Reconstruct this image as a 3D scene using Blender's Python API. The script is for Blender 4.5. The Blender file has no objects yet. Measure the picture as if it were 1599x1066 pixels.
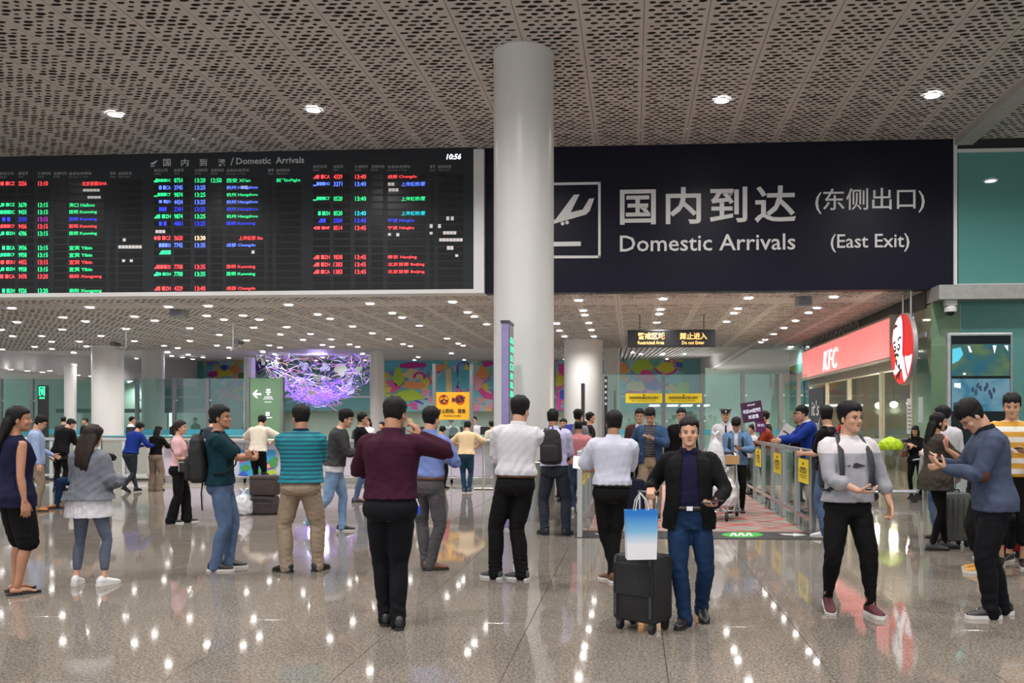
import bpy, bmesh, math, random
import numpy as np
from mathutils import Vector, Matrix

R = math.radians
V3 = Vector
scene = bpy.context.scene
COL = scene.collection

# ------------------------------------------------------------------ camera
F, PX, PY, CH, TH = 1340.0, 904.0, 656.0, 1.55, math.radians(3.59)
cam_data = bpy.data.cameras.new('camera')
cam_data.sensor_width = 36.0
cam_data.lens = 36.0 * F / 1599.0
cam_data.shift_x = -(PX - 799.5) / 1599.0
cam_data.shift_y = (PY - 533.0) / 1599.0
cam_data.clip_end = 300
cam = bpy.data.objects.new('camera', cam_data)
cam.location = (0, 0, CH)
cam.rotation_euler = (R(90), 0, TH)
COL.objects.link(cam)
scene.camera = cam

# ------------------------------------------------------------------ world, exposure
world = bpy.data.worlds.new('world')
scene.world = world
world.use_nodes = True
wbg = world.node_tree.nodes['Background']
wbg.inputs[0].default_value = (0.93, 0.95, 1.0, 1)
wbg.inputs[1].default_value = 1.15
scene.view_settings.view_transform = 'Standard'
scene.view_settings.look = 'None'
scene.view_settings.gamma = 1.0
scene.view_settings.use_curve_mapping = False
scene.view_settings.exposure = 0.32
scene.cycles.use_denoising = True
scene.cycles.max_bounces = 7
scene.cycles.transparent_max_bounces = 16
scene.cycles.caustics_reflective = False
scene.cycles.caustics_refractive = False
scene.cycles.sample_clamp_indirect = 4.0

DOWN_UP = 560.0      # watts of one downlight in the high ceiling
DOWN_LOW = 150.0     # watts of one downlight in the low ceiling
DOWN_FAR = 300.0

def ray(x, y):
    xc = (x - PX) / F
    return (-math.sin(TH) + xc * math.cos(TH), math.cos(TH) + xc * math.sin(TH), (PY - y) / F)
def at(x, y, Y):
    d = ray(x, y); t = Y / d[1]
    return V3((t * d[0], Y, CH + t * d[2]))
def plane_z(x, y, z):
    d = ray(x, y); t = (z - CH) / d[2]
    return V3((t * d[0], t * d[1], z))
def ground(x, y): return plane_z(x, y, 0.0)
def plane_x(x, y, X):
    d = ray(x, y); t = X / d[0]
    return V3((X, t * d[1], CH + t * d[2]))

# ------------------------------------------------------------------ materials
MATS = {}
def nd(nt, t, **kw):
    n = nt.nodes.new(t)
    for k, v in kw.items():
        if k in n.inputs: n.inputs[k].default_value = v
        else: setattr(n, k, v)
    return n
def M(name, col, rough=0.55, metal=0.0, var=0.10, scale=9.0, bump=0.0, bscale=60.0, emit=0.0, ecol=None, coat=0.0, stretch=(1, 1, 1), spec=0.5, sheen=0.0):
    if name in MATS: return MATS[name]
    m = bpy.data.materials.new(name); m.use_nodes = True
    nt = m.node_tree; b = nt.nodes['Principled BSDF']
    tc = nd(nt, 'ShaderNodeTexCoord')
    mp = nd(nt, 'ShaderNodeMapping'); mp.inputs['Scale'].default_value = stretch
    nt.links.new(tc.outputs['Object'], mp.inputs['Vector'])
    n = nd(nt, 'ShaderNodeTexNoise', Scale=scale, Detail=4.0)
    nt.links.new(mp.outputs[0], n.inputs['Vector'])
    mr = nd(nt, 'ShaderNodeMapRange')
    mr.inputs['From Min'].default_value = 0.3; mr.inputs['From Max'].default_value = 0.7
    mr.inputs['To Min'].default_value = 1 - var; mr.inputs['To Max'].default_value = 1 + var
    nt.links.new(n.outputs['Fac'], mr.inputs['Value'])
    vm = nd(nt, 'ShaderNodeVectorMath', operation='SCALE')
    vm.inputs[0].default_value = col[:3]
    nt.links.new(mr.outputs[0], vm.inputs['Scale'])
    nt.links.new(vm.outputs[0], b.inputs['Base Color'])
    b.inputs['Roughness'].default_value = rough
    b.inputs['Metallic'].default_value = metal
    b.inputs['Specular IOR Level'].default_value = spec
    if sheen: b.inputs['Sheen Weight'].default_value = sheen
    if coat: b.inputs['Coat Weight'].default_value = coat
    if emit:
        b.inputs['Emission Color'].default_value = tuple(ecol or col)[:3] + (1,)
        b.inputs['Emission Strength'].default_value = emit
    if bump:
        n2 = nd(nt, 'ShaderNodeTexNoise', Scale=bscale, Detail=3.0)
        nt.links.new(mp.outputs[0], n2.inputs['Vector'])
        bp = nd(nt, 'ShaderNodeBump', Strength=bump, Distance=0.01)
        nt.links.new(n2.outputs['Fac'], bp.inputs['Height'])
        nt.links.new(bp.outputs[0], b.inputs['Normal'])
    m['base'] = vm.name
    MATS[name] = m
    return m
def srgb(r, g, b):
    f = lambda c: (c / 255 / 12.92) if c / 255 <= 0.04045 else ((c / 255 + 0.055) / 1.055) ** 2.4
    return (f(r), f(g), f(b))
def bands(name, stops, rough=0.8, axis='Z', base='Object', bump=0.15, repeat=None):
    """cloth with hard colour bands along an axis: stops = [(pos, colour), ...]; repeat = period"""
    if name in MATS: return MATS[name]
    m = bpy.data.materials.new(name); m.use_nodes = True
    nt = m.node_tree; b = nt.nodes['Principled BSDF']
    tc = nd(nt, 'ShaderNodeTexCoord'); sp = nd(nt, 'ShaderNodeSeparateXYZ')
    nt.links.new(tc.outputs[base], sp.inputs[0])
    src = sp.outputs[axis]
    lo = stops[0][0]; hi = stops[-1][0]
    if repeat:
        mo = nd(nt, 'ShaderNodeMath', operation='MODULO'); mo.inputs[1].default_value = repeat
        nt.links.new(src, mo.inputs[0]); src = mo.outputs[0]; lo = 0; hi = repeat
    mr = nd(nt, 'ShaderNodeMapRange'); mr.inputs['From Min'].default_value = lo; mr.inputs['From Max'].default_value = hi + 1e-6
    nt.links.new(src, mr.inputs['Value'])
    cr = nd(nt, 'ShaderNodeValToRGB'); cr.color_ramp.interpolation = 'CONSTANT'
    e = cr.color_ramp.elements
    while len(e) > 1: e.remove(e[-1])
    for i, (p, c) in enumerate(stops):
        q = (p - lo) / (hi - lo)
        if i == 0: e[0].position = 0; e[0].color = tuple(c) + (1,)
        else:
            k = e.new(min(q, 1)); k.color = tuple(c) + (1,)
    nt.links.new(mr.outputs[0], cr.inputs[0])
    nt.links.new(cr.outputs[0], b.inputs['Base Color'])
    b.inputs['Roughness'].default_value = rough
    n2 = nd(nt, 'ShaderNodeTexNoise', Scale=220.0, Detail=2.0)
    bp = nd(nt, 'ShaderNodeBump', Strength=bump, Distance=0.005)
    nt.links.new(tc.outputs['Object'], n2.inputs['Vector'])
    nt.links.new(n2.outputs['Fac'], bp.inputs['Height']); nt.links.new(bp.outputs[0], b.inputs['Normal'])
    MATS[name] = m
    return m
def glass_mat(name, tint, refl=0.12, rough=0.02, fres=0.5):
    if name in MATS: return MATS[name]
    m = bpy.data.materials.new(name); m.use_nodes = True
    nt = m.node_tree; nt.nodes.remove(nt.nodes['Principled BSDF'])
    out = nt.nodes['Material Output']
    tr = nd(nt, 'ShaderNodeBsdfTransparent'); tr.inputs[0].default_value = tuple(tint) + (1,)
    gl = nd(nt, 'ShaderNodeBsdfGlossy'); gl.inputs['Roughness'].default_value = rough
    gl.inputs['Color'].default_value = (0.85, 1.0, 0.95, 1)
    fr = nd(nt, 'ShaderNodeFresnel', IOR=1.5)
    ad = nd(nt, 'ShaderNodeMath', operation='MULTIPLY_ADD'); ad.inputs[1].default_value = fres; ad.inputs[2].default_value = refl
    nt.links.new(fr.outputs[0], ad.inputs[0])
    mx = nd(nt, 'ShaderNodeMixShader')
    nt.links.new(ad.outputs[0], mx.inputs[0]); nt.links.new(tr.outputs[0], mx.inputs[1]); nt.links.new(gl.outputs[0], mx.inputs[2])
    nt.links.new(mx.outputs[0], out.inputs['Surface'])
    MATS[name] = m
    return m

# ------------------------------------------------------------------ object helpers
def link(o, parent=None):
    COL.objects.link(o)
    if parent is not None: o.parent = parent
    return o
def tag(o, label=None, cat=None, group=None, kind=None):
    if label: o['label'] = label
    if cat: o['category'] = cat
    if group: o['group'] = group
    if kind: o['kind'] = kind
    return o
def thing(name, label, cat, loc=(0, 0, 0), rz=0.0, group=None):
    o = bpy.data.objects.new(name, None); COL.objects.link(o)
    o.location = loc; o.rotation_euler = (0, 0, rz); o.empty_display_size = 0.1
    return tag(o, label, cat, group)
def from_lists(name, vs, fs, m, parent=None, smooth=False, mi=None, loc=None):
    me = bpy.data.meshes.new(name)
    me.from_pydata([tuple(v) for v in vs], [], fs)
    for k in (m if isinstance(m, (list, tuple)) else [m]): me.materials.append(k)
    if mi: me.polygons.foreach_set('material_index', mi)
    if smooth: me.polygons.foreach_set('use_smooth', [True] * len(me.polygons))
    me.update()
    o = bpy.data.objects.new(name, me)
    if loc is not None: o.location = loc
    return link(o, parent)

class MB:
    """collects simple solids; build() links them as one mesh object"""
    def __init__(s): s.v = []; s.f = []; s.mi = []; s.cur = 0; s.M = None
    def add(s, vs, fs):
        k = len(s.v)
        if s.M is not None: vs = [s.M @ V3(v) for v in vs]
        s.v += [tuple(v) for v in vs]; s.f += [tuple(i + k for i in f) for f in fs]; s.mi += [s.cur] * len(fs); return s
    def box(s, x0, x1, y0, y1, z0, z1, b=0.0):
        if b <= 0:
            vs = [(x, y, z) for x in (x0, x1) for y in (y0, y1) for z in (z0, z1)]
            return s.add(vs, [(0, 1, 3, 2), (4, 6, 7, 5), (0, 4, 5, 1), (2, 3, 7, 6), (0, 2, 6, 4), (1, 5, 7, 3)])
        bm = bmesh.new(); bmesh.ops.create_cube(bm, size=1)
        for v in bm.verts:
            v.co = V3(((x0 + x1) / 2 + v.co.x * (x1 - x0), (y0 + y1) / 2 + v.co.y * (y1 - y0), (z0 + z1) / 2 + v.co.z * (z1 - z0)))
        bmesh.ops.bevel(bm, geom=bm.edges[:], offset=b, segments=2, affect='EDGES', profile=0.5)
        bm.verts.index_update()
        s.add([v.co[:] for v in bm.verts], [[v.index for v in f.verts] for f in bm.faces]); bm.free(); return s
    def cyl(s, c, r, h, n=16, r2=None, axis='z'):
        r2 = r if r2 is None else r2; vs = []
        for z, rr in ((0, r), (h, r2)):
            for i in range(n):
                a = 2 * math.pi * i / n; p = (rr * math.cos(a), rr * math.sin(a), z)
                if axis == 'x': p = (p[2], p[0], p[1])
                if axis == 'y': p = (p[0], p[2], p[1])
                vs.append((c[0] + p[0], c[1] + p[1], c[2] + p[2]))
        fs = [(i, (i + 1) % n, n + (i + 1) % n, n + i) for i in range(n)] + [tuple(range(n - 1, -1, -1)), tuple(range(n, 2 * n))]
        return s.add(vs, fs)
    def lathe(s, c, prof, n=24):
        vs = []
        for r, z in prof:
            for i in range(n):
                a = 2 * math.pi * i / n; vs.append((c[0] + r * math.cos(a), c[1] + r * math.sin(a), c[2] + z))
        fs = []
        for j in range(len(prof) - 1):
            for i in range(n):
                k = (i + 1) % n; fs.append((j * n + i, j * n + k, (j + 1) * n + k, (j + 1) * n + i))
        fs.append(tuple(range(n - 1, -1, -1))); m = (len(prof) - 1) * n; fs.append(tuple(range(m, m + n)))
        return s.add(vs, fs)
    def tube(s, pts, r, n=8, flat=1.0, closed=False):
        pts = [V3(p) for p in pts]; rs = r if isinstance(r, (list, tuple)) else [r] * len(pts)
        vs = []; up = V3((0, 0, 1)); prev = None
        L = len(pts)
        for j, p in enumerate(pts):
            if closed: t = (pts[(j + 1) % L] - pts[j - 1]).normalized()
            else: t = (pts[min(j + 1, L - 1)] - pts[max(j - 1, 0)]).normalized()
            if prev is None:
                u = t.cross(up)
                if u.length < 0.1: u = t.cross(V3((0, 1, 0)))
                u.normalize()
            else: u = (prev - t * prev.dot(t)).normalized()
            prev = u; w = t.cross(u)
            for i in range(n):
                a = 2 * math.pi * i / n; vs.append(p + u * (math.cos(a) * rs[j]) + w * (math.sin(a) * rs[j] * flat))
        fs = []
        for j in range(L if closed else L - 1):
            j2 = (j + 1) % L
            for i in range(n):
                k = (i + 1) % n; fs.append((j * n + i, j * n + k, j2 * n + k, j2 * n + i))
        if not closed:
            fs.append(tuple(range(n - 1, -1, -1))); m = (L - 1) * n; fs.append(tuple(range(m, m + n)))
        return s.add(vs, fs)
    def prism(s, poly, d, axis='y', off=0.0):
        """extrude a 2-D polygon: axis y: poly in x,z between y=off and off+d; axis x: poly in y,z; axis z: poly in x,y"""
        n = len(poly); vs = []
        for o in (off, off + d):
            for a, b in poly:
                vs.append({'y': (a, o, b), 'x': (o, a, b), 'z': (a, b, o)}[axis])
        return s.add(vs, [tuple(range(n)), tuple(range(2 * n - 1, n - 1, -1))] + [(i, n + i, n + (i + 1) % n, (i + 1) % n) for i in range(n)])
    def sph(s, c, r, n=12, m=8, sc=(1, 1, 1)):
        prof = []
        vs = []; fs = []
        for j in range(1, m):
            t = math.pi * j / m
            for i in range(n):
                a = 2 * math.pi * i / n
                vs.append((c[0] + r * sc[0] * math.sin(t) * math.cos(a), c[1] + r * sc[1] * math.sin(t) * math.sin(a), c[2] + r * sc[2] * math.cos(t)))
        for j in range(m - 2):
            for i in range(n):
                k = (i + 1) % n; fs.append((j * n + i, (j + 1) * n + i, (j + 1) * n + k, j * n + k))
        a = len(vs); vs += [(c[0], c[1], c[2] + r * sc[2]), (c[0], c[1], c[2] - r * sc[2])]
        for i in range(n):
            k = (i + 1) % n; fs.append((a, i, k)); fs.append((a + 1, (m - 2) * n + k, (m - 2) * n + i))
        return s.add(vs, fs)
    def build(s, name, m, parent=None, smooth=False, world=True, loc=None):
        vs = s.v
        off = V3((0, 0, 0)); p = parent
        if world:
            while p is not None:
                off = off + V3(p.location); p = p.parent
            if off.length > 0: vs = [(a - off[0], b - off[1], c - off[2]) for a, b, c in vs]
        o = from_lists(name, vs, s.f, m, parent, smooth, s.mi if isinstance(m, (list, tuple)) else None, loc)
        if smooth:
            bm = bmesh.new(); bm.from_mesh(o.data)
            for e in bm.edges:
                if len(e.link_faces) == 2 and e.calc_face_angle(0) > 0.7: e.smooth = False
            bm.to_mesh(o.data); bm.free()
        bm = bmesh.new(); bm.from_mesh(o.data); bmesh.ops.recalc_face_normals(bm, faces=bm.faces[:]); bm.to_mesh(o.data); bm.free()
        return o
def copy_tree(o, parent=None):
    c = o.copy(); COL.objects.link(c); c.parent = parent
    for ch in o.children: copy_tree(ch, c)
    return c
def text(body, m, parent, loc, size, rot=(R(90), 0, 0), ext=0.002, bold=0.0, align='LEFT', xs=1.0, shear=0.0, name='lettering', space=1.0, world=True):
    cu = bpy.data.curves.new(name, 'FONT'); cu.body = body; cu.size = size; cu.extrude = ext; cu.offset = bold
    cu.align_x = align; cu.align_y = 'CENTER'; cu.resolution_u = 2; cu.shear = shear; cu.space_character = space
    cu.materials.append(m)
    o = bpy.data.objects.new(name, cu); o.rotation_euler = rot; o.scale = (xs, 1, 1)
    off = V3((0, 0, 0)); p = parent
    if world:
        while p is not None: off = off + V3(p.location); p = p.parent
    o.location = V3(loc) - off
    return link(o, parent)
# ------------------------------------------------------------------ people engine
QUEUE = []
QUAL = {'near': (0.0062, 0.30, 0.0095, 24), 'mid': (0.0105, 0.55, 0.013, 18), 'far': (0.015, 0.8, 0.018, 14)}
class Blob:
    def __init__(s): s.v = []; s.f = []
    def loft(s, secs, n=20):
        k = len(s.v)
        for (c, U, W, a, b, p) in secs:
            for i in range(n):
                t = 2 * math.pi * i / n; ct, st = math.cos(t), math.sin(t)
                x = math.copysign(abs(ct) ** (2 / p), ct); y = math.copysign(abs(st) ** (2 / p), st)
                s.v.append(c + U * (a * x) + W * (b * y))
        L = len(secs)
        for j in range(L - 1):
            for i in range(n):
                i2 = (i + 1) % n; s.f.append((k + j * n + i, k + j * n + i2, k + (j + 1) * n + i2, k + (j + 1) * n + i))
        s.f.append(tuple(k + i for i in range(n - 1, -1, -1))); m = k + (L - 1) * n; s.f.append(tuple(m + i for i in range(n)))
        return s
    def path(s, pts, rad, up=V3((0, 1, 0)), n=16, sub=3, p=2.0):
        """smooth tube through pts; rad = list of r or (a,b) where b lies along up"""
        pts = [V3(q) for q in pts]; rad = [(r, r) if not isinstance(r, (tuple, list)) else r for r in rad]
        P = []; Q = []
        L = len(pts)
        for i in range(L - 1):
            p0 = pts[max(i - 1, 0)]; p1 = pts[i]; p2 = pts[i + 1]; p3 = pts[min(i + 2, L - 1)]
            for j in range(sub):
                t = j / sub
                P.append(0.5 * ((2 * p1) + (p2 - p0) * t + (2 * p0 - 5 * p1 + 4 * p2 - p3) * t * t + (3 * p1 - p0 - 3 * p2 + p3) * t ** 3))
                tt = t * t * (3 - 2 * t)
                Q.append((rad[i][0] * (1 - tt) + rad[i + 1][0] * tt, rad[i][1] * (1 - tt) + rad[i + 1][1] * tt))
        P.append(pts[-1]); Q.append(rad[-1])
        secs = []
        for i, c in enumerate(P):
            t = (P[min(i + 1, len(P) - 1)] - P[max(i - 1, 0)]).normalized()
            W = up - t * up.dot(t)
            if W.length < 0.05: W = V3((0, 0, 1)) - t * t.z
            W.normalize(); U = t.cross(W)
            secs.append((c, U, W, Q[i][0], Q[i][1], p))
        # rounded ends
        for e, sg in ((0, -1), (-1, 1)):
            c, U, W, a, b, pp = secs[e]; t = W.cross(U) * -1
            t = (P[1] - P[0]).normalized() * -1 if e == 0 else (P[-1] - P[-2]).normalized()
            r = min(a, b)
            ex = [(c + t * r * 0.5, U, W, a * 0.87, b * 0.87, pp), (c + t * r * 0.85, U, W, a * 0.5, b * 0.5, pp)]
            if e == 0: secs = ex[::-1] + secs
            else: secs = secs + ex
        return s.loft(secs, n)
    def ell(s, c, r, Mx=None, n=16, m=10):
        c = V3(c); Mx = Mx or Matrix.Identity(3)
        secs = []
        for j in range(m + 1):
            t = math.pi * (j + 0.15) / (m + 0.3); rr = math.sin(t)
            secs.append((c + Mx @ V3((0, 0, -r[2] * math.cos(t))), Mx @ V3((1, 0, 0)), Mx @ V3((0, 1, 0)), r[0] * rr, r[1] * rr, 2.0))
        return s.loft(secs, n)
    def queue(s, name, m, parent, scale=1.0, voxel=0.01, dec=1.0, smooth=3, post=None):
        me = bpy.data.meshes.new(name)
        me.from_pydata([tuple(v) for v in s.v], [], s.f)
        bm = bmesh.new(); bm.from_mesh(me); bmesh.ops.recalc_face_normals(bm, faces=bm.faces[:]); bm.to_mesh(me); bm.free()
        o = bpy.data.objects.new(name, me); link(o, parent)
        if voxel:
            md = o.modifiers.new('r', 'REMESH'); md.mode = 'VOXEL'; md.voxel_size = voxel; md.use_smooth_shade = True
        if smooth:
            md = o.modifiers.new('s', 'SMOOTH'); md.iterations = smooth; md.factor = 0.5
        QUEUE.append((o, m, scale, post, dec))
        return o
def flush_queue():
    global QUEUE
    bpy.context.view_layer.update()
    dg = bpy.context.evaluated_depsgraph_get()
    again = []
    for o, m, sc, post, dec in QUEUE:
        me = bpy.data.meshes.new_from_object(o.evaluated_get(dg), depsgraph=dg)
        me.name = o.name
        n = len(me.vertices)
        co = np.empty(n * 3, 'f'); me.vertices.foreach_get('co', co); co = co.reshape(-1, 3)
        if post:
            no = np.empty(n * 3, 'f'); me.vertices.foreach_get('normal', no); no = no.reshape(-1, 3)
            co = post(co.copy(), no)
        co = (co * sc).astype('f')
        me.vertices.foreach_set('co', co.reshape(-1))
        me.materials.clear()
        for k in (m if isinstance(m, (list, tuple)) else [m]): me.materials.append(k)
        me.polygons.foreach_set('use_smooth', [True] * len(me.polygons))
        me.update()
        old = o.data; o.modifiers.clear(); o.data = me
        bpy.data.meshes.remove(old)
        if dec < 1:
            md = o.modifiers.new('d', 'DECIMATE'); md.ratio = dec; again.append(o)
    if again:
        bpy.context.view_layer.update(); dg = bpy.context.evaluated_depsgraph_get()
        for o in again:
            me = bpy.data.meshes.new_from_object(o.evaluated_get(dg), depsgraph=dg); me.name = o.name
            me.polygons.foreach_set('use_smooth', [True] * len(me.polygons))
            old = o.data; o.modifiers.clear(); o.data = me; bpy.data.meshes.remove(old)
    QUEUE = []

def ridge(co, seed, freq, stretch=(1, 1, 1)):
    rng = np.random.RandomState(seed); q = co * np.array(stretch)
    w = np.zeros(len(co)); acc = np.zeros(len(co))
    for _ in range(4):
        k = rng.normal(size=3) * 7; w += np.sin(q @ k + rng.rand() * 6)
    for _ in range(4):
        k = rng.normal(size=3); k = k / np.linalg.norm(k) * freq * (0.7 + 0.6 * rng.rand())
        acc += 1 - np.abs(np.sin(q @ k + 0.9 * w + rng.rand() * 6)) * 2
    return acc / 4

def rotz(a): return Matrix.Rotation(a, 3, 'Z')
def ik(a, b, l1, l2, pole):
    d = b - a; D = d.length
    if D > (l1 + l2) * 0.995: b = a + d.normalized() * (l1 + l2) * 0.995; d = b - a; D = d.length
    x = (l1 * l1 - l2 * l2 + D * D) / (2 * D); h = math.sqrt(max(l1 * l1 - x * x, 1e-6))
    dn = d.normalized(); p = pole - dn * pole.dot(dn)
    if p.length < 1e-3: p = V3((0, 1, 0)) - dn * dn.y
    return a + dn * x + p.normalized() * h, b

SKIN = M('skin', srgb(196, 150, 124), 0.5, var=0.06, scale=14, bump=0.03)
SKIN_TAN = M('skin_tan', srgb(168, 120, 94), 0.5, var=0.06, scale=14)
HAIR = M('black_hair', (0.005, 0.0045, 0.0045), 0.62, spec=.25, var=0.3, scale=30, bump=0.6, bscale=110, stretch=(1, 1, .12))
HAIR_BR = M('brown_hair', (0.016, 0.008, 0.006), 0.6, spec=.3, var=0.3, scale=30, bump=0.6, bscale=110, stretch=(1, 1, .12))
EYE_W = M('eye_white', (0.62, 0.58, 0.55), 0.25, var=0.02)
EYE_B = M('eye_iris', (0.010, 0.006, 0.005), 0.15, var=0.02)
LIP = M('lip', srgb(164, 96, 88), 0.45, var=0.05)
SOLE_W = M('white_sole', (0.62, 0.61, 0.58), 0.6)
SOLE_K = M('black_sole', (0.012, 0.012, 0.012), 0.6)
STEEL = M('brushed_steel', (0.55, 0.55, 0.54), 0.28, 1.0, var=0.06, scale=4, stretch=(1, 1, 20))
CHROME = M('chrome', (0.75, 0.75, 0.76), 0.12, 1.0, var=0.02)
LEATHER = M('black_leather', (0.014, 0.012, 0.011), 0.35, var=0.2)
BLACKP = M('black_plastic', (0.012, 0.012, 0.013), 0.35, var=0.1)

HEADSEC = [(-.114, .016, .066, .040), (-.104, .034, .083, .018), (-.085, .051, .087, -.018), (-.058, .0600, .0895, -.052), (-.030, .0650, .0900, -.078),
           (0, .0715, .0865, -.094), (.030, .0745, .0905, -.102), (.058, .0740, .0870, -.102), (.082, .0670, .0750, -.092), (.102, .0490, .0490, -.068), (.114, .024, .018, -.035)]
TORSO_M = [(.79, .120, .100, 0), (.84, .162, .115, -.012), (.90, .174, .122, -.014), (.97, .166, .115, -.006), (1.06, .150, .105, .002), (1.16, .155, .108, .004),
           (1.26, .172, .116, .004), (1.34, .180, .112, -.004), (1.39, .160, .094, -.012), (1.435, .108, .074, -.016), (1.475, .072, .064, -.012)]
TORSO_F = [(.79, .120, .100, 0), (.84, .162, .118, -.014), (.90, .172, .125, -.016), (.97, .150, .110, -.006), (1.06, .124, .092, .002), (1.16, .135, .098, .006),
           (1.24, .150, .118, .016), (1.32, .158, .104, .004), (1.39, .156, .082, -.010), (1.435, .105, .064, -.014), (1.475, .060, .055, -.010)]

class Fig:
    def __init__(s, **k):
        g = k.get
        s.fem = g('fem', False); s.bw = g('bw', 1.0); s.belly = g('belly', 0.0); s.H = g('H', 1.72)
        s.s = s.H / 1.72; s.k = k
        s.pel = V3(g('pel', (0, 0, 0))); lean = V3(tuple(g('lean', (0, 0))) + (0,)); s.tw = R(g('twist', 0)); s.hipyaw = R(g('hipyaw', 0))
        s.P0 = V3((0, 0, .79)) + s.pel
        Lt = .685
        d = V3((lean.x, lean.y, 0)); dz = math.sqrt(max(Lt * Lt - d.length ** 2, 0.01))
        s.P2 = s.P0 + d + V3((0, 0, dz))
        s.P1 = s.P0 + V3((d.x * .22, d.y * .22, Lt * .5)) + V3((0, g('arch', 0), 0))
        s.secs = TORSO_F if s.fem else TORSO_M
        # shoulders
        fr = s.frame(1.372); c, U, W, T = fr
        sw = (.148 if s.fem else .176) * (0.55 + .45 * s.bw); raise_ = g('shrug', (0, 0))
        s.sh = {-1: c - U * sw + T * raise_[0] - W * .008, 1: c + U * sw + T * raise_[1] - W * .008}; s.shin = {q_: s.sh[q_] - U * (q_ * .095) + T * .030 for q_ in (-1, 1)}
        al = (.275, .245)
        s.el = {}; s.wr = {}
        for sd, key, pk in ((-1, 'lh', 'lp'), (1, 'rh', 'rp')):
            t = g(key) or (sd * .265, .03, .86)
            t = V3(t) if g(key) is None else V3(t)
            if g(key) is None: t = t + V3((lean.x * .8, lean.y * .8, s.pel.z))
            pole = V3(g(pk, (sd * .35, -1, -.2)))
            s.el[sd], s.wr[sd] = ik(s.sh[sd], t, al[0], al[1], pole)
        s.hip = {}; s.kn = {}; s.an = {}; s.fd = {}; s.lift = {}
        hy = rotz(s.hipyaw)
        for sd, key, yk, zk in ((-1, 'lf', 'lfy', 'lz'), (1, 'rf', 'rfy', 'rz')):
            f = g(key, (sd * .10, 0)); yaw = R(g(yk, 8)) * -sd; lift = g(zk, 0)
            fwd = rotz(yaw) @ V3((0, 1, 0)); s.fd[sd] = fwd; s.lift[sd] = lift
            s.hip[sd] = V3((0, 0, .885)) + s.pel + hy @ V3((sd * .088, 0, 0))
            a = V3((f[0], f[1], .085 + (f[2] if len(f) > 2 else 0) + lift * .8))
            s.kn[sd], s.an[sd] = ik(s.hip[sd], a, .42, .395, fwd + V3((sd * .15, 0, 0)))
        # head
        c, U, W, T = s.frame(1.475)
        B = Matrix((U, W, T)).transposed()
        s.hm = B @ rotz(R(g('hy', 0))) @ Matrix.Rotation(R(g('hp', 0)), 3, 'X') @ Matrix.Rotation(R(g('hr', 0)), 3, 'Y')
        s.nk = c
        s.hc = c + T * .055 + W * .012 + (s.hm @ V3((0, .018, .075)))
    def frame(s, z):
        t = (z - .79) / .685
        c = s.P0 * (1 - t) ** 2 + s.P1 * 2 * t * (1 - t) + s.P2 * t * t
        T = ((s.P1 - s.P0) * (1 - t) + (s.P2 - s.P1) * t).normalized()
        yaw = s.hipyaw * (1 - t) + (s.hipyaw + s.tw) * min(max(t, 0), 1)
        U = rotz(yaw) @ V3((1, 0, 0)); U = (U - T * U.dot(T)).normalized(); W = T.cross(U)
        return c, U, W, T
    def tor(s, z, e=0.0, shrink=1.0):
        S = s.secs
        zz = min(max(z, S[0][0]), S[-1][0])
        for i in range(len(S) - 1):
            if S[i][0] <= zz <= S[i + 1][0]: break
        t = (zz - S[i][0]) / (S[i + 1][0] - S[i][0]); a, b, y = (S[i][j] * (1 - t) + S[i + 1][j] * t for j in (1, 2, 3))
        c, U, W, T = s.frame(z)
        k = 1.0 if z > 1.41 else s.bw
        bl = s.belly * math.exp(-((z - 1.06) / .13) ** 2)
        a = (a * k + bl * .35) * shrink + e; b = (b * k + bl * .5) * shrink + e
        return (c + W * (y + bl * .5), U, W, a, b, 2.35 if z < 1.42 else 2.1)
def hand(B, w, D, N, sd, curl=20, thumb=0.5, spread=1.0, sc=1.0):
    D = D.normalized(); N = (N - D * N.dot(D)).normalized(); S = D.cross(N) * sd
    B.path([w - D * .015, w + D * .02, w + D * .055, w + D * .086], [(.024, .017), (.031, .0155), (.040, .0145), (.041, .0125)], up=N, n=14, sub=2, p=2.5)
    c = curl if isinstance(curl, (list, tuple)) else [curl] * 4
    for i, (o, L) in enumerate(((.031, .072), (.0105, .080), (-.0105, .075), (-.031, .060))):
        p = w + D * (.086 - abs(i - 1) * .004) + S * o; a = 0.0; pts = [p - D * .01, p]
        sp = (o * 2.6) * spread
        for j, fr in enumerate((.45, .30, .25)):
            a += R(c[i]) * (1.0 if j else .8)
            d = (D + S * sp).normalized() * math.cos(a) + N * math.sin(a)
            p = p + d * L * fr; pts.append(p)
        B.path(pts, [.0095, .0095, .0088, .0082, .0070], up=S, n=8, sub=2)
    p = w + D * .022 + S * .026 + N * .006
    d = (D * (.75) + S * (.75 - .3 * thumb) + N * (.15 + .8 * thumb)).normalized()
    q = p + d * .036; d2 = (d + D * .35 + N * .25 * thumb - S * .2 * thumb).normalized(); q2 = q + d2 * .032; q3 = q2 + (d2 + D * .2).normalized() * .022
    B.path([p - d * .01, p, q, q2, q3], [.014, .0145, .0115, .0102, .0082], up=N, n=8, sub=2)

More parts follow.
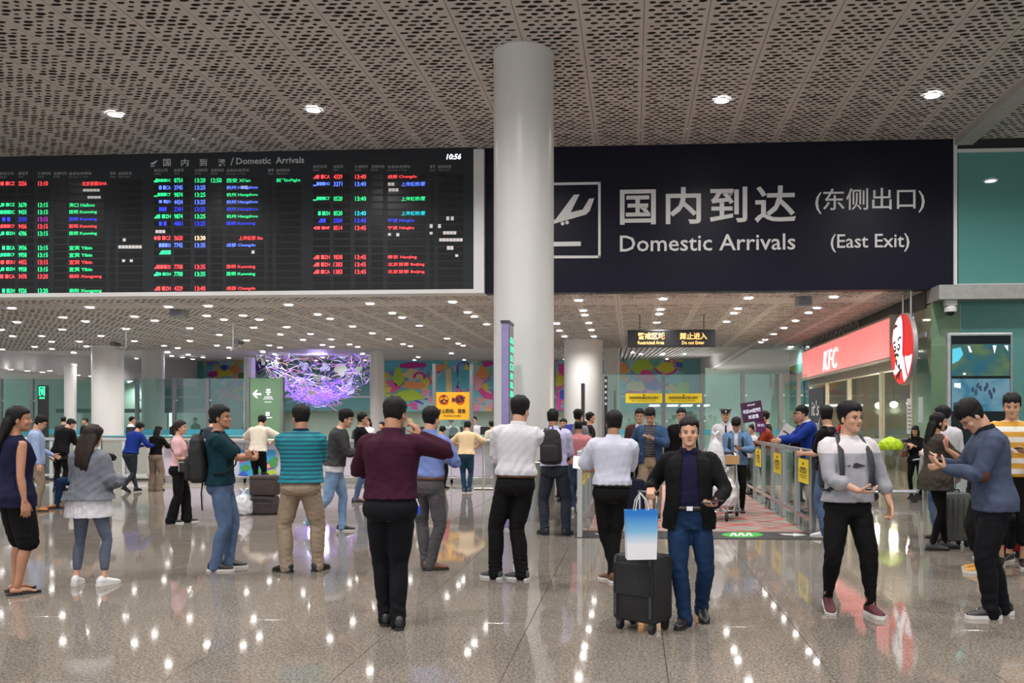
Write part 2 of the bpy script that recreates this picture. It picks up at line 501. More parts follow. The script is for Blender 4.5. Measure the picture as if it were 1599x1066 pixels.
def person(label, pos, face, q='mid', top=None, over=None, bot=None, shoes=None, hair='short', skin=SKIN, hm=HAIR, lhand=None, rhand=None,
           glasses=False, face_detail=True, collar=None, belt=None, group=None, hairk=None, mask=False, feet_bare=False, name='person', **k):
    f = Fig(**k); sc = f.s; vox, dec, gv, hn = QUAL[q]
    root = thing(name, label, 'person', (pos[0], pos[1], 0), R(face), group)
    bot_given = dict(bot or {}); top = dict(dict(sleeve=2, hem=.86, ease=.014, mat=None), **(top or {})); bot = dict(dict(len=2.0, ease=.012, knee=.066, ankle=.055, waist=1.0), **(bot or {}))
    if over and top['sleeve'] < 2 and over.get('sleeve', 2) > 1: top['sleeve'] = .6; top['sease'] = .008
    hemz = min(top['hem'] if top.get('mat') else 9, 9)
    if hemz < bot['waist'] - .03 and bot.get('mat'): bot['waist'] = hemz + .05; bot['under'] = hemz
    seed = abs(hash(label)) % 1000 if False else sum(ord(c) for c in label) % 997
    # ---- body (one continuous skin)
    b = Blob()
    T = [f.tor(z, shrink=.90) for z in (.80, .86, .92, 1.0, 1.1, 1.2, 1.3, 1.37, 1.41, 1.44, 1.475)]
    b.loft(T, 24)
    nr = (.046 if f.fem else .056) * (0.6 + .4 * f.bw)
    hb = f.hc + f.hm @ V3((0, -.025, -.055))
    b.path([f.nk - f.frame(1.47)[3] * .05, f.nk + f.frame(1.47)[3] * .01, hb], [nr * 1.15, nr * 1.02, nr * .98], n=16)
    hk = .965 if f.fem else 1.0
    hs = [(f.hc + f.hm @ V3((0, (yf + yb) / 2 * hk, z * hk)), f.hm @ V3((1, 0, 0)), f.hm @ V3((0, 1, 0)), a * hk, (yf - yb) / 2 * hk, 2.15) for z, a, yf, yb in HEADSEC]
    b.loft(hs, 24)
    H_ = lambda x, y, z: f.hc + f.hm @ V3((x * hk, y * hk, z * hk))
    b.path([H_(0, .082, .018), H_(0, .094, -.006), H_(0, .1015, -.027), H_(0, .090, -.036)], [.0075, .0085, .0115, .009], up=f.hm @ V3((0, 1, 0)), n=10)
    b.ell(H_(-.0115, .093, -.030), (.008, .009, .007)); b.ell(H_(.0115, .093, -.030), (.008, .009, .007))
    b.ell(H_(0, .078, -.096), (.024, .012, .014), f.hm)
    for sd in (-1, 1):
        b.ell(H_(sd * .0755, -.008, -.014), (.008, .017, .030), f.hm @ Matrix.Rotation(R(-12), 3, 'X'))
        b.ell(H_(sd * .040, .060, -.028), (.026, .022, .026), f.hm)
    au = f.k.get('armw', 1.0) * (0.82 if f.fem else 1.0) * (0.4 + .6 * f.bw)
    for sd in (-1, 1):
        sh, el, wr = f.sh[sd], f.el[sd], f.wr[sd]
        sl = top['sleeve']; c1 = .80 if sl >= .3 else 1.0; c2 = .80 if sl > 1.2 else 1.0
        m1 = sh.lerp(el, .45); m2 = el.lerp(wr, .3)
        b.path([sh, m1, el, m2, wr], [.052 * au * c1, .046 * au * c1, .038 * au * (c1 + c2) / 2, .041 * au * c2, (.025 * (.6 + .4 * au), .020)], n=14)
        hd = (rhand if sd == 1 else lhand) or {}
        D = V3(hd.get('d', (wr - el).normalized())); N = V3(hd.get('n', (-sd, 0, 0)))
        if abs(D.normalized().dot(N.normalized())) > .95: N = V3((0, -1, 0))
        hand(b, wr, D, N, sd, hd.get('curl', 22), hd.get('thumb', .4), hd.get('spread', 1.0))
    lg = (0.88 if f.fem else 1.0) * (0.5 + .5 * f.bw)
    for sd in (-1, 1):
        h, kn, an = f.hip[sd], f.kn[sd], f.an[sd]
        cl = bot['len']; c1 = .85; c2 = .85 if cl > 1.3 else 1.0
        cal = kn.lerp(an, .32) - f.fd[sd] * .012
        b.path([h, h.lerp(kn, .35), h.lerp(kn, .75), kn, cal, kn.lerp(an, .75), an], [.088 * lg * c1, .080 * lg * c1, .060 * lg * c1, .052 * lg * c2, .054 * lg * c2, .038 * lg * c2, .034], n=16)
        fd = f.fd[sd]; lf = f.lift[sd]; zz = an.z - .085
        toe = V3((an.x, an.y, an.z - .06 - lf * .8)) + fd * .13; heel = an + V3((0, 0, -.045)) - fd * .035
        b.path([heel, an + V3((0, 0, -.05)) + fd * .02, toe.lerp(an, .45) + V3((0, 0, -.012)), toe - V3((0, 0, .004))], [.028, (.033, .03), (.038, .022), (.040, .014)], up=V3((0, 0, 1)), n=12)
        if feet_bare:
            sv = fd.cross(V3((0, 0, 1)))
            for i in range(5):
                p = toe + sv * (sd * (-.030 + .0155 * i)) - V3((0, 0, .006)); b.path([p, p + fd * (.030 - .004 * i)], [.0085 + (.003 if i == 0 else 0)] * 2, n=6, up=V3((0, 0, 1)))
    hmI = np.array(f.hm.transposed()); hc = np.array(f.hc)
    def headpost(co, no):
        L = (co - hc) @ hmI.T
        for sd in (-1, 1):
            d = ((L[:, 0] - sd * .031) / .017) ** 2 + ((L[:, 2] - .000) / .011) ** 2
            w = np.exp(-d) * (L[:, 1] > .04)
            L[:, 1] -= .0075 * w
            d = ((L[:, 0] - sd * .031) / .022) ** 2 + ((L[:, 2] - .020) / .006) ** 2
            L[:, 1] += .0025 * np.exp(-d) * (L[:, 1] > .04)
        d = (L[:, 0] / .024) ** 2 + ((L[:, 2] + .061) / .004) ** 2
        L[:, 1] -= .004 * np.exp(-d) * (L[:, 1] > .04)
        far = np.linalg.norm(co - hc, axis=1) > .16
        out = L @ hmI + hc; out[far] = co[far]
        return out
    b.queue('body', skin, root, sc, vox, dec, 2, headpost)
    # ---- face parts
    if face_detail:
        e = MB(); e2 = MB(); br = MB(); lp = MB()
        e.M = e2.M = br.M = lp.M = Matrix.Translation(f.hc * sc) @ f.hm.to_4x4() @ Matrix.Scale(sc * hk, 4)
        for sd in (-1, 1):
            e = MB(); e.M = br.M
            e.sph((sd * .031, .0765, .000), .0122, sc=(1.05, .50, .30)); e.build('eye', EYE_W, root, True, False)
            e = MB(); e.M = br.M
            e.sph((sd * .031, .0805, -.0002), .0068, sc=(1, .6, .58)); e.build('iris', EYE_B, root, True, False)
            e = MB(); e.M = br.M
            e.tube([(sd * .017, .0830, .0005), (sd * .025, .0850, .0042), (sd * .034, .0835, .0046), (sd * .045, .0760, .0015)], [.0010, .0016, .0017, .0010], n=5)
            e.build('eyelash_line', EYE_B, root, True, False)
            e = MB(); e.M = br.M
            e.tube([(sd * .013, .0855, .0155), (sd * .024, .0860, .0195), (sd * .037, .0830, .0205), (sd * .050, .0735, .0165)], [.0028, .0042, .0038, .0016], n=6, flat=.6)
            e.build('eyebrow', hm, root, True, False)
        lp.sph((0, .0862, -.0580), .021, sc=(1, .25, .13)); lp.sph((0, .0850, -.0650), .018, sc=(1, .28, .18)); lp.build('lips', LIP, root, True, False)
    # ---- hair
    HK = dict(dict(th=.010, topx=.016, line=.066, nape=-.086, spik=.0055, side=.012, cover_ears=False), **(hairk or {}))
    if hair:
        hb_ = Blob(); secs = []
        zs = [s_[0] for s_ in HEADSEC]
        for i in range(26):
            z = -.112 + i * (.232) / 25; zz = min(max(z, zs[0]), zs[-1])
            for j in range(len(zs) - 1):
                if zs[j] <= zz <= zs[j + 1]: break
            t = (zz - zs[j]) / (zs[j + 1] - zs[j]); a, yf, yb = (HEADSEC[j][q_] * (1 - t) + HEADSEC[j + 1][q_] * t for q_ in (1, 2, 3))
            top_ = max(0, (z - .03) / .085)
            th = HK['th'] + (HK['topx'] - HK['th']) * min(top_, 1); r = math.sqrt(max(0.02, 1 - max(0, (z - .085) / .055) ** 2)) if z > .085 else 1
            zo = z * hk + HK['topx'] * min(top_, 1) * .9
            secs.append((f.hc + f.hm @ V3((0, (yf + yb) / 2 * hk - .003, zo)), f.hm @ V3((1, 0, 0)), f.hm @ V3((0, 1, 0)), (a * hk + th) , ((yf - yb) / 2 * hk + th), 2.2))
        c0 = secs[-1]; secs.append((c0[0] + f.hm @ V3((0, 0, .005)), c0[1], c0[2], c0[3] * .55, c0[4] * .55, 2))
        hb_.loft(secs, 56 if q == 'near' else 32)
        if q == 'far': hb_sm = 0
        extra = Blob()
        def hpost(co, no, HK=HK):
            L = (co - hc) @ hmI.T
            y = L[:, 1]; x = L[:, 0]
            ear = HK['side']
            hl = np.interp(y, [-.11, -.06, -.022, -.004, ear, ear + .02, .045, .075, .12], [HK['nape'], HK['nape'], -.045 if not HK['cover_ears'] else -.09, .005 if not HK['cover_ears'] else -.09, -.020 if not HK['cover_ears'] else -.09, .028, .050, HK['line'], HK['line']])
            hl = hl + (.004 * np.sin(x * 260 + seed) + .006 * np.sin(x * 95 + seed * 2.1)) * (y > .03)
            dd = np.clip((hl - L[:, 2]) / .007, 0, 1)
            cen = np.array([0, -.006, .01]); v = L - cen
            if HK.get('bald'):
                bb = np.exp(-((L[:, 1] + .055) / .03) ** 2 - ((L[:, 0] + .006) / .03) ** 2) * (L[:, 2] > .06); dd = np.maximum(dd, np.clip((bb - .45) * 4, 0, 1) * .9)
            v *= (1 - .28 * dd)[:, None]
            nrm = v / (np.linalg.norm(v, axis=1, keepdims=True) + 1e-9)
            L = v + cen
            tuft = ridge(L, seed, 260, (1, 1, .35)) * HK['spik'] * (L[:, 2] > .0) + ridge(L, seed + 5, 420, (1, 1, .3)) * HK['spik'] * .5
            L = L + nrm * (tuft * (1 - dd))[:, None]
            return L @ hmI + hc
        ho = hb_.queue('hair', hm, root, sc, 0, 1, 0, hpost)
        if hair in ('long', 'ponytail', 'bob', 'longfront'):
            x2 = Blob(); dn = V3((0, 0, -1))
            if hair == 'ponytail':
                p = H_(0, -.10, .03); pl = HK.get('pl', .30)
                pts = [p, H_(0, -.135, .01), p + dn * (pl * .35) + f.hm @ V3((0, -.045, 0)), p + dn * (pl * .7) + f.hm @ V3((0, -.03, 0)), p + dn * pl]
                x2.path(pts, [.020, .030, (.036, .03), (.034, .028), .012], n=14)
            else:
                ln = HK.get('len', .38) if hair != 'bob' else HK.get('len', .16)
                p = H_(0, -.055, .045)
                bk = HK.get('back', 0); pts = [p, p + dn * .08 + f.hm @ V3((0, -.028, 0)), p + dn * (.08 + ln * .35) + f.hm @ V3((0, -.030 - bk * .7, 0)), p + dn * (.08 + ln * .7) + f.hm @ V3((0, -.045 - bk, 0)), p + dn * (.08 + ln) + f.hm @ V3((0, -.045 - bk, 0))]
                w = HK.get('hw', .092); x2.path(pts, [(.070, .045), (w, .055), (w * 1.0, .045), (w * .9, .034), (w * .62, .018)], up=f.hm @ V3((0, 1, 0)), n=20, sub=4)
                for sd in (-1, 1):
                    if hair == 'longfront' or HK.get('front'):
                        p = H_(sd * .072, .015, .04); x2.path([p, p + dn * .10 + f.hm @ V3((sd * .008, -.002, 0)), p + dn * (.1 + ln * .6), p + dn * (.1 + ln * .95)], [(.018, .03), (.022, .034), (.024, .03), (.010, .014)], up=f.hm @ V3((0, 1, 0)), n=12)
            x2.queue('hair_length', hm, root, sc, vox * 1.3, 1, 2, lambda co, no: co + no * (ridge(co, seed, 150, (1, 1, .12)) * .005)[:, None])
        if hair == 'cap':
            pass
    if glasses:
        g = MB(); g.M = Matrix.Translation(f.hc * sc) @ f.hm.to_4x4() @ Matrix.Scale(sc, 4)
        for sd in (-1, 1):
            g.tube([(sd * .032 + .0215 * math.cos(a), .098 - abs(.0215 * math.cos(a) + 0) * .1, -.001 + .016 * math.sin(a)) for a in [2 * math.pi * i / 14 for i in range(14)]], .0013, n=5, closed=True)
            g.tube([(sd * .054, .095, .004), (sd * .074, .05, .004), (sd * .078, -.01, .0)], .0013, n=5)
        g.tube([(-.011, .100, .002), (0, .102, .005), (.011, .100, .002)], .0013, n=5)
        g.build('glasses', BLACKP, root, True, False)
    if mask:
        g = Blob(); g.ell(H_(0, .066, -.058), (.052, .046, .045), f.hm); g.queue('face_mask', BLACKP, root, sc, .008, 1, 2)
    # ---- trousers
    def legs(spec, nm='trousers'):
        w = Blob(); e = spec['ease']
        wz = spec['waist']
        zz = [.80, .84, .88, .92, .96, wz] if wz > .97 else [.80, .84, .88, .92, wz]
        zz = [z for z in zz if z < wz - .01] + [wz]
        w.loft([f.tor(z, (e + (.004 if z < .9 else 0) - (.008 if z > .95 else 0)) if not (spec.get('under') and z > spec['under'] - .02) else -.004) for z in zz], 24)
        for sd in (-1, 1):
            h, kn, an = f.hip[sd], f.kn[sd], f.an[sd]
            A = spec['ankle']; K = spec['knee']; th = spec.get('thigh', .087 * lg + e)
            fd = f.fd[sd]
            if spec['len'] >= 2:
                end = an + V3((0, 0, -.045 if A > .05 else .0)) - fd * .008
                pts = [h + V3((0, 0, .01)), h.lerp(kn, .3), h.lerp(kn, .7), kn, kn.lerp(an, .4) - fd * .008, kn.lerp(an, .8), end]
                rr = [th, th * .97, (th + K) / 2, K, (K * .6 + A * .4) + .002, A, A * spec.get('flare', 1.0)]
            elif spec['len'] > 1:
                t = spec['len'] - 1; end = kn.lerp(an, t)
                pts = [h + V3((0, 0, .01)), h.lerp(kn, .3), h.lerp(kn, .7), kn, kn.lerp(an, .32) - fd * .012, end]; rr = [th, th * .97, (th + K) / 2, K, K * .98 if A > .06 else K * .5 + A * .5 + .008, K * .97 if A > .06 else A]
            else:
                t = spec['len']; end = h.lerp(kn, t)
                pts = [h + V3((0, 0, .01)), h.lerp(kn, t * .5), end]; rr = [th, th * 1.0, K]
            w.path(pts, rr, n=20, sub=4)
        amp = spec.get('amp', .006); azs = [f.an[-1].z, f.an[1].z]; kz = (f.kn[1].z + f.kn[-1].z) / 2
        def post(co, no):
            z = co[:, 2]; win = np.exp(-((z - .13) / .10) ** 2) * (1.2 if spec['len'] >= 2 else 0) + .7 * np.exp(-((z - kz) / .10) ** 2) + .7 * np.exp(-((z - f.P0.z - .02) / .07) ** 2) + .30
            d = ridge(co, seed, 60, (.6, .6, 1.0)) * amp * win + ridge(co, seed + 3, 26, (.8, .8, .5)) * amp * .5
            d *= np.clip((min(f.P0.z + .17, (spec.get('under') or 9) + f.pel.z) - z) / .05, 0, 1)
            return co + no * d[:, None]
        return w.queue(nm, spec['mat'], root, sc, gv, 1, 9, post)
    if bot.get('mat'): legs(bot, bot.get('name', 'trousers'))
    # ---- top
    def upper(spec, nm, extra_e=0.0):
        w = Blob(); e = spec['ease'] + extra_e; hem = spec['hem']; sl = spec['sleeve']
        zz = [hem] + [z for z in (.84, .88, .92, .97, 1.03, 1.10, 1.17, 1.24, 1.30, 1.35, 1.39, 1.42, 1.445, 1.465) if z > hem + .02]
        blou = spec.get('blouse', 0.0); secs = []
        if hem < .96: e_low = .006
        else: e_low = 0
        for z in zz:
            ee = e + blou * math.exp(-((z - hem - .05) / .05) ** 2) + spec.get('aline', 0) * max(0, (1.2 - z)) + (e_low if z < 1.0 else 0)
            if z > 1.42: ee = e * .6
            sct = f.tor(z, ee)
            if z < .84:
                c_, U_, W_, T_ = f.frame(z)
                sct = (V3((c_.x, c_.y, c_.z)) + W_ * -.012, U_, W_, (.17 * f.bw + ee), .122 * f.bw + ee, 2.3)
            if z < .95: sct = (sct[0], sct[1], sct[2], max(sct[3], .193 * f.bw + ee * .6), max(sct[4], .128 * f.bw + ee * .6), sct[5])
            secs.append(sct)
        if not spec.get('open_neck'): pass
        w.loft(secs, 28)
        for sd in (-1, 1):
            sh, el, wr = f.sh[sd], f.el[sd], f.wr[sd]; au_ = au
            se = spec.get('sease', e); C = f.frame(1.36)[0]
            inn = f.shin[sd]
            if sl <= 0:
                continue
            if sl >= 2:
                end = wr.lerp(el, .04 + (2.0 - min(sl, 2)) )
                cf = spec.get('cuff', .030)
                pts = [inn, sh, sh.lerp(el, .5), el, el.lerp(wr, .45), end]; rr = [.030 * au_ + se, .056 * au_ + se, .050 * au_ + se, .045 * au_ + se, .040 * au_ + se * .9, cf + se * .4]
            elif sl > 1:
                end = el.lerp(wr, sl - 1); pts = [inn, sh, sh.lerp(el, .5), el, end]; rr = [.030 * au_ + se, .056 * au_ + se, .050 * au_ + se, .045 * au_ + se, .044 * au_ + se]
            else:
                end = sh.lerp(el, sl); pts = [inn, sh, sh.lerp(el, sl * .5), end]; rr = [.030 * au_ + se, .057 * au_ + se, .055 * au_ + se, .054 * au_ + se * 1.25]
            w.path(pts, rr, n=18, sub=3)
        amp = spec.get('amp', .006); op = spec.get('open'); hz = hem
        fr0 = f.frame(1.1)
        def post(co, no):
            z = co[:, 2]
            win = .5 + 1.0 * np.exp(-((z - hz - .08) / .09) ** 2)
            elz = np.array([[*f.el[-1]], [*f.el[1]]]);
            for i in (0, 1): win = win + .9 * np.exp(-(np.linalg.norm(co - elz[i], axis=1) / .09) ** 2)
            d = ridge(co, seed + 11, 48, (1, 1, .75)) * amp * win
            d += ridge(co, seed + 17, 20, (1.2, 1.2, .5)) * amp * .8
            co2 = co + no * d[:, None]
            if op:
                C = np.array(fr0[0]); U = np.array(fr0[1]); W = np.array(fr0[2])
                cc = np.array([[*f.frame(zq)[0]] for zq in np.linspace(.6, 1.5, 30)]); zq = np.linspace(.6, 1.5, 30)
                xx = (co2[:, 0] - np.interp(z, cc[:, 2], cc[:, 0])); yy = (co2[:, 1] - np.interp(z, cc[:, 2], cc[:, 1]))
                u = xx * U[0] + yy * U[1]; wv = xx * W[0] + yy * W[1]
                gap = np.interp(z, [o_[0] for o_ in op], [o_[1] for o_ in op])
                k_ = np.clip((gap - np.abs(u)) / .008, 0, 1) * (wv > .03)
                k_ *= (np.abs(u) < .2)
                co2[:, 0] -= W[0] * .06 * k_; co2[:, 1] -= W[1] * .06 * k_
            return co2
        return w.queue(nm, spec['mat'], root, sc, gv * (.85 if op else 1), 1, 3, post)
    if top.get('mat'): upper(top, top.get('name', 'shirt'))
    if over: upper(dict(dict(sleeve=2, hem=.80, ease=.026, amp=.005), **over), over.get('name', 'jacket'))
    if belt:
        w = Blob(); z0 = bot['waist'] - .005
        w.loft([f.tor(z0 - .03, bot['ease'] + .007), f.tor(z0 + .004, bot['ease'] + .007)], 32); w.queue('belt', belt, root, sc, 0, 1, 0)
    if collar:
        cm, ch_ = collar if isinstance(collar, tuple) else (collar, .035)
        c, U, W, T_ = f.frame(1.462); g = MB(); g.M = Matrix.Scale(sc, 4)
        n = 26; vs = []; fs = []
        r0 = nr * 1.12 + .008
        for j, (rr, zz) in enumerate(((r0 + .012, -.012), (r0 + .004, ch_ * .7), (r0 - .004, ch_), (r0 - .008, ch_ * .6), (r0 - .002, -.01))):
            for i in range(n):
                a = R(-250 + 320 * i / (n - 1)) ; vs.append(c + U * (rr * math.cos(a)) + W * (rr * math.sin(a) * 1.02 - .002) + T_ * (zz - .020 * max(0, math.sin(a))))
        for j in range(5):
            for i in range(n - 1): fs.append((j * n + i, j * n + i + 1, ((j + 1) % 5) * n + i + 1, ((j + 1) % 5) * n + i))
        g.add(vs, fs); g.build('collar', cm, root, True, False)
    # ---- shoes
    if shoes:
        for sd in (-1, 1):
            an = f.an[sd]; fd = f.fd[sd]; lf = f.lift[sd]
            sv = fd.cross(V3((0, 0, 1))); base = V3((an.x, an.y, an.z - .085 - lf * .8 * 0))
            pit = math.atan2(lf * .8, .14)
            # local frame with heel lifted
            fx = (fd * math.cos(pit) - V3((0, 0, 1)) * math.sin(pit)); uz = sv.cross(fx) * 1.0
            if uz.z < 0: uz = -uz
            L = lambda y, z: base + fx * y + uz * z
            hi = shoes.get('hi', .0); th = shoes.get('sole', .022); sw = shoes.get('w', 1.0); k2 = shoes.get('len', 1.0)
            sec = lambda y, zc, a, bq: (L(y * k2, zc), sv, uz, a * sw, bq, 2.4)
            s1 = Blob()
            if not shoes.get('flip'):
                s1.loft([sec(-.078, .045, .016, .022), sec(-.068, .052, .030, .038), sec(-.04, .058, .036, .046), sec(0, .058, .038, .046), sec(.04, .050, .040, .038), sec(.08, .042, .044, .029), sec(.12, .036, .046, .023), sec(.155, .032, .040, .018), sec(.178, .028, .024, .013), sec(.186, .026, .010, .007)], 18)
                s1.path([L(-.022, .05), L(-.024, .085 + hi)], [(.031, .036), (.032, .038)], up=fd, n=16)
                so = s1.queue('shoe', shoes['mat'], root, sc, .008 if q == 'near' else .011, 1, 2)
            s2 = Blob(); hz = th / 2
            outl = [(-.086, .012), (-.076, .030), (-.05, .038), (-.01, .037), (.04, .038), (.09, .046), (.13, .047), (.165, .039), (.186, .022), (.193, .008)]
            vs = []; n2 = len(outl)
            for zz in (0.001, th):
                for y, a in outl: vs.append(L(y * k2, zz) + sv * a * sw)
                for y, a in reversed(outl): vs.append(L(y * k2, zz) - sv * a * sw)
            g = MB(); g.M = Matrix.Scale(sc, 4); N2 = 2 * n2
            g.add(vs, [tuple(range(N2)), tuple(range(2 * N2 - 1, N2 - 1, -1))] + [(i, N2 + i, N2 + (i + 1) % N2, (i + 1) % N2) for i in range(N2)])
            if shoes.get('flip'):
                g.tube([L(.02, .02) + sv * .04, L(.07, .055) + sv * .02, L(.125, .03), L(.07, .055) - sv * .02, L(.02, .02) - sv * .04], .005, n=6)
                g.build('flip_flop', shoes['mat'], root, False, False)
            else:
                g.build('sole', shoes.get('smat', SOLE_K), so, False, False)
    f.root = root
    return f
# ------------------------------------------------------------------ the hall
ZH, YB, ZL, YF, XK = 7.33, 18.1, 4.25, 32.0, 6.12
rnd = random.Random(4)
PANEL = M('ceiling_panel', srgb(196, 191, 187), 0.6, var=0.04, scale=2)
HOLE_W = M('hole_edge', (.05, .048, .045), .8)
VOID = M('plenum_black', (0.006, 0.006, 0.006), 0.9)
WHITE = M('white_paint', (0.62, 0.62, 0.62), 0.45, var=0.03, scale=2)
WHITE_G = M('column_white', (0.66, 0.655, 0.65), 0.32, var=0.02, scale=1.5)
GREY_T = M('grey_trim', (0.30, 0.30, 0.29), 0.4)
DKGREY = M('dark_grey_metal', (0.045, 0.047, 0.05), 0.35, 0.3)
NAVY_S = M('sign_navy', srgb(17, 17, 32), 0.4, var=0.05, spec=.2)
LETTER = M('sign_letter', (0.46, 0.46, 0.45), 0.5, emit=0.05, ecol=(1, 1, 1), var=0.01)
TEALW = M('teal_wall', srgb(104, 158, 160), 0.3, var=0.05, scale=.6)
GREENW = M('pale_green_wall', srgb(160, 180, 168), 0.35, var=0.10, scale=.5)
BACKG = M('back_painted_glass', srgb(84, 142, 138), 0.04, var=0.03, scale=.4, coat=1.0)
BACKG2 = M('green_painted_glass', srgb(118, 146, 116), 0.06, var=0.08, scale=.5, coat=1.0)
GLASS = glass_mat('screen_glass', (0.78, 0.89, 0.87), 0.04, 0.02, 0.45)
GLASS_G = glass_mat('green_film_glass', (0.42, 0.66, 0.50), 0.04, 0.03, 0.5)
CLEAR = glass_mat('clear_acrylic', (0.88, 0.90, 0.90), 0.02, 0.05, 0.3)
YELLOW = M('yellow_notice', srgb(230, 205, 30), 0.5, emit=0.04, var=0.03)
AMBER = M('amber_sign', srgb(225, 165, 22), 0.5, emit=0.05, var=0.03)
INK = M('black_ink', (0.01, 0.01, 0.01), 0.6)
RED_INK = M('red_ink', srgb(200, 30, 30), 0.6)
LAMP_E = M('lamp_glow', (1, 1, 1), 0.5, emit=22, ecol=(1.0, 0.97, 0.95), var=0)
LAMP_F = M('far_lamp_glow', (1, 1, 1), 0.5, emit=10, ecol=(1.0, 0.95, 0.90), var=0)

# floor: granite
def granite():
    m = bpy.data.materials.new('polished_granite'); m.use_nodes = True
    nt = m.node_tree; b = nt.nodes['Principled BSDF']; L = nt.links.new
    ge = nd(nt, 'ShaderNodeNewGeometry')
    n1 = nd(nt, 'ShaderNodeTexNoise', Scale=55.0, Detail=6.0, Roughness=0.75); L(ge.outputs['Position'], n1.inputs['Vector'])
    n2 = nd(nt, 'ShaderNodeTexVoronoi', Scale=85.0); L(ge.outputs['Position'], n2.inputs['Vector'])
    n3 = nd(nt, 'ShaderNodeTexNoise', Scale=0.55, Detail=2.0); L(ge.outputs['Position'], n3.inputs['Vector'])
    cr = nd(nt, 'ShaderNodeValToRGB'); e = cr.color_ramp.elements
    e[0].position = .36; e[0].color = (.095, .080, .066, 1); e[1].position = .62; e[1].color = (.34, .305, .262, 1)
    k = e.new(.50); k.color = (.21, .185, .158, 1)
    L(n1.outputs['Fac'], cr.inputs[0])
    mx = nd(nt, 'ShaderNodeMix', data_type='RGBA', blend_type='MULTIPLY'); mx.inputs[0].default_value = .45
    L(cr.outputs[0], mx.inputs[6]); L(n2.outputs['Color'], mx.inputs[7])
    hs = nd(nt, 'ShaderNodeMapRange'); hs.inputs['To Min'].default_value = .88; hs.inputs['To Max'].default_value = 1.12; hs.inputs['From Min'].default_value = .3; hs.inputs['From Max'].default_value = .7
    L(n3.outputs['Fac'], hs.inputs['Value'])
    bw = nd(nt, 'ShaderNodeRGBToBW'); L(n2.outputs['Color'], bw.inputs[0])
    m2 = nd(nt, 'ShaderNodeMapRange'); m2.inputs['To Min'].default_value = .72; m2.inputs['To Max'].default_value = 1.18; L(bw.outputs[0], m2.inputs['Value'])
    mu = nd(nt, 'ShaderNodeMath', operation='MULTIPLY'); L(hs.outputs[0], mu.inputs[0]); L(m2.outputs[0], mu.inputs[1])
    v = nd(nt, 'ShaderNodeVectorMath', operation='SCALE'); L(cr.outputs[0], v.inputs[0]); L(mu.outputs[0], v.inputs['Scale'])
    L(v.outputs[0], b.inputs['Base Color'])
    n4 = nd(nt, 'ShaderNodeTexNoise', Scale=1.3, Detail=3.0); L(ge.outputs['Position'], n4.inputs['Vector'])
    rr = nd(nt, 'ShaderNodeMapRange'); rr.inputs['To Min'].default_value = .03; rr.inputs['To Max'].default_value = .075; L(n4.outputs['Fac'], rr.inputs['Value'])
    L(rr.outputs[0], b.inputs['Roughness'])
    b.inputs['IOR'].default_value = 1.6
    return m
GRANITE = granite()
JOINT = M('floor_joint', (0.06, 0.055, 0.048), 0.6)
root = thing('floor', None, None); root['kind'] = 'structure'
g = MB(); g.box(-34, 16, -8, 66, -.30, -.012); g.build('floor_base', JOINT, root)
TX0, TY0 = .212, 5.514 - .008
def tile_mesh():
    g = MB(); c = .002; b = .002
    vs = [(c, c, -.02), (1 - c, c, -.02), (1 - c, 1 - c, -.02), (c, 1 - c, -.02), (c, c, -b), (1 - c, c, -b), (1 - c, 1 - c, -b), (c, 1 - c, -b),
          (c + b, c + b, 0), (1 - c - b, c + b, 0), (1 - c - b, 1 - c - b, 0), (c + b, 1 - c - b, 0)]
    fs = [(8, 9, 10, 11)] + [(i, (i + 1) % 4, 4 + (i + 1) % 4, 4 + i) for i in range(4)] + [(4 + i, 4 + (i + 1) % 4, 8 + (i + 1) % 4, 8 + i) for i in range(4)]
    g.add(vs, fs); return g
t0 = tile_mesh().build('floor_tile', GRANITE, root, world=False)
first = True; ntile = 0
rest = MB()
for j in range(-2, 14):
    for i in range(-20, 14):
        x, y = TX0 + i, TY0 + j
        lim0 = -.70 * (y + 1.2) - .2; lim1 = .60 * (y + 1.2) + .4
        if x + 1 < lim0 or x > lim1: continue
        if y > 13.5 or ntile >= 290: continue
        o = t0 if first else t0.copy()
        if not first: COL.objects.link(o)
        o.location = (x, y, rnd.uniform(-.0004, 0)); first = False; ntile += 1
# remainder of the paving
g = MB(); used = set()
for o in root.children:
    if o.name.startswith('floor_tile'): used.add((round(o.location.x - TX0), round(o.location.y - TY0)))
for j in range(-14, 60):
    for i in range(-34, 16):
        if (i, j) in used: continue
        x, y = TX0 + i, TY0 + j; c = .004
        g.add([(x + c, y + c, 0), (x + 1 - c, y + c, 0), (x + 1 - c, y + 1 - c, 0), (x + c, y + 1 - c, 0)], [(0, 1, 2, 3)])
o = g.build('far_floor_tiles', GRANITE, root); o['kind'] = 'stuff'

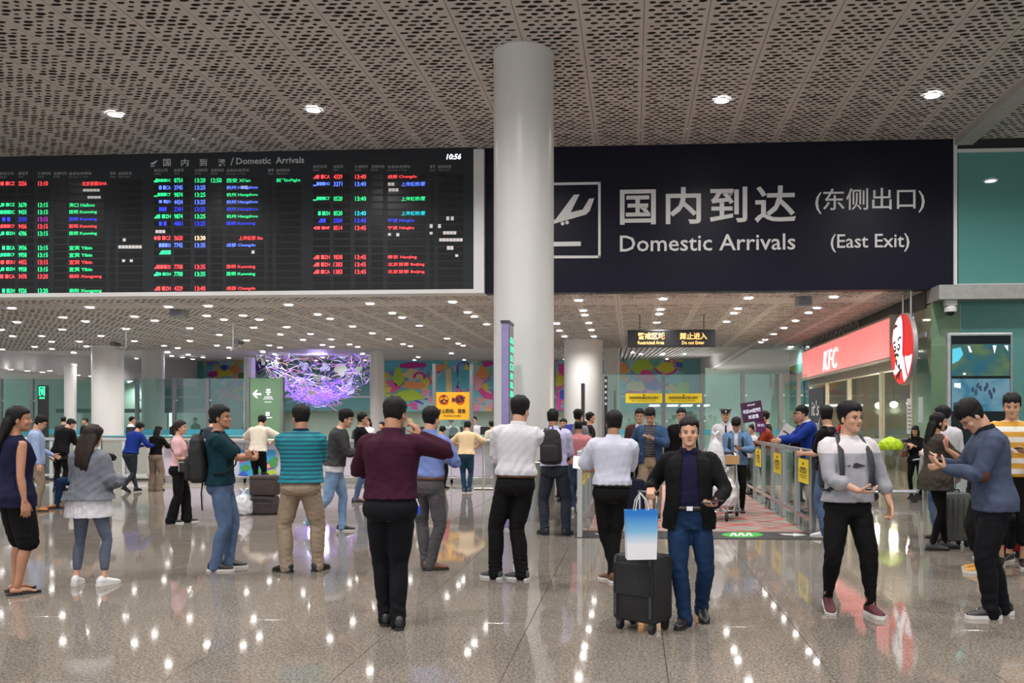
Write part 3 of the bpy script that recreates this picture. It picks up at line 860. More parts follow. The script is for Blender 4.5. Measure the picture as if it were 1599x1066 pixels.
# ceilings: perforated panels with real holes
def panel_mesh(seed, W=.92, Ln=1.84, nx=5, ny=16, rim=.030):
    r = random.Random(seed); g = MB()
    cw, ch = (W - 2 * rim) / nx, (Ln - .02) / ny; d = .035
    def quad(x0, x1, y0, y1): g.add([(x0, y0, 0), (x1, y0, 0), (x1, y1, 0), (x0, y1, 0)], [(0, 1, 2, 3)])
    quad(.004, rim, .0, Ln); quad(W - rim, W - .004, .0, Ln); quad(rim, W - rim, 0, .01); quad(rim, W - rim, Ln - .01, Ln)
    for j in range(ny):
        off = (j % 2) * .5
        y0 = .01 + j * ch; y1 = y0 + ch
        xs = [rim + (i + off) * cw for i in range(nx + 1 - (j % 2))]
        if j % 2:
            quad(rim, xs[0], y0, y1); quad(xs[-1], W - rim, y0, y1)
        for i in range(len(xs) - 1):
            x0, x1 = xs[i], xs[i + 1]; xm = (x0 + x1) / 2 + r.uniform(-.008, .008); ym = (y0 + y1) / 2 + r.uniform(-.014, .014)
            big = r.random(); hw = cw * (.20 + .29 * big); hh = ch * (.24 + .17 * r.random() ** .7) * (.80 + .20 * big)
            out = [(x0, y0), (xm, y0), (x1, y0), (x1, y1), (xm, y1), (x0, y1)]
            inn = [(xm - hw * .98, ym - hh * .25), (xm - hw * .2, ym - hh), (xm + hw * .75, ym - hh * .75), (xm + hw, ym + hh * .2), (xm + hw * .2, ym + hh), (xm - hw * .75, ym + hh * .8)]
            vs = [(a, b, 0) for a, b in out] + [(a, b, 0) for a, b in inn]
            g.add(vs, [(k, (k + 1) % 6, 6 + (k + 1) % 6, 6 + k) for k in range(6)]); s0 = g.cur; g.cur = 1; g.add([(a, b, 0) for a, b in inn] + [(a, b, d) for a, b in inn], [(k, (k + 1) % 6, 6 + (k + 1) % 6, 6 + k) for k in range(6)]); g.cur = s0
    return g
def ceiling(name, z, x1, ncol, y0, y1, seeds, extra):
    root = thing(name, None, None, (0, 0, 0)); root['kind'] = 'structure'
    ms = []
    for sd in seeds:
        o = panel_mesh(sd).build('ceiling_panel', [PANEL, HOLE_W], root, world=False); ms.append(o)
    n = 0; nr = int(math.ceil((y1 - y0) / 1.84 - .01))
    for j in range(nr):
        y = y1 - (j + 1) * 1.84
        if y < y0 - .9: y = y0
        for i in range(ncol):
            x = x1 - (i + 1) * .92
            if n < len(ms): o = ms[n]
            else:
                o = bpy.data.objects.new('ceiling_panel', ms[rnd.randrange(len(ms))].data); COL.objects.link(o); o.parent = root
            o.location = (x, y, z + rnd.uniform(0, .004)); n += 1
    g = MB(); g.box(x1 - ncol * .92, x1, y0, y1, z + .33, z + .36); g.build('plenum', VOID, root)
    return root
ch_ = ceiling('ceiling', ZH, 6.60, 22, 7.0, YB - .02, (1, 2, 3), None)
g = MB(); g.box(-34, 12, -8, 7.0 + .2, ZH, ZH + .3); g.box(-34, 6.6 - 22 * .92, 7, YB, ZH, ZH + .3); g.build('ceiling_plain', PANEL, ch_)
cl_ = ceiling('ceiling', ZL, 6.10, 34, YB + .2, YF - .05, (5, 6, 7), None)
# right bay beyond the beam
g = MB()
for i in range(6):
    for j in range(7):
        pm = panel_mesh(20 + (i * 7 + j) % 5); pm_v = [(a + 6.95 + i * .92, b + YB - (j + 1) * 1.84, c + ZH) for a, b, c in pm.v]; g.add(pm_v, pm.f); g.mi[-len(pm.f):] = pm.mi
o = g.build('bay_ceiling_panels', [PANEL, HOLE_W], ch_); o['kind'] = 'stuff'; o.name = 'bay_ceiling_panel'
g = MB(); g.box(6.9, 12.5, 5, YB, ZH + .33, ZH + .36); g.build('plenum', VOID, ch_)
b = MB(); b.box(6.60, 6.95, 2, YB - .02, ZH - .13, ZH + .02); o = b.build('trim_beam', M('beam_grey', (.42, .41, .40), .4)); tag(o, kind='structure')

# ---- downlights
def make_downlight(r=.115, emat=LAMP_E, W=30, rimm=WHITE, cone=150):
    root = thing('downlight', 'x', 'light')
    g = MB(); n = 20; vs = []; fs = []
    for rr, z in ((r, 0.02), (r, -.006), (r + .022, -.010), (r + .026, 0.004)):
        for i in range(n): a = 2 * math.pi * i / n; vs.append((rr * math.cos(a), rr * math.sin(a), z))
    for j in range(3):
        for i in range(n): k = (i + 1) % n; fs.append((j * n + i, j * n + k, (j + 1) * n + k, (j + 1) * n + i))
    g.add(vs, fs); g.build('rim', rimm, root, True, False)
    g = MB(); g.cyl((0, 0, -.002), r, .012, 20); g.build('lens', emat, root, False, False)
    l = bpy.data.lights.new('lamp', 'SPOT'); l.energy = W; l.spot_size = R(cone); l.spot_blend = 1.0; l.shadow_soft_size = .11; l.color = (1.0, .955, .92)
    lo = bpy.data.objects.new('lamp', l); lo.location = (0, 0, -.05); link(lo, root)
    return root
def place(proto, pts, lab, group, first):
    out = []
    for i, p in enumerate(pts):
        o = first if (i == 0 and first is not None) else copy_tree(proto)
        o.location = p; o['label'] = lab if isinstance(lab, str) else lab[i]; o['group'] = group; out.append(o)
    return out
hi = make_downlight(.125, LAMP_E, DOWN_UP)
HX = [-13.5, -9.74, -5.92, -2.2, 1.6, 5.31]
pts = [(x, 15.6, ZH - .02) for x in HX]
labs = ['round downlight at the far left end of the high perforated ceiling', 'round downlight in the high ceiling above the left columns of the flight board', 'round downlight in the high ceiling above the Domestic Arrivals board title',
        'round downlight hidden behind the big white column', 'round downlight in the high ceiling above the centre of the navy exit sign', 'round downlight in the high ceiling nearest the grey ceiling beam']
place(hi, pts, labs, 'downlights in the high ceiling', hi)
place(hi, [(x, y, ZH - .03) for y in (10.1, 4.6, -1.0) for x in HX], 'round downlight in the high ceiling over the front of the hall', 'downlights over the front of the hall', None)
place(hi, [(x, y, ZH - .02) for x, y in ((8.6, 15.0), (9.2, 9.6))], 'round downlight in the side bay ceiling right of the beam', 'downlights in the side bay', None)
A = [(72,165),(562,160),(1052,157),(1300,152),(393,223),(840,218),(1293,213),(1520,211),(106,253),(535,248),(965,243),(1398,237),(390,298),(785,294),(1185,290),(77,340),(262,340),(630,338),(1370,332),(323,374),(495,373),(840,371),(1187,369),(1540,366),(215,406),(540,404),(1025,400),(1355,398),(14,423),(325,420),(1110,414),(1430,411),(5,300)]
B_ = [(270,138),(753,131),(1243,121),(440,194),(885,187),(1333,182),(95,225),(515,220),(942,213),(1373,207),(62,273),(258,270),(650,266),(1046,261),(1445,253),(220,313),(400,310),(767,306),(355,345),(523,343),(865,341),(1210,337),(155,378),(470,375),(632,373),(950,370),(1278,367),(218,391),(525,387),(680,387),(993,382),(1307,380)]
C_ = [(175,117),(702,108),(1236,103),(203,180),(685,174),(1170,168),(213,208),(677,203),(1145,197),(38,261),(237,258),(662,255),(1098,250),(1530,244),(55,305),(255,301),(1457,289),(86,341),(270,341),(1393,327),(1340,362),(1313,377)]
px = [(x / 4, 440 + y / 4) for x, y in A] + [(380 + x / 3.807, 440 + y / 3.807) for x, y in B_] + [(860 + x / 4, 440 + y / 4) for x, y in C_] + [(1302, 464), (1276, 481), (1263, 488.5)]
lo = make_downlight(.085, LAMP_E, DOWN_LOW)
pts = []
for p in px:
    w = plane_z(p[0], p[1], ZL - .012)
    if w.y < YF - .1 and w.x < 6.0: pts.append(tuple(w))
place(lo, pts, 'small round downlight in the low perforated ceiling behind the boards', 'downlights in the low ceiling', lo)

# ---- the two big boards
sx0, sx1 = -3.14, 6.58
root = thing('arrivals_sign', 'wide navy Domestic Arrivals East Exit sign with white characters right of the column', 'sign', (1.7, YB, ZL))
g = MB(); g.box(sx0, sx1, YB, YB + .3, ZL, ZH + .05); g.build('panel', NAVY_S, root)
g = MB(); g.box(sx1, sx1 + .07, YB - .03, YB + .3, ZL - .02, ZH); g.build('edge_trim', WHITE, root)
yf = YB - .012
FIT = []
def fit(body, m, parent, box, Y=None, rot=(R(90), 0, 0), bold=0.0, ext=.004, name='lettering', space=1.0, shear=0., world=True, key=None, stretch=True):
    """text scaled to fill box=(x0,y0,x1,y1) in photograph pixels on the plane Y, or a world box if Y is None: (centre, w, h)"""
    if Y is not None:
        a = at(box[0], box[3], Y); b2 = at(box[2], box[1], Y); c = (a + b2) / 2; w = b2.x - a.x; h = b2.z - a.z
    else: c, w, h = V3(box[0]), box[1], box[2]
    o = text(body, m, parent, (0, 0, 0), 1.0, rot, ext, bold, 'LEFT', 1.0, shear, name, space, False)
    off = V3((0, 0, 0)); p = parent
    if world:
        while p is not None: off = off + V3(p.location); p = p.parent
    FIT.append((o, c - off, w, h, stretch)); return o
def flush_fit():
    bpy.context.view_layer.update()
    for o, c, w, h, st in FIT:
        bb = [V3(q) for q in o.bound_box]; x0 = min(q.x for q in bb); x1 = max(q.x for q in bb); y0 = min(q.y for q in bb); y1 = max(q.y for q in bb)
        if x1 - x0 < 1e-6: continue
        sx = w / (x1 - x0); sy = h / max(y1 - y0, 1e-6) if h else sx
        if w == 0: sx = sy
        o.scale = (sx, sy, 1)
        m = o.rotation_euler.to_matrix()
        o.location = c - m @ V3(((x0 + x1) / 2 * sx, (y0 + y1) / 2 * sy, 0))
    dg = bpy.context.evaluated_depsgraph_get()
    for o in [q for q in bpy.data.objects if q.type == 'FONT']:
        me = bpy.data.meshes.new_from_object(o.evaluated_get(dg), depsgraph=dg)
        nm = o.name; n2 = bpy.data.objects.new('t', me); link(n2, o.parent)
        n2.location = o.location; n2.rotation_euler = o.rotation_euler; n2.scale = o.scale
        me.transform(Matrix.Diagonal((o.scale[0], o.scale[1], 1, 1))); n2.scale = (1, 1, 1)
        for k in o.keys(): n2[k] = o[k]
        cu = o.data; bpy.data.objects.remove(o); bpy.data.curves.remove(cu); n2.name = nm; me.name = nm
def poly(pts_, m, parent, Y, name, th=.006):
    g = MB(); P = [at(x, y, Y) for x, y in pts_]
    g.prism([(p.x, p.z) for p in P], th, 'y', Y - th); return g.build(name, m, parent)
fit('国内到达', LETTER, root, (968, 289, 1243, 351), yf, bold=.018, space=1.18)
fit('(东侧出口)', LETTER, root, (1273, 292, 1444, 334), yf, bold=.006)
fit('Domestic Arrivals', LETTER, root, (968, 364, 1242, 393), yf, bold=.008)
fit('(East Exit)', LETTER, root, (1297, 364, 1420, 394), yf, bold=.008)
for q in ([(815, 286), (938, 284), (938, 288), (815, 290)], [(815, 399), (938, 399), (938, 403), (815, 403.5)], [(934, 284), (938, 284), (938, 403), (934, 403)], [(815, 286), (819, 286), (819, 403), (815, 403)]): poly(q, LETTER, root, yf, 'pictogram_frame')
poly([(825, 350), (832, 345), (845, 352), (868, 342), (896, 304), (905, 303.5), (891, 331.5), (910, 327), (920, 310), (928, 309.5), (921, 329), (915, 335), (866, 349), (835, 358)], LETTER, root, yf, 'aircraft_pictogram')
for cx in (878.5, 885.5):
    poly([(cx + 3 * math.cos(a), 349 - (cx - 878.5) * .25 + 3 * math.sin(a)) for a in [i * .628 for i in range(10)]], LETTER, root, yf, 'wheel_pictogram')
poly([(835, 378), (907, 377), (907, 384), (835, 385)], LETTER, root, yf, 'runway_pictogram')

bx0 = -17.0; yb = YB - .10
BOARD = M('board_grey', (0.020, 0.024, 0.028), 0.45, var=0.05, spec=.25)
CELL = M('board_cell', (0.003, 0.003, 0.0035), 0.3, var=0.05)
root = thing('flight_board', 'long dark LED flight information board titled Domestic Arrivals under the high ceiling', 'display board', (-8, YB, ZL))
g = MB(); g.box(bx0, -3.36, yb, YB + .3, ZL + .08, ZH + .05); g.build('board_panel', BOARD, root)
g = MB(); g.box(bx0, -3.14, yb - .03, YB + .3, ZL - .01, ZL + .075); g.box(-3.36, -3.14, yb - .03, YB + .3, ZL + .075, ZH - .05); g.build('board_frame', WHITE, root)
yc = yb - .002
cols3 = [(489, 515), (521, 547), (554, 574), (580, 598), (605.5, 664), (671, 677), (684, 723)]
cols2 = [(240.5, 266.5), (272, 297.5), (304, 323), (329.6, 347), (353.8, 411.7), (418.7, 424.6), (431.6, 469)]
cols1 = [(-5, 23), (29, 53), (59, 77), (84, 104), (108, 164), (172, 179), (185, 222)]
LED = {k: M('led_' + k, c, .5, emit=s_, ecol=c, var=0) for k, c, s_ in (('red', (1, .06, .07), 1.1), ('green', (.03, 1, .33), .75), ('blue', (.09, .17, 1), 1.5), ('dimblue', (.03, .05, .9), .8), ('cyan', (.0, .62, .75), .9), ('white', (.8, .85, 1), 1.6), ('orange', (1, .62, .38), 1.3), ('purple', (.45, .02, .5), .7), ('grey', (.5, .47, .46), .45))}
HDR = M('board_header', (.32, .33, .34), .6, emit=.05)
rows = {
 3: [('red', '◢■ ■CA', '4329', '13:40', '', '成都 Chengdu', 0), ('blue', '▂■■■HO', '3271', '13:40', '', '上海虹桥/蒙', 1), None, ('green', '▂■■■CY', '0520', '13:40', '', '上海虹桥/蒙', 1), None,
     ('green', '■ ■ZH', '8520', '13:40', '', '上海虹桥/蒙', 2), ('dimblue', '◢■■', '5504', '13:45', '', '宁波 Ningbo', 0), ('red', '◀■ ■MF', '8514', '13:45', '', '宁波 Ningbo', 0), None, None, None,
     ('red', '◢■ ■ZH', '9838', '13:45', '', '南京 Nanjing', 0), ('red', '◢■ ■ZH', '1383', '13:45', '', '北京首都 Beijing', 0), ('red', '◢■ ■CA', '1383', '13:45', '', '北京首都 Beijing', 0), None, None],
 2: [('green', '▟■■■SC', '8754', '13:20', '12:50', '西安 Xi\'an', 0), ('blue', '■ ■CA', '3745', '13:25', '', '杭州 Hangzhou', 0), ('green', '▂■■■CY', '9874', '13:25', '', '杭州 Hangzhou', 0), ('blue', '■ ■JD', '4424', '13:25', '', '杭州 Hangzhou', 0),
     ('dimblue', '■■■ ', '2301', '13:25', '', '杭州 Hangzhou', 0), ('green', '◢■ ■ZH', '9874', '13:25', '', '杭州 Hangzhou', 0), ('dimblue', '■ ■', '4801', '13:25', '', '昆明 Kunming', 0), None,
     ('red', '●■ ■CZ', '3620', '13:30', '', '上海虹桥 Sha', 3), ('blue', '■■■3S', '7742', '13:35', '', '成都 Chengdu', 0), ('green', '◢■■■', '', '', '', '', 0), None, ('red', '◢■■■3S', '7708', '13:35', '', '昆明 Kunming', 0), ('green', '▟■ ■ZH', '7708', '13:35', '', '昆明 Kunming', 0), None, ('red', '◢■ ■ZH', '4329', '13:40', '', '成都 Chengdu', 0)],
 1: [('red', '●■ ■CZ', '3256', '13:10', '', '北京首都/SHA', 4), None, None, ('green', '▂■ ■CZ', '3670', '13:15', '', '海口 Haikou', 0), ('green', '●■■■SC', '9435', '13:15', '', '昆明 Kunming', 0), ('dimblue', '■ ■', '2101', '13:15', '', '昆明 Kunming', 5), ('red', '▂■■■CY', '9436', '13:15', '', '昆明 Kunming', 0), ('green', '▂■ ■ZH', '4706', '13:15', '', '昆明 Kunming', 0), None,
     ('green', '■ ■CA', '3936', '13:15', '', '宜宾 Yibin', 0), ('green', '▂■■■CY', '9958', '13:15', '', '宜宾 Yibin', 0), ('red', '●■ ■3U', '4452', '13:15', '', '宜宾 Yibin', 0), ('green', '▂■ ■ZH', '9958', '13:15', '', '宜宾 Yibin', 0), ('red', '◢■ ■CA', '3478', '13:20', '', '襄阳 Xiangyang', 0), None, ('green', '■ ■ZH', '9326', '13:20', '', '襄阳 Xiangyang', 0)]}
cellmesh = {}
nar = MB()
ncell = 0
for sec, cols, ya, yz in ((3, cols3, 275.8, 447.0), (2, cols2, 281.5, 450.2), (1, cols1, 286.4, 453.8)):
    xm = (cols[0][0] + cols[-1][1]) / 2
    # header lettering
    hd = [('航空公司', 'Airline'), ('航班号', 'Flight No'), ('计划时间', 'STA'), ('变更时间', 'ETA'), ('始发站/经停站', 'From / Via'), ('楼号', 'Terminal'), ('航班状态', 'Flight Status')]
    for ci, ((x0, x1), (cn, en)) in enumerate(zip(cols, hd)):
        wcn = {0: 21, 1: 15, 2: 20, 3: 20, 4: 35, 5: 9, 6: 21}[ci]
        if x0 < 0: x0 = 0
        fit(cn, HDR, root, (x0, ya - 18.5, x0 + wcn, ya - 13), yb, ext=.002, name='header_lettering'); fit(en, HDR, root, (x0, ya - 11.5, x0 + wcn * (.85 if ci > 3 else .5), ya - 9), yb, ext=.002, name='header_lettering')
    for r_ in range(16):
        y = ya + (yz - ya) * r_ / 15
        for ci, (x0, x1) in enumerate(cols):
            a = at(x0, y + 4.1, yb); b2 = at(x1, y - 4.1, yb)
            if ci == 5: nar.box(a.x, b2.x, yb - .004, yb + .01, a.z, b2.z); continue
            w = round(b2.x - a.x, 2); h = .112
            if w not in cellmesh:
                g = MB()  # shallow bezel round a black cell
                g.box(-w / 2, w / 2, -.004, .01, -h / 2, h / 2); o = g.build('display_cell', CELL, root, False, False)
                cellmesh[w] = o.data
            else: o = bpy.data.objects.new('display_cell', cellmesh[w]); link(o, root)
            o.location = V3(((a.x + b2.x) / 2, yb, (a.z + b2.z) / 2)) - V3(root.location)
        row = rows[sec][r_]
        if not row: continue
        c, al, no, st, et, ct, fl = row; m = LED[c]
        b0 = lambda ci, f0=0., f1=1.: (cols[ci][0] + (cols[ci][1] - cols[ci][0]) * f0 + 0, y - 3.6, cols[ci][0] + (cols[ci][1] - cols[ci][0]) * f1, y + 3.6)
        y4 = yb - .006
        x0, x1 = cols[0]; al = al.strip()
        f0 = .0 if len(al) > 5 else .3
        fit(al, m, root, (x0 + (x1 - x0) * f0, y - 3.2, x0 + (x1 - x0) * (1.0 if len(al) > 3 else .75), y + 3.2), y4, ext=.002, bold=.012, name='led_text')
        if no: fit(no, m, root, b0(1, 0, .52), y4, ext=.002, bold=.012, name='led_text')
        if st: fit(st, LED['orange'] if fl == 3 else LED['cyan'] if fl == 2 else LED['purple'] if fl == 5 else m, root, b0(2, .03, .88), y4, ext=.002, bold=.012, name='led_text')
        if et: fit(et, m, root, b0(3, .0, .95), y4, ext=.002, bold=.012, name='led_text')
        if ct:
            wch = min(.98, (sum(1.9 if ord(q) > 999 else 1 for q in ct)) * .0655)
            if fl in (1, 2): fit(ct, LED['cyan'] if fl == 2 else m, root, b0(4, .36, 1.0), y4, ext=.002, bold=.004, name='led_text')
            elif fl == 3: fit(ct, m, root, b0(4, .33, .98), y4, ext=.002, bold=.004, name='led_text')
            elif fl == 4: fit(ct, m, root, b0(4, .36, 1.05), y4, ext=.002, bold=.004, name='led_text')
            else: fit(ct, m, root, b0(4, .0, wch), y4, ext=.002, bold=.006, name='led_text')
        if sec == 2 and r_ == 0: fit('起飞InFlight', m, root, b0(6, 0, 1.0), y4, ext=.002, bold=.006, name='led_text')
nar.build('narrow_cell_row', CELL, root)['kind'] = 'stuff'
# glare on the LED board, put in as glowing grey blocks
for bx_ in ((130, 295, 158, 299), (137, 306, 158, 310), (192, 372, 197, 377), (185, 383, 221, 388), (191, 405, 199, 409), (203, 405, 210, 409), (377, 290, 389, 295), (606, 285, 619, 290), (607, 294, 622, 299), (697, 338, 703, 344), (704, 338, 710, 344), (684, 350, 690, 356), (692, 361, 716, 366), (686, 372, 722, 377), (698, 384, 710, 390), (671, 350, 676, 356), (671, 362, 676, 366), (619, 364, 625, 369), (606, 364, 612, 368), (243, 359, 258, 364), (393, 391, 398, 396), (711, 397, 716, 401)):
    n = max(1, int((bx_[2] - bx_[0]) / 5))
    for i in range(n):
        a = at(bx_[0] + i * 5.3, bx_[3], yb); b2 = at(bx_[0] + i * 5.3 + 4.6, bx_[1], yb)
        g = MB(); g.box(a.x, b2.x, yb - .007, yb, a.z, b2.z); g.build('led_block', LED['grey'], root)
TIT = M('board_title', (.42, .44, .46), .5, emit=.05)
for ch, x in zip('国内到港', (255, 283, 311.5, 340.5)): fit(ch, TIT, root, (x, 248, x + 11.5, 259.5), yb, bold=.01, name='title_lettering')
fit('/', TIT, root, (360, 246, 365, 258), yb, name='title_lettering')
fit('Domestic  Arrivals', TIT, root, (369, 244.5, 475, 256.5), yb, bold=.014, name='title_lettering')
poly([(235, 255), (238, 254), (246, 250), (245, 252.5), (241, 256), (238, 257.5), (236, 257)], TIT, root, yb, 'aircraft_pictogram'); poly([(235, 259), (242, 258.6), (242, 260), (235, 260.4)], TIT, root, yb, 'runway_pictogram')
fit('10:56', LED['white'], root, (697, 240, 720, 249), yb, bold=.02, name='clock_digits', shear=.2)

# beam behind the boards that carries them, and the wall above the low ceiling
o = MB().box(-34, 12, YB + .31, YB + .5, ZL + .02, ZH + .42).build('trim_bulkhead', VOID); tag(o, kind='structure')

# ---- big column and other columns
def column(name, label, x, y, r, z1, base=None, m=WHITE_G, capr=True, group=None, z0=0.0):
    root = thing(name, label, 'column', (x, y, 0), 0, group)
    g = MB(); g.lathe((x, y, 0), [(r, z0 + (base or 0)), (r, z1 - .10), (r + .008, z1 - .095), (r + .012, z1)], 48); g.build('shaft', m, root, True)
    if base:
        g = MB(); g.lathe((x, y, 0), [(r + .012, 0), (r + .012, base - .02), (r + .004, base), (r, base + .004)], 48); g.build('base_sleeve', STEEL, root, True)
        g = MB(); g.tube([(x + (r + .022) * math.cos(a), y + (r + .022) * math.sin(a), base - .02) for a in [i * math.pi / 16 for i in range(32)]], .012, closed=True); g.build('trim_ring', STEEL, root, True)
    return root
column('column', 'large round white column in front between the flight board and the navy sign', -1.72, 13.5, .475, ZH, .92)
c = plane_z(168.5, 541, ZL); column('column', 'white round column with brushed steel foot, left of the blue sweater man', c.x, c.y, .535, ZL, .85)
c = plane_z(911, 532, ZL); column('column', 'thick white round column right of the big front column', c.x, c.y, .66, ZL, .55)
c = at(239, 600, 33.5); column('column', 'white round column behind the blue sweater man at the glass screen', c.x, c.y, .42, ZL + .4, .75)
c = at(955, 600, 33.0); column('column', 'slim bright white column beside the thick column', c.x, c.y, .31, ZL + .5, .5)
c = at(589, 600, 35.0); column('column', 'bright white column to the right of the hanging light sculpture', c.x, c.y, .29, ZL + .8, .5)
c = at(390, 600, 40.0); column('column', 'short white column seen above the glass screen at left', c.x, c.y, .26, 4.55, .5)
c = at(110, 640, 30.0); column('column', 'grey cream column behind the left glass screen', c.x, c.y, .20, 3.6, .3)

# ---- slatted ceiling of the inner hall, bulkheads, mural wall
SLAT = M('slatted_ceiling', (.50, .50, .50), .4, .2)
P = [at(-60, 552, YF + .1), at(1171, 541, YF + .1)]
xr0, xr1 = at(1171, 541, 32.2).x, at(1099, 585, 54).x
root = thing('ceiling', None, None, (0, 0, 0)); root['kind'] = 'structure'
g = MB(); nS = 0
za, zb_ = ZL + .02, 5.35
xl0, xl1 = -25.5, at(303, 567, 54).x
for i in range(150):
    u = i / 150; X0, X1 = xl0 + (xr0 + .3 - xl0) * u, xl1 + (xr1 + .3 - xl1) * u
    w = (xr0 - xl0) / 150 * .72
    g.add([(X0, YF, za), (X0 + w, YF, za), (X1 + w * .8, 54, zb_), (X1, 54, zb_), (X0, YF, za + .06), (X0 + w, YF, za + .06), (X1 + w * .8, 54, zb_ + .06), (X1, 54, zb_ + .06)], [(0, 1, 2, 3), (4, 7, 6, 5), (0, 3, 7, 4), (1, 5, 6, 2)])
g.build('ceiling_slats', SLAT, root)['kind'] = 'stuff'
g = MB(); g.add([(xl0 - 8, YF, za + .3), (xr0 + 8, YF, za + .3), (xr1 + 8, 54, zb_ + .3), (xl1 - 8, 54, zb_ + .3)], [(0, 1, 2, 3)]); g.build('slat_backing', M('slat_back', (.10, .10, .10), .8), root)
def sheet(name, quadpts, th, m):
    """a slab of thickness th behind a quad"""
    p = [V3(q) for q in quadpts]; n = (p[1] - p[0]).cross(p[3] - p[0]).normalized() * th
    g = MB(); g.add(p + [q + n for q in p], [(0, 1, 2, 3), (7, 6, 5, 4)] + [(i, 4 + i, 4 + (i + 1) % 4, (i + 1) % 4) for i in range(4)]); o = g.build(name, m); tag(o, kind='structure'); return o
bl0, bl1 = at(-40, 563, 32.6), at(303, 603, 54)
sheet('trim_fascia', [(bl0.x, bl0.y, 3.69), (bl1.x, bl1.y, 3.69), (bl1.x, bl1.y, 5.6), (bl0.x, bl0.y, 5.2)], .2, WHITE)
sheet('trim_fascia', [(xr1, 54, 4.36), (xr0, 32.1, 4.25), (xr0, 32.1, 4.27), (xr1, 54, 5.45)], .2, WHITE)
sheet('ceiling_inner_left', [(bl0.x - 12, 32.6, 3.69), (bl1.x - 12, 60, 3.69), (bl1.x, 54, 3.69), (bl0.x, 32.6, 3.69)], .1, SLAT)
sheet('ceiling_inner_right', [(xr0, 32.1, 4.27), (xr1, 54, 4.38), (14, 54, 4.38), (14, 32.1, 4.27)], .1, SLAT)
fl = make_downlight(.10, LAMP_F, DOWN_FAR, WHITE, 160)
pts = []
for x, y in ((1268/4,472/4),(1140/4,472/4),(1205/4,483/4),(1073/4,464/4),(67/4,549/4),(27/4,560/4),(170/4,557/4),(265/4,565/4),(312/4,556/4),(440/4,592/4),(487/4,583/4),(568/4,590/4),(815/4,623/4)):
    z = 3.66 if y > 130 and x < 215 else 4.62
    w = plane_z(x, 440 + y, z)
    if 32.5 < w.y < 60: pts.append(tuple(w))
for x, y in ((563,447),(700,440),(694,457),(835,446)):
    w = plane_z(860 + x / 4, 440 + y / 4, 4.7); w.z = za + (zb_ - za) * (w.y - YF) / 22 - .03; pts.append(tuple(w)) if w.y < 54 else None
for x, y in ((1360,471),(1255,521),(1173,560),(1162,594),(1435,510),(1408,519),(1385,530),(1332,551),(1310,558),(1450,557),(1537,469),(1505,482),(1500,406)):
    w = plane_z(860 + x / 4, 440 + y / 4, 4.24)
    if w.y < 44: pts.append(tuple(w))
place(fl, pts, 'small round downlight in the inner hall ceiling beyond the glass screens', 'downlights of the inner hall', fl)

place(fl, [(x, 50.5, za + (zb_ - za) * (50.5 - YF) / 22 - .05) for x in range(-22, 4, 3)], 'added downlight in the slatted ceiling that brightens the mural wall', 'lamps added to brighten the mural', None)  # lamps added before the mural only to brighten it
place(fl, [(x, 37.5, za + (zb_ - za) * (37.5 - YF) / 22 - .05) for x in range(-24, 4, 4)] + [(x, 43.5, za + (zb_ - za) * (43.5 - YF) / 22 - .05) for x in range(-26, 4, 5)] + [(x, 34.0, za + (zb_ - za) * 2 / 22 - .05) for x in (-23, -19, -15)], 'added downlight in the slatted ceiling that brightens the inner hall', 'lamps added to brighten the inner hall', None)  # extra lamps added to brighten the inner hall and its left fascia
# mural wall
def mural_mat():
    m = bpy.data.materials.new('mural_print'); m.use_nodes = True; nt = m.node_tree; b = nt.nodes['Principled BSDF']; L = nt.links.new
    ge = nd(nt, 'ShaderNodeNewGeometry')
    n0 = nd(nt, 'ShaderNodeTexNoise', Scale=.9, Detail=2.0, Distortion=1.6); L(ge.outputs['Position'], n0.inputs['Vector'])
    vo = nd(nt, 'ShaderNodeTexVoronoi', Scale=1.5); L(n0.outputs['Color'], vo.inputs['Vector'])
    ad = nd(nt, 'ShaderNodeVectorMath', operation='ADD'); sc_ = nd(nt, 'ShaderNodeVectorMath', operation='SCALE'); sc_.inputs['Scale'].default_value = 2.2
    L(n0.outputs['Color'], sc_.inputs[0]); L(sc_.outputs[0], ad.inputs[0]); L(ge.outputs['Position'], ad.inputs[1]); L(ad.outputs[0], vo.inputs['Vector'])
    bw = nd(nt, 'ShaderNodeSeparateColor'); L(vo.outputs['Color'], bw.inputs[0])
    cr = nd(nt, 'ShaderNodeValToRGB'); cr.color_ramp.interpolation = 'CONSTANT'; e = cr.color_ramp.elements
    cs = [(0, srgb(110, 190, 200)), (.34, srgb(150, 200, 205)), (.46, srgb(215, 90, 160)), (.54, srgb(205, 190, 80)), (.64, srgb(120, 130, 200)), (.72, srgb(225, 150, 175)), (.80, srgb(90, 165, 195)), (.90, srgb(230, 170, 110)), (.95, srgb(110, 175, 120))]
    e[0].position = 0; e[0].color = cs[0][1] + (1,); e[1].position = cs[1][0]; e[1].color = cs[1][1] + (1,)
    for p_, c in cs[2:]: k = e.new(p_); k.color = c + (1,)
    L(bw.outputs[0], cr.inputs[0]); L(cr.outputs[0], b.inputs['Base Color']); b.inputs['Roughness'].default_value = .5
    return m
MURAL = mural_mat()
MC = {k: M('mural_' + k, srgb(*c), .5, var=.05) for k, c in dict(pink=(220, 70, 150), magenta=(190, 40, 140), yellow=(210, 205, 70), lime=(170, 200, 60), purple=(110, 90, 190), blue=(60, 90, 190), orange=(225, 150, 90), rose=(235, 160, 180), green=(70, 150, 80), teal=(90, 185, 200), cream=(225, 200, 150)).items()}
YM = 54.0
o = MB().box(-34, 14, YM + .02, YM + .3, 2.15, 6.2).build('wall_back', TEALW); tag(o, kind='structure')
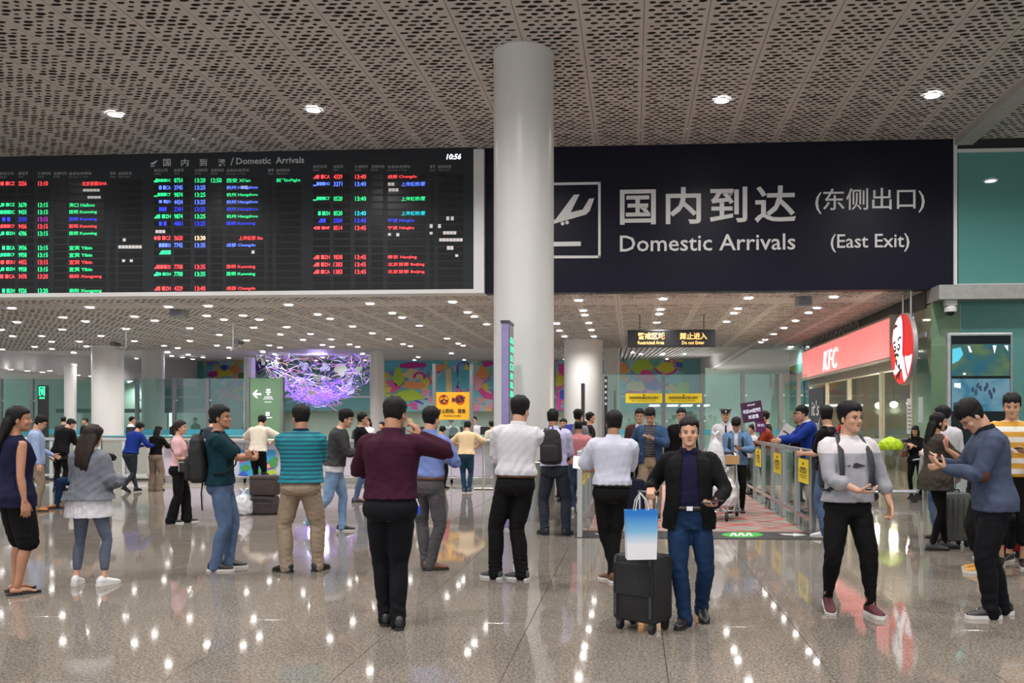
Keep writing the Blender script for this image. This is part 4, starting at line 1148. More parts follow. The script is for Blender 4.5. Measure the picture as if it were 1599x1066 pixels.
def blob(cx, cy, rx, ry, n=18, sd=0, k=.18):
    r = random.Random(sd); ph = [r.uniform(0, 6) for _ in range(3)]
    return [(cx + rx * (1 + k * math.sin(3 * a + ph[0]) + k * .6 * math.sin(5 * a + ph[1])) * math.cos(a), cy + ry * (1 + k * math.sin(2 * a + ph[2])) * math.sin(a)) for a in [2 * math.pi * i / n for i in range(n)]]
def arcband(cx, cy, r, w, a0, a1, n=12, ky=.8):
    A = [R(a0 + (a1 - a0) * i / n) for i in range(n + 1)]
    return [(cx + r * math.cos(a), cy + r * ky * math.sin(a)) for a in A] + [(cx + (r - w) * math.cos(a), cy + (r - w) * ky * math.sin(a)) for a in reversed(A)]
def mural(label, x0, x1, y0, y1, shapes):
    a, b2 = at(x0, y1, YM), at(x1, y0, YM)
    root = thing('mural', label, 'mural', ((a.x + b2.x) / 2, YM, 2.2)); g = MB(); g.box(a.x, b2.x, YM - .03, YM, a.z, b2.z); g.build('printed_panel', MURAL, root)
    for i, (c, pts_) in enumerate(shapes): poly(pts_, MC[c], root, YM - .03 - .006 * (i % 5), 'painted_shape', .006)
mural('bright cartoon style mural of abstract pink and teal shapes above the middle counter', 598, 770, 559, 642, [
    ('teal', [(600, 560), (690, 560), (690, 575), (640, 573), (600, 580)]), ('magenta', [(625, 568), (640, 565), (665, 566), (665, 573), (640, 575), (624, 574)]), ('lime', blob(622, 588, 9, 13, sd=1)), ('cream', blob(645, 584, 14, 9, sd=2)),
    ('magenta', arcband(655, 588, 10, 4, -200, 30)), ('rose', blob(655, 587, 5, 5, sd=4)), ('green', [(614, 597), (633, 593), (636, 600), (616, 603)]), ('pink', blob(616, 606, 7, 6, sd=7, k=.4)), ('orange', blob(645, 601, 18, 7, sd=8)),
    ('lime', [(612, 620), (625, 611), (643, 607), (658, 615), (664, 622), (640, 626), (620, 625)]), ('purple', [(640, 624), (648, 619), (652, 624), (662, 629), (660, 632), (650, 628), (645, 625), (641, 628)]), ('purple', [(656, 619), (669, 622), (667, 625), (655, 621)]),
    ('yellow', blob(664, 598, 6, 12, sd=9)), ('teal', blob(700, 600, 14, 25, sd=10)), ('cream', [(695, 577), (704, 574), (706, 612), (697, 612)]), ('rose', [(706, 572), (712, 572), (711, 612), (707, 612)]), ('purple', arcband(724, 573, 11, 3, -180, 0)), ('blue', [(713, 573), (716, 573), (716, 606), (713, 606)]),
    ('teal', [(719, 577), (733, 577), (733, 606), (719, 606)]), ('orange', blob(686, 574, 9, 5, sd=12)), ('pink', blob(682, 579, 7, 4, sd=13)), ('yellow', blob(729, 575, 4, 9, sd=14)), ('orange', blob(753, 583, 10, 10, sd=15)), ('magenta', blob(761, 568, 9, 5, sd=16)), ('rose', blob(745, 597, 9, 9, sd=17, k=.4)),
    ('pink', [(742, 602), (752, 605), (760, 612), (770, 616), (770, 624), (756, 622), (748, 612)]), ('teal', blob(768, 600, 6, 9, sd=18))])
mural('abstract mural of yellow pink and purple shapes above the yellow notices', 966, 1067, 561, 614, [
    ('lime', blob(1002, 572, 16, 10, sd=21)), ('pink', blob(1010, 587, 13, 10, sd=22)), ('yellow', blob(1040, 574, 16, 8, sd=23)), ('magenta', arcband(1040, 570, 20, 4, 20, 160)), ('blue', [(1055, 564), (1066, 566), (1066, 574), (1056, 572)]), ('purple', blob(1022, 599, 22, 9, sd=25)), ('cream', blob(993, 603, 14, 9, sd=26)),
    ('teal', blob(1036, 592, 9, 8, sd=27)), ('lime', [(1058, 598), (1076, 596), (1076, 613), (1052, 613)]), ('orange', blob(974, 574, 7, 8, sd=28))])
mural('dim mural panel of small coloured shapes at the left end of the back wall', 318, 430, 564, 640, [('magenta', blob(333, 584, 9, 5, sd=31)), ('yellow', blob(352, 582, 12, 7, sd=32)), ('blue', blob(350, 574, 6, 4, sd=33)), ('orange', blob(368, 577, 8, 6, sd=34)), ('purple', blob(405, 574, 7, 9, sd=35)), ('green', blob(380, 588, 9, 6, sd=36))])
mural('narrow strip of pink and blue mural seen between the two white columns', 868, 884, 559, 640, [('pink', blob(876, 575, 5, 9, sd=41)), ('yellow', blob(873, 596, 5, 8, sd=42)), ('blue', blob(878, 616, 4, 9, sd=43))])

# rear baggage hall behind the mural wall
o = MB().box(-34, 14, 62, 62.2, 0, 4).build('wall_rear', GREENW); tag(o, kind='structure')
o = MB().box(-34, 14, YM, 62.2, 3.0, 3.1).build('ceiling_rear', WHITE); tag(o, kind='structure')
place(fl, [(x, y, 2.98) for x in range(-24, 12, 3) for y in (56, 59.5)], 'round downlight in the low ceiling of the rear baggage hall', 'downlights of the rear hall', None)
o = MB().box(-40, at(303, 600, 50).x, 46, 46.2, 0, 3.69).build('wall_inner_left', GREENW); tag(o, kind='structure')
o = MB().box(at(1099, 600, 48).x, 14, 47, 47.2, 0, 4.4).build('wall_inner_right', GREENW); tag(o, kind='structure')
o = MB().box(-40.2, -40, -8, 66, 0, 7.6).build('wall_left', GREENW); tag(o, kind='structure')
# long string lights under the far ceiling
for i, (x, y) in enumerate(((1050, 632), (1022, 634), (1072, 634), (1098, 636))):
    w = at(x, y, 44); g = MB(); g.box(w.x - .25, w.x + .25, 43.2, 44.8, 2.28, 2.32)
    o = g.build('tube_light', LAMP_F); tag(o, 'long bright tube light in the inner hall beyond the yellow notices', 'light', 'tube lights beyond the notices')

# dark rail with lights in the left inner hall
root = thing('baggage_canopy', 'dark horizontal canopy edge over the baggage belts behind the left glass screen', 'canopy', (at(300, 640, 44).x, 44, 0))
g = MB(); a = at(95, 640, 44); b2 = at(385, 640, 44); g.box(a.x, b2.x, 43.6, 44.4, 1.95, 2.16); g.build('beam', DKGREY, root)
for x in (125, 190, 260, 330, 384):
    w = at(x, 640, 44); MB().box(w.x - .08, w.x + .08, 43.9, 44.1, 0, 1.96).build('leg', STEEL, root)
# ------------------------------------------------------------------ right side: shop front, painted glass wall, totem screen
root = thing('wall_right', None, None); root['kind'] = 'structure'
xe = XK
def strip(o_, k='structure'): return tag(o_, kind=k)
FRAME_K = M('dark_bronze_frame', (.05, .05, .045), .4, .3)
FRAME_B = M('beige_frame', srgb(170, 165, 150), .4)
PINKS = M('red_lit_slats', srgb(238, 130, 124), .5, emit=.55, ecol=srgb(246, 150, 146), var=.08, scale=1.2)
WHITE_E = M('lit_white_letter', (1, 1, 1), .5, emit=.8, ecol=(.92, .92, 1), var=0)
g = MB(); g.box(xe, xe + .25, YB + .3, 30.3, 3.90, ZL + .1); g.build('upper_fascia', FRAME_K, root)
g = MB(); g.box(xe, xe + .25, 30.3, 34, 0, ZL + .1); g.build('green_pier', BACKG, root)
g = MB(); g.box(xe + .02, xe + .25, YB + .06, 19.2, 0, 3.95); g.build('green_pier', BACKG2, root)
g = MB(); g.box(xe - .03, xe + .1, 19.2, 30.3, 2.72, 2.92); g.build('shop_beam', FRAME_B, root)
for y in (19.2, 21.6, 24.8, 27.6, 30.15): MB().box(xe - .02, xe + .08, y, y + .13, 0, 2.75).build('mullion', FRAME_B, root)
for y0, y1 in ((19.33, 21.6), (21.73, 24.8), (24.93, 27.6)): MB().box(xe + .02, xe + .035, y0, y1, .02, 2.72).build('shop_window_pane', CLEAR, root)
# lit shop sign
root = thing('shop_sign', 'long red lit slatted shop sign with white letters KFC over the shop front', 'sign', (xe, 25, 2.95))
y0s, y1s = 20.1, 30.25; z0s, z1s = 2.98, 3.92
g = MB(); g.box(xe - .22, xe, y0s, y1s, z0s, z1s); g.build('sign_box', FRAME_B, root)
g = MB(); g.box(xe - .20, xe, y0s - .03, y1s + .03, z1s, z1s + .05); g.box(xe - .24, xe, y0s - .03, y1s + .03, z0s - .06, z0s); g.box(xe - .24, xe, y0s - .05, y0s, z0s - .06, z1s + .05); g.build('sign_frame', FRAME_B, root)
nsl = 14
for i in range(nsl):
    zz = z0s + .02 + i * (z1s - z0s - .04) / nsl; h = (z1s - z0s - .04) / nsl
    for ya, yb2 in ((y0s + .03, 23.0), (23.03, 26.4), (26.43, 28.2), (28.23, y1s - .03)):
        g = MB(); g.box(xe - .245, xe - .22, ya, yb2, zz + .006, zz + h - .003); g.build('lit_slat', PINKS, root)
ya = plane_x(1306, 560, xe - .3).y; yb2 = plane_x(1284, 560, xe - .3).y
fit('KFC', WHITE_E, root, (V3((xe - .27, (ya + yb2) / 2, 3.36)), yb2 - ya, .60), None, (R(90), 0, R(-90)), bold=.0, ext=.012, shear=.22, space=1.12, name='lettering')
root = thing('ring_ornament_row', 'row of dark metal rings set along the fascia above the red sign', 'ornament', (xe, 26, 3.95))
for i in range(11):
    y = 23.6 + i * .58; g = MB(); g.tube([(xe - .08, y + .17 * math.cos(a), 4.09 + .11 * math.sin(a)) for a in [k * math.pi / 8 for k in range(16)]], .022, n=6, closed=True); g.build('ring', GREY_T, root, True)
# round emblem
cy, cz, rr_ = plane_x(1410, 546, 5.72).y, 3.06, .74
E_RED = M('emblem_red', srgb(225, 45, 40), .35, emit=.30, ecol=srgb(235, 50, 45), var=.02); E_WHT = M('emblem_white', (.9, .9, .92), .35, emit=.60, ecol=(.95, .95, 1), var=.01); E_MAG = M('emblem_crimson', srgb(200, 10, 70), .35, emit=.35, var=.02); E_BLK = M('emblem_black', (.01, .01, .012), .4)
root = thing('emblem_sign', 'round red and white lit emblem of a bearded man hanging beside the red sign', 'sign', (5.72, cy, cz))
g = MB(); g.cyl((5.70, cy, cz), rr_ + .02, .09, 56, axis='x'); g.build('drum', M('emblem_rim', (.45, .45, .45), .3, .4), root, True)
g = MB(); g.cyl((5.685, cy, cz), rr_, .016, 56, axis='x'); g.build('red_disc', E_RED, root)
def em(pts_, m, d, nm):
    """pts in image coordinates of the emblem: u to the right -1..1, v up -1..1, clipped to the disc"""
    P = []
    for u, v in pts_:
        L_ = math.hypot(u, v)
        if L_ > .985: u, v = u / L_ * .985, v / L_ * .985
        P.append((cy - u * rr_, cz + v * rr_))
    g = MB(); g.prism(P, .006, 'x', 5.685 - d); g.build(nm, m, root)
em([(-.52, .80), (-.3, .93), (0, .96), (.12, .80), (.16, .45), (.14, 0), (.10, -.10), (.22, -.28), (.40, -.22), (.6, -.25), (.97, -.22), (.9, -.45), (.62, -.78), (.40, -.92), (.25, -.96), (.05, -.55), (-.55, -.72), (-.78, -.60), (-.60, -.55), (-.45, -.20), (-.55, -.10), (-.72, .10), (-.80, .35), (-.72, .60)], E_WHT, .006, 'white_figure')
em([(.12, .93), (.24, .80), (.28, .45), (.26, .05), (.20, -.12), (.36, -.27), (.30, -.30), (.12, -.14), (.17, .40), (.13, .78), (.02, .96)], E_MAG, .012, 'hair_outline')
em([(.25, -.25), (.33, -.30), (.52, -.62), (.66, -.80), (.58, -.84), (.42, -.62)], E_MAG, .012, 'strap')
em([(-.45, -.72), (.02, -.58), (.28, -.97), (-.1, -.99)], E_RED, .010, 'apron')
em([(-.42, -.86), (.05, -.60), (.02, -.55), (-.46, -.78)], E_BLK, .014, 'apron_edge')
for pts_ in ([(-.62, .62), (-.48, .68), (-.34, .66), (-.34, .72), (-.50, .76), (-.64, .68)], [(-.70, .25), (-.52, .28), (-.50, .22), (-.68, .19)], [(-.30, .30), (-.12, .38), (.05, .34), (.04, .30), (-.12, .32), (-.26, .25)], [(-.66, .10), (-.60, .14), (-.46, .12), (-.44, .0), (-.52, -.06), (-.64, -.02)], [(-.36, .10), (-.22, .18), (-.08, .14), (-.08, .02), (-.22, -.04), (-.34, .02)],
             [(-.60, -.12), (-.40, -.08), (-.18, -.14), (-.22, -.22), (-.40, -.16), (-.56, -.20)], [(-.48, -.28), (-.36, -.26), (-.34, -.44), (-.42, -.46)], [(-.46, -.50), (-.30, -.48), (-.08, -.62), (-.10, -.40), (-.26, -.46)], [(-.26, -.66), (-.16, -.62), (-.10, -.86), (-.20, -.84)]):
    em(pts_, E_BLK, .014, 'face_line')
em([(-.58, .08), (-.50, .08), (-.50, .02), (-.58, .02)], E_WHT, .018, 'lens_highlight'); em([(-.28, .12), (-.16, .12), (-.16, .04), (-.28, .04)], E_WHT, .018, 'lens_highlight')
for dy in (-.28, .25): MB().tube([(5.8, cy + dy, cz + .6), (5.8, cy + dy, ZL + .0)], .022).build('hanger_rod', STEEL, root)
# painted glass wall facing the camera
root = thing('wall_front_right', None, None); root['kind'] = 'structure'
for i, (a0, a1) in enumerate(((6.14, 6.72), (6.73, 8.2), (8.21, 9.7), (9.71, 12))):
    g = MB(); g.box(a0, a1, YB, YB + .05, .12, 3.98); g.build('glass_panel', BACKG2 if i == 0 else BACKG, root)
for a0, a1 in ((6.69, 8.6), (8.61, 12)): MB().box(a0, a1, YB + .02, YB + .07, ZL + .10, 7.05).build('glass_panel', BACKG, root)
g = MB(); g.box(6.1, 12, YB + .05, YB + .3, 0, .12); g.build('plinth', STEEL, root)
g = MB(); g.box(6.14, 12, YB - .45, YB + .3, 3.98, ZL + .02); g.build('soffit', GREY_T, root)
g = MB(); g.box(6.66, 12, YB - .03, YB + .1, ZL + .02, ZL + .10); g.box(6.66, 12, YB - .02, YB + .1, 7.05, 7.12); g.build('sill_trim', WHITE, root)
o = MB().box(12, 12.2, -2, YB + .3, 0, 7.6).build('wall_side', GREENW); strip(o)
# notices on the green pier
root = thing('notice_paper', 'small white paper notice stuck on the green glass pier right of the shop window', 'notice', tuple(at(1420, 655, YB - .01)))
g = MB(); a, b2 = at(1416, 677, YB), at(1423, 622, YB); g.box(a.x, b2.x, YB - .006, YB - .001, a.z, b2.z); g.build('paper', M('paper_white', (.62, .62, .58), .7), root)
g = MB()
for k in range(7): a = at(1417.3, 670 - k * 6, YB); g.box(a.x, a.x + .07, YB - .008, YB - .006, a.z, a.z + .015)
g.build('print_line', INK, root)['kind'] = 'stuff'
root = thing('intercom_plate', 'small pale intercom plate on the green glass pier', 'intercom', tuple(at(1438, 640, YB - .01)))
g = MB(); a, b2 = at(1434, 660, YB), at(1441, 620, YB); g.box(a.x, b2.x, YB - .02, YB, a.z, b2.z, .004); g.build('plate', M('plate_grey', (.5, .52, .5), .5), root)
# shop interior
root = thing('shop_interior', None, None); root['kind'] = 'structure'; root.name = 'wall_shop'
g = MB(); g.box(11.0, 11.2, YB + .3, 31, 0, ZL); g.box(xe, 11, 31, 31.2, 0, ZL); g.build('inner_wall', M('shop_wall', srgb(120, 96, 74), .6, var=.25, scale=1.5, stretch=(1, 4, .5)), root)
g = MB(); g.box(xe, 11, YB + .3, 31, 3.3, 3.4); g.build('inner_ceiling', WHITE, root)
SHOPL = M('warm_lamp', (1, .9, .7), .5, emit=9, ecol=(1, .86, .62), var=0)
pend = None
for i, x in enumerate((1352, 1363, 1374, 1388, 1400)):
    w = plane_x(x, 641, 7.6) if False else V3((7.4 + .0 * i, 20.4 + i * 1.5, 2.0))
    if pend is None:
        pend = thing('pendant_lamp', 'warm round pendant lamp in the row inside the shop window', 'lamp', tuple(w), 0, 'pendant lamps in the shop')
        g = MB(); g.sph((0, 0, 0), .11, 12, 8, (1, 1, .8)); g.build('globe', SHOPL, pend, True, False); g = MB(); g.tube([(0, 0, .08), (0, 0, 1.3)], .008, n=5); g.build('cord', BLACKP, pend, False, False)
        l = bpy.data.lights.new('lamp', 'POINT'); l.energy = 170; l.color = (1, .8, .55); l.shadow_soft_size = .11; lo_ = bpy.data.objects.new('lamp', l); lo_.location = (0, 0, -.16); link(lo_, pend)
    else:
        o = copy_tree(pend); o.location = w
root = thing('shop_counter', 'dark service counter inside the shop behind the window', 'counter', (8.5, 25, 0))
g = MB(); g.box(8.2, 8.8, 20, 29.5, 0, 1.0); g.build('cabinet', M('counter_brown', (.10, .06, .04), .5), root); g = MB(); g.box(8.15, 8.85, 19.95, 29.55, 1.0, 1.05); g.build('worktop', STEEL, root)
for i in range(3):
    root = thing('menu_panel', ['tan menu panel nearest the window corner inside the shop', 'tan menu panel in the middle of the shop wall', 'tan menu panel at the far end of the shop wall'][i], 'menu board', (10.9, 21.5 + i * 3, 1.2), 0, 'menu panels in the shop')
    g = MB(); g.box(10.9, 10.99, 20.5 + i * 3, 22.8 + i * 3, 1.0, 2.4); g.build('panel', M('menu_tan', srgb(190, 150, 90), .5, emit=.12, var=.2, scale=2), root)
# chalk panel
root = thing('chalk_panel', 'dark grey chalkboard panel with white handwriting at the far end of the shop front', 'sign', (xe - .04, 29, 1.2))
g = MB(); g.box(xe - .05, xe, 27.75, 30.12, .1, 2.62); g.build('board', M('chalk_grey', (.05, .055, .065), .6), root)
CHALK = M('chalk_white', (.6, .6, .6), .7, emit=.1)
fit("it's", CHALK, root, (V3((xe - .06, 29.0, 1.95)), 1.2, .5), None, (R(90), 0, R(-90)), ext=.004, name='chalk_lettering', shear=.2)
fit('good', CHALK, root, (V3((xe - .06, 29.0, 1.35)), 1.3, .5), None, (R(90), 0, R(-90)), ext=.004, name='chalk_lettering', shear=.2)

# totem screen
YT = 16.6
a, b2 = at(1480, 519, YT), at(1583, 672, YT)
root = thing('screen_totem', 'tall video totem with two surveillance pictures in front of the green glass wall', 'screen', ((a.x + b2.x) / 2, YT, 0))
x0, x1 = a.x, b2.x; zt = a.z
x0 += .0; g = MB(); g.box(x0, x1, YT, YT + .14, .06, zt, .03); g.build('housing', M('totem_frame', (.42, .45, .46), .3, .6), root)
g = MB(); g.box(x0 + .06, x1 - .06, YT - .008, YT, .9, zt - .06, .0); g.build('bezel', M('screen_black', (.004, .008, .010), .12), root)
g = MB(); g.box(x0 - .12, x1 + .12, YT - .12, YT + .26, 0, .06, .01); g.build('base', STEEL, root)
def screen_mat(name, seed, ca, cb, cc, st):
    m = bpy.data.materials.new(name); m.use_nodes = True; nt = m.node_tree; b = nt.nodes['Principled BSDF']; L = nt.links.new
    tc = nd(nt, 'ShaderNodeTexCoord'); mp = nd(nt, 'ShaderNodeMapping'); mp.inputs['Location'].default_value = (seed, seed, seed); L(tc.outputs['Object'], mp.inputs[0])
    n = nd(nt, 'ShaderNodeTexNoise', Scale=3.0, Detail=5.0, Distortion=.6); L(mp.outputs[0], n.inputs['Vector'])
    cr = nd(nt, 'ShaderNodeValToRGB'); e = cr.color_ramp.elements; e[0].position = .34; e[0].color = ca + (1,); e[1].position = .66; e[1].color = cc + (1,); k = e.new(.5); k.color = cb + (1,)
    L(n.outputs['Fac'], cr.inputs[0]); L(cr.outputs[0], b.inputs['Emission Color']); b.inputs['Emission Strength'].default_value = st; b.inputs['Base Color'].default_value = (.01, .01, .01, 1); b.inputs['Roughness'].default_value = .15
    return m
SC1 = screen_mat('camera_picture_a', 3, srgb(20, 110, 140), srgb(70, 120, 110), srgb(110, 140, 90), .5)
SC2 = screen_mat('camera_picture_b', 9, srgb(40, 130, 160), srgb(100, 160, 185), srgb(130, 175, 195), .5)
PICW = M('picture_white', (.8, .9, 1), .5, emit=.6, ecol=(.75, .9, 1), var=0); PICD = M('picture_dark', (.02, .04, .08), .4, emit=.1, ecol=(.1, .2, .4), var=0); PICC = M('picture_cyan', (.1, .6, .8), .4, emit=.25, ecol=(.1, .6, .85), var=0)
for nm, y0, y1, m in (('upper_picture', 537, 587, SC1), ('lower_picture', 591, 642, SC2)):
    a, b2 = at(1486, y1, YT), at(1577, y0, YT); MB().box(a.x, b2.x, YT - .011, YT - .008, a.z, b2.z).build(nm, m, root)
for pts_ in ([(1487, 545), (1500, 542), (1504, 553), (1497, 563), (1487, 568)], [(1511, 540), (1514, 540), (1518, 550), (1514, 550)], [(1550, 539), (1556, 539), (1553, 552)], [(1568, 539), (1574, 539), (1574, 548)], [(1504, 582), (1508, 582), (1508, 585), (1504, 585)]): poly(pts_, PICW if pts_[0][0] > 1490 else PICC, root, YT - .011, 'picture_shape', .003)
for i, (x, y) in enumerate(((1519, 608), (1524, 612), (1531, 606), (1538, 607), (1545, 612), (1548, 618), (1527, 602), (1541, 602), (1552, 609))): poly(blob(x, y, 2.4, 5, 8, i), PICD, root, YT - .011, 'figure_shape', .003)
poly([(1489, 628), (1500, 627), (1503, 638), (1488, 639)], PICD, root, YT - .011, 'picture_shape', .003); poly([(1490, 598), (1500, 598), (1500, 606), (1490, 604)], PICW, root, YT - .011, 'picture_shape', .003)
# dome camera under the soffit
def w2(n, l, c, p): return thing(n, l, c, tuple(p))
p = at(1484, 462, YB - .3); root = thing('dome_camera', 'white dome surveillance camera under the grey soffit above the totem', 'camera', (p.x, p.y, 3.975))
g = MB(); g.box(p.x - .12, p.x + .12, p.y - .08, p.y + .08, 3.86, 3.98, .02); g.build('bracket', WHITE, root); g = MB(); g.lathe((p.x, p.y, 3.86), [(.06, 0), (.12, -.03), (.12, -.12)], 20); g.build('housing', WHITE, root, True); g = MB(); g.sph((p.x, p.y, 3.75), .09, 14, 8); g.build('dome', BLACKP, root, True)

# ------------------------------------------------------------------ hanging things
p0, p1 = at(980, 542, 22.0), at(1118, 514, 22.0)
root = thing('led_sign', 'black hanging LED sign reading Restricted Area and Do not Enter', 'sign', ((p0.x + p1.x) / 2, 22.0, p0.z))
g = MB(); g.box(p0.x, p1.x, 22.0, 22.14, p0.z, p1.z, .02); g.build('housing', BLACKP, root)
LO = M('led_amber', (1, .55, .2), .5, emit=1.1, ecol=(1, .50, .14), var=0)
fit('警戒区域', LO, root, (996, 519, 1038, 530), 21.99, bold=.02, ext=.003); fit('禁止进入', LO, root, (1061.5, 519, 1104, 530), 21.99, bold=.02, ext=.003)
fit('Restricted Area', LO, root, (996, 532, 1037, 537.5), 21.99, bold=.01, ext=.003); fit('Do not Enter', LO, root, (1065, 532, 1100, 537.5), 21.99, bold=.01, ext=.003)
for x in (999, 1099): w = at(x, 514, 22.07); MB().tube([(w.x, w.y, w.z - .02), (w.x, w.y, ZL)], .012).build('hanger_rod', BLACKP, root)
def speaker(label, x, y, Yd, wpx, hpx):
    a, b2 = at(x - wpx / 2, y + hpx / 2, Yd), at(x + wpx / 2, y - hpx / 2, Yd)
    root = thing('ceiling_box', label, 'speaker', ((a.x + b2.x) / 2, Yd, a.z)); g = MB(); g.box(a.x, b2.x, Yd, Yd + .3, a.z, b2.z, .02); g.build('housing', M('box_grey', (.28, .29, .31), .5), root)
    g = MB(); g.box(a.x + .04, b2.x - .04, Yd - .006, Yd, a.z + .03, b2.z - .03); g.build('grille', M('grille_grey', (.20, .21, .23), .6), root); MB().tube([((a.x + b2.x) / 2, Yd + .15, b2.z - .01), ((a.x + b2.x) / 2, Yd + .15, ZL)], .02).build('stem', WHITE, root)
speaker('grey box hanging under the low ceiling left of the middle columns', 275, 487, 20.3, 22, 14); speaker('grey box hanging under the low ceiling near the shop sign', 1257, 470, 19.0, 24, 15)
def cctv(label, xp, yb_, Yd, xc, yc_):
    w = at(xp, yb_, Yd); c = at(xc, yc_, Yd); root = thing('ceiling_camera', label, 'camera', (w.x, w.y, w.z))
    MB().tube([(w.x, w.y, ZL), (w.x, w.y, w.z + .05), (w.x - .08, w.y, w.z - .02), (c.x + .02, w.y, c.z - .12), (c.x, w.y, c.z - .05)], .018).build('pole', STEEL, root, True)
    g = MB(); g.cyl((c.x, w.y - .16, c.z), .065, .30, 14, axis='y'); g.build('camera_body', DKGREY, root, True); g = MB(); g.cyl((c.x, w.y - .18, c.z), .072, .05, 14, axis='y'); g.build('hood', BLACKP, root, True)
cctv('dark surveillance camera on a bent pole left of the second column', 197, 545, 23, 181, 537); cctv('dark surveillance camera on a bent pole left of the light sculpture', 364, 546, 23, 374, 534)

# ------------------------------------------------------------------ light sculpture
cg = at(497, 548, 40.0); rg = 2.75; cz_ = cg.z + .1
root = thing('light_sculpture', 'big hanging bowl of glowing purple and white rods with white butterfly shapes', 'light sculpture', (cg.x, 40, cz_))
ROD = {'w': M('rod_white', (1, 1, 1), .4, emit=.40, ecol=(.85, .85, 1), var=0), 'p': M('rod_purple', (.5, .3, 1), .4, emit=1.0, ecol=(.20, .10, 1), var=0), 'c': M('rod_clear', (.45, .52, .65), .2, .6, emit=.08, ecol=(.7, .8, 1)), 'm': M('rod_pink', (.9, .4, .7), .4, emit=.3, ecol=(.9, .3, .7), var=0), 'g': M('rod_gold', (.8, .6, .3), .3, .5, emit=.2, ecol=(.9, .6, .2))}
r5 = random.Random(11)
def sp(u, v, r=rg): # u azimuth, v from 0 (rim) to 90 (bottom)
    return V3((cg.x + r * math.cos(v) * math.cos(u), 40 + r * math.cos(v) * math.sin(u), cz_ - r * math.sin(v)))
batches = {k: [] for k in ROD}
for i in range(280):
    u = r5.uniform(0, 2 * math.pi); v = r5.uniform(0, 1.45); du = r5.uniform(-.5, .5) / max(.25, math.cos(v)); dv = r5.uniform(-.28, .28)
    k = 'p' if v > .85 and r5.random() < .75 else r5.choice('wwccmgp')
    rr2 = rg * r5.uniform(.72, 1.0); n = 5
    g = MB(); g.tube([sp(u + du * t / n, min(max(v + dv * t / n, -.02), 1.5), rr2 * (1 - .04 * math.sin(math.pi * t / n))) for t in range(n + 1)], r5.uniform(.010, .024), n=5); g.build('glowing_rod', ROD[k], root, True)
PET = M('petal_white', (.7, .74, .78), .5, emit=.12, ecol=(.85, .95, 1))
for i in range(34):
    u = r5.uniform(math.pi, 2 * math.pi) if i < 20 else r5.uniform(0, math.pi); v = r5.uniform(.02, .95)
    c = sp(u, v, rg * 1.0); n = (c - V3((cg.x, 40, cz_))).normalized(); t1 = n.cross(V3((0, 0, 1))).normalized(); t2 = n.cross(t1); a0 = r5.uniform(0, 6); sz = r5.uniform(.10, .30)
    t1, t2 = t1 * math.cos(a0) + t2 * math.sin(a0), t2 * math.cos(a0) - t1 * math.sin(a0)
    g = MB(); P_ = []
    for j in range(24):
        a = 2 * math.pi * j / 24; rr3 = sz * (.45 + .55 * abs(math.cos(1.5 * a)) ** .7); P_.append((rr3 * math.cos(a), rr3 * math.sin(a)))
    vs = [c + t1 * x + t2 * y + n * .0 for x, y in P_] + [c + t1 * x + t2 * y + n * .03 for x, y in P_]; N = 24
    g.add(vs, [tuple(range(N)), tuple(range(2 * N - 1, N - 1, -1))] + [(j, N + j, N + (j + 1) % N, (j + 1) % N) for j in range(N)]); g.build('petal', PET, root)
g = MB()
for i in range(620):
    u = r5.uniform(0, 2 * math.pi); v = r5.uniform(0, 1.5); p_ = sp(u, v, rg * r5.uniform(.80, .99)); q_ = p_ + V3((r5.uniform(-.5, .5), r5.uniform(-.5, .5), r5.uniform(-.3, .3)))
    g.cur = r5.choice((0, 0, 1, 2, 3, 4)) if v < .8 else r5.choice((0, 1, 1, 3)); g.tube([p_, (p_ + q_) / 2 + V3((0, 0, r5.uniform(-.08, .08))), q_], r5.uniform(.006, .014), n=4)
tag(g.build('fine_rods', [ROD['c'], ROD['p'], ROD['w'], ROD['m'], ROD['g']], root), kind='stuff')
g = MB(); g.tube([(cg.x + rg * math.cos(a), 40 + rg * math.sin(a), cz_) for a in [i * math.pi / 24 for i in range(48)]], .04, closed=True); g.build('rim_ring', CHROME, root, True)
for a in (0, 1.57, 3.14, 4.71): MB().tube([(cg.x + rg * math.cos(a), 40 + rg * math.sin(a), cz_), (cg.x + rg * math.cos(a), 40 + rg * math.sin(a), 4.75)], .015).build('hanger_rod', STEEL, root)
for dz, en, cc in ((-1.2, 90, (.40, .28, 1)), (-.3, 90, (.85, .85, 1))):
    l = bpy.data.lights.new('lamp', 'POINT'); l.energy = en; l.color = cc; l.shadow_soft_size = .5; lo_ = bpy.data.objects.new('lamp', l); lo_.location = (0, 0, dz); link(lo_, root)
for a in (-.9, .5, 2.4): # small coloured light heads pointing up at the ceiling
    pass

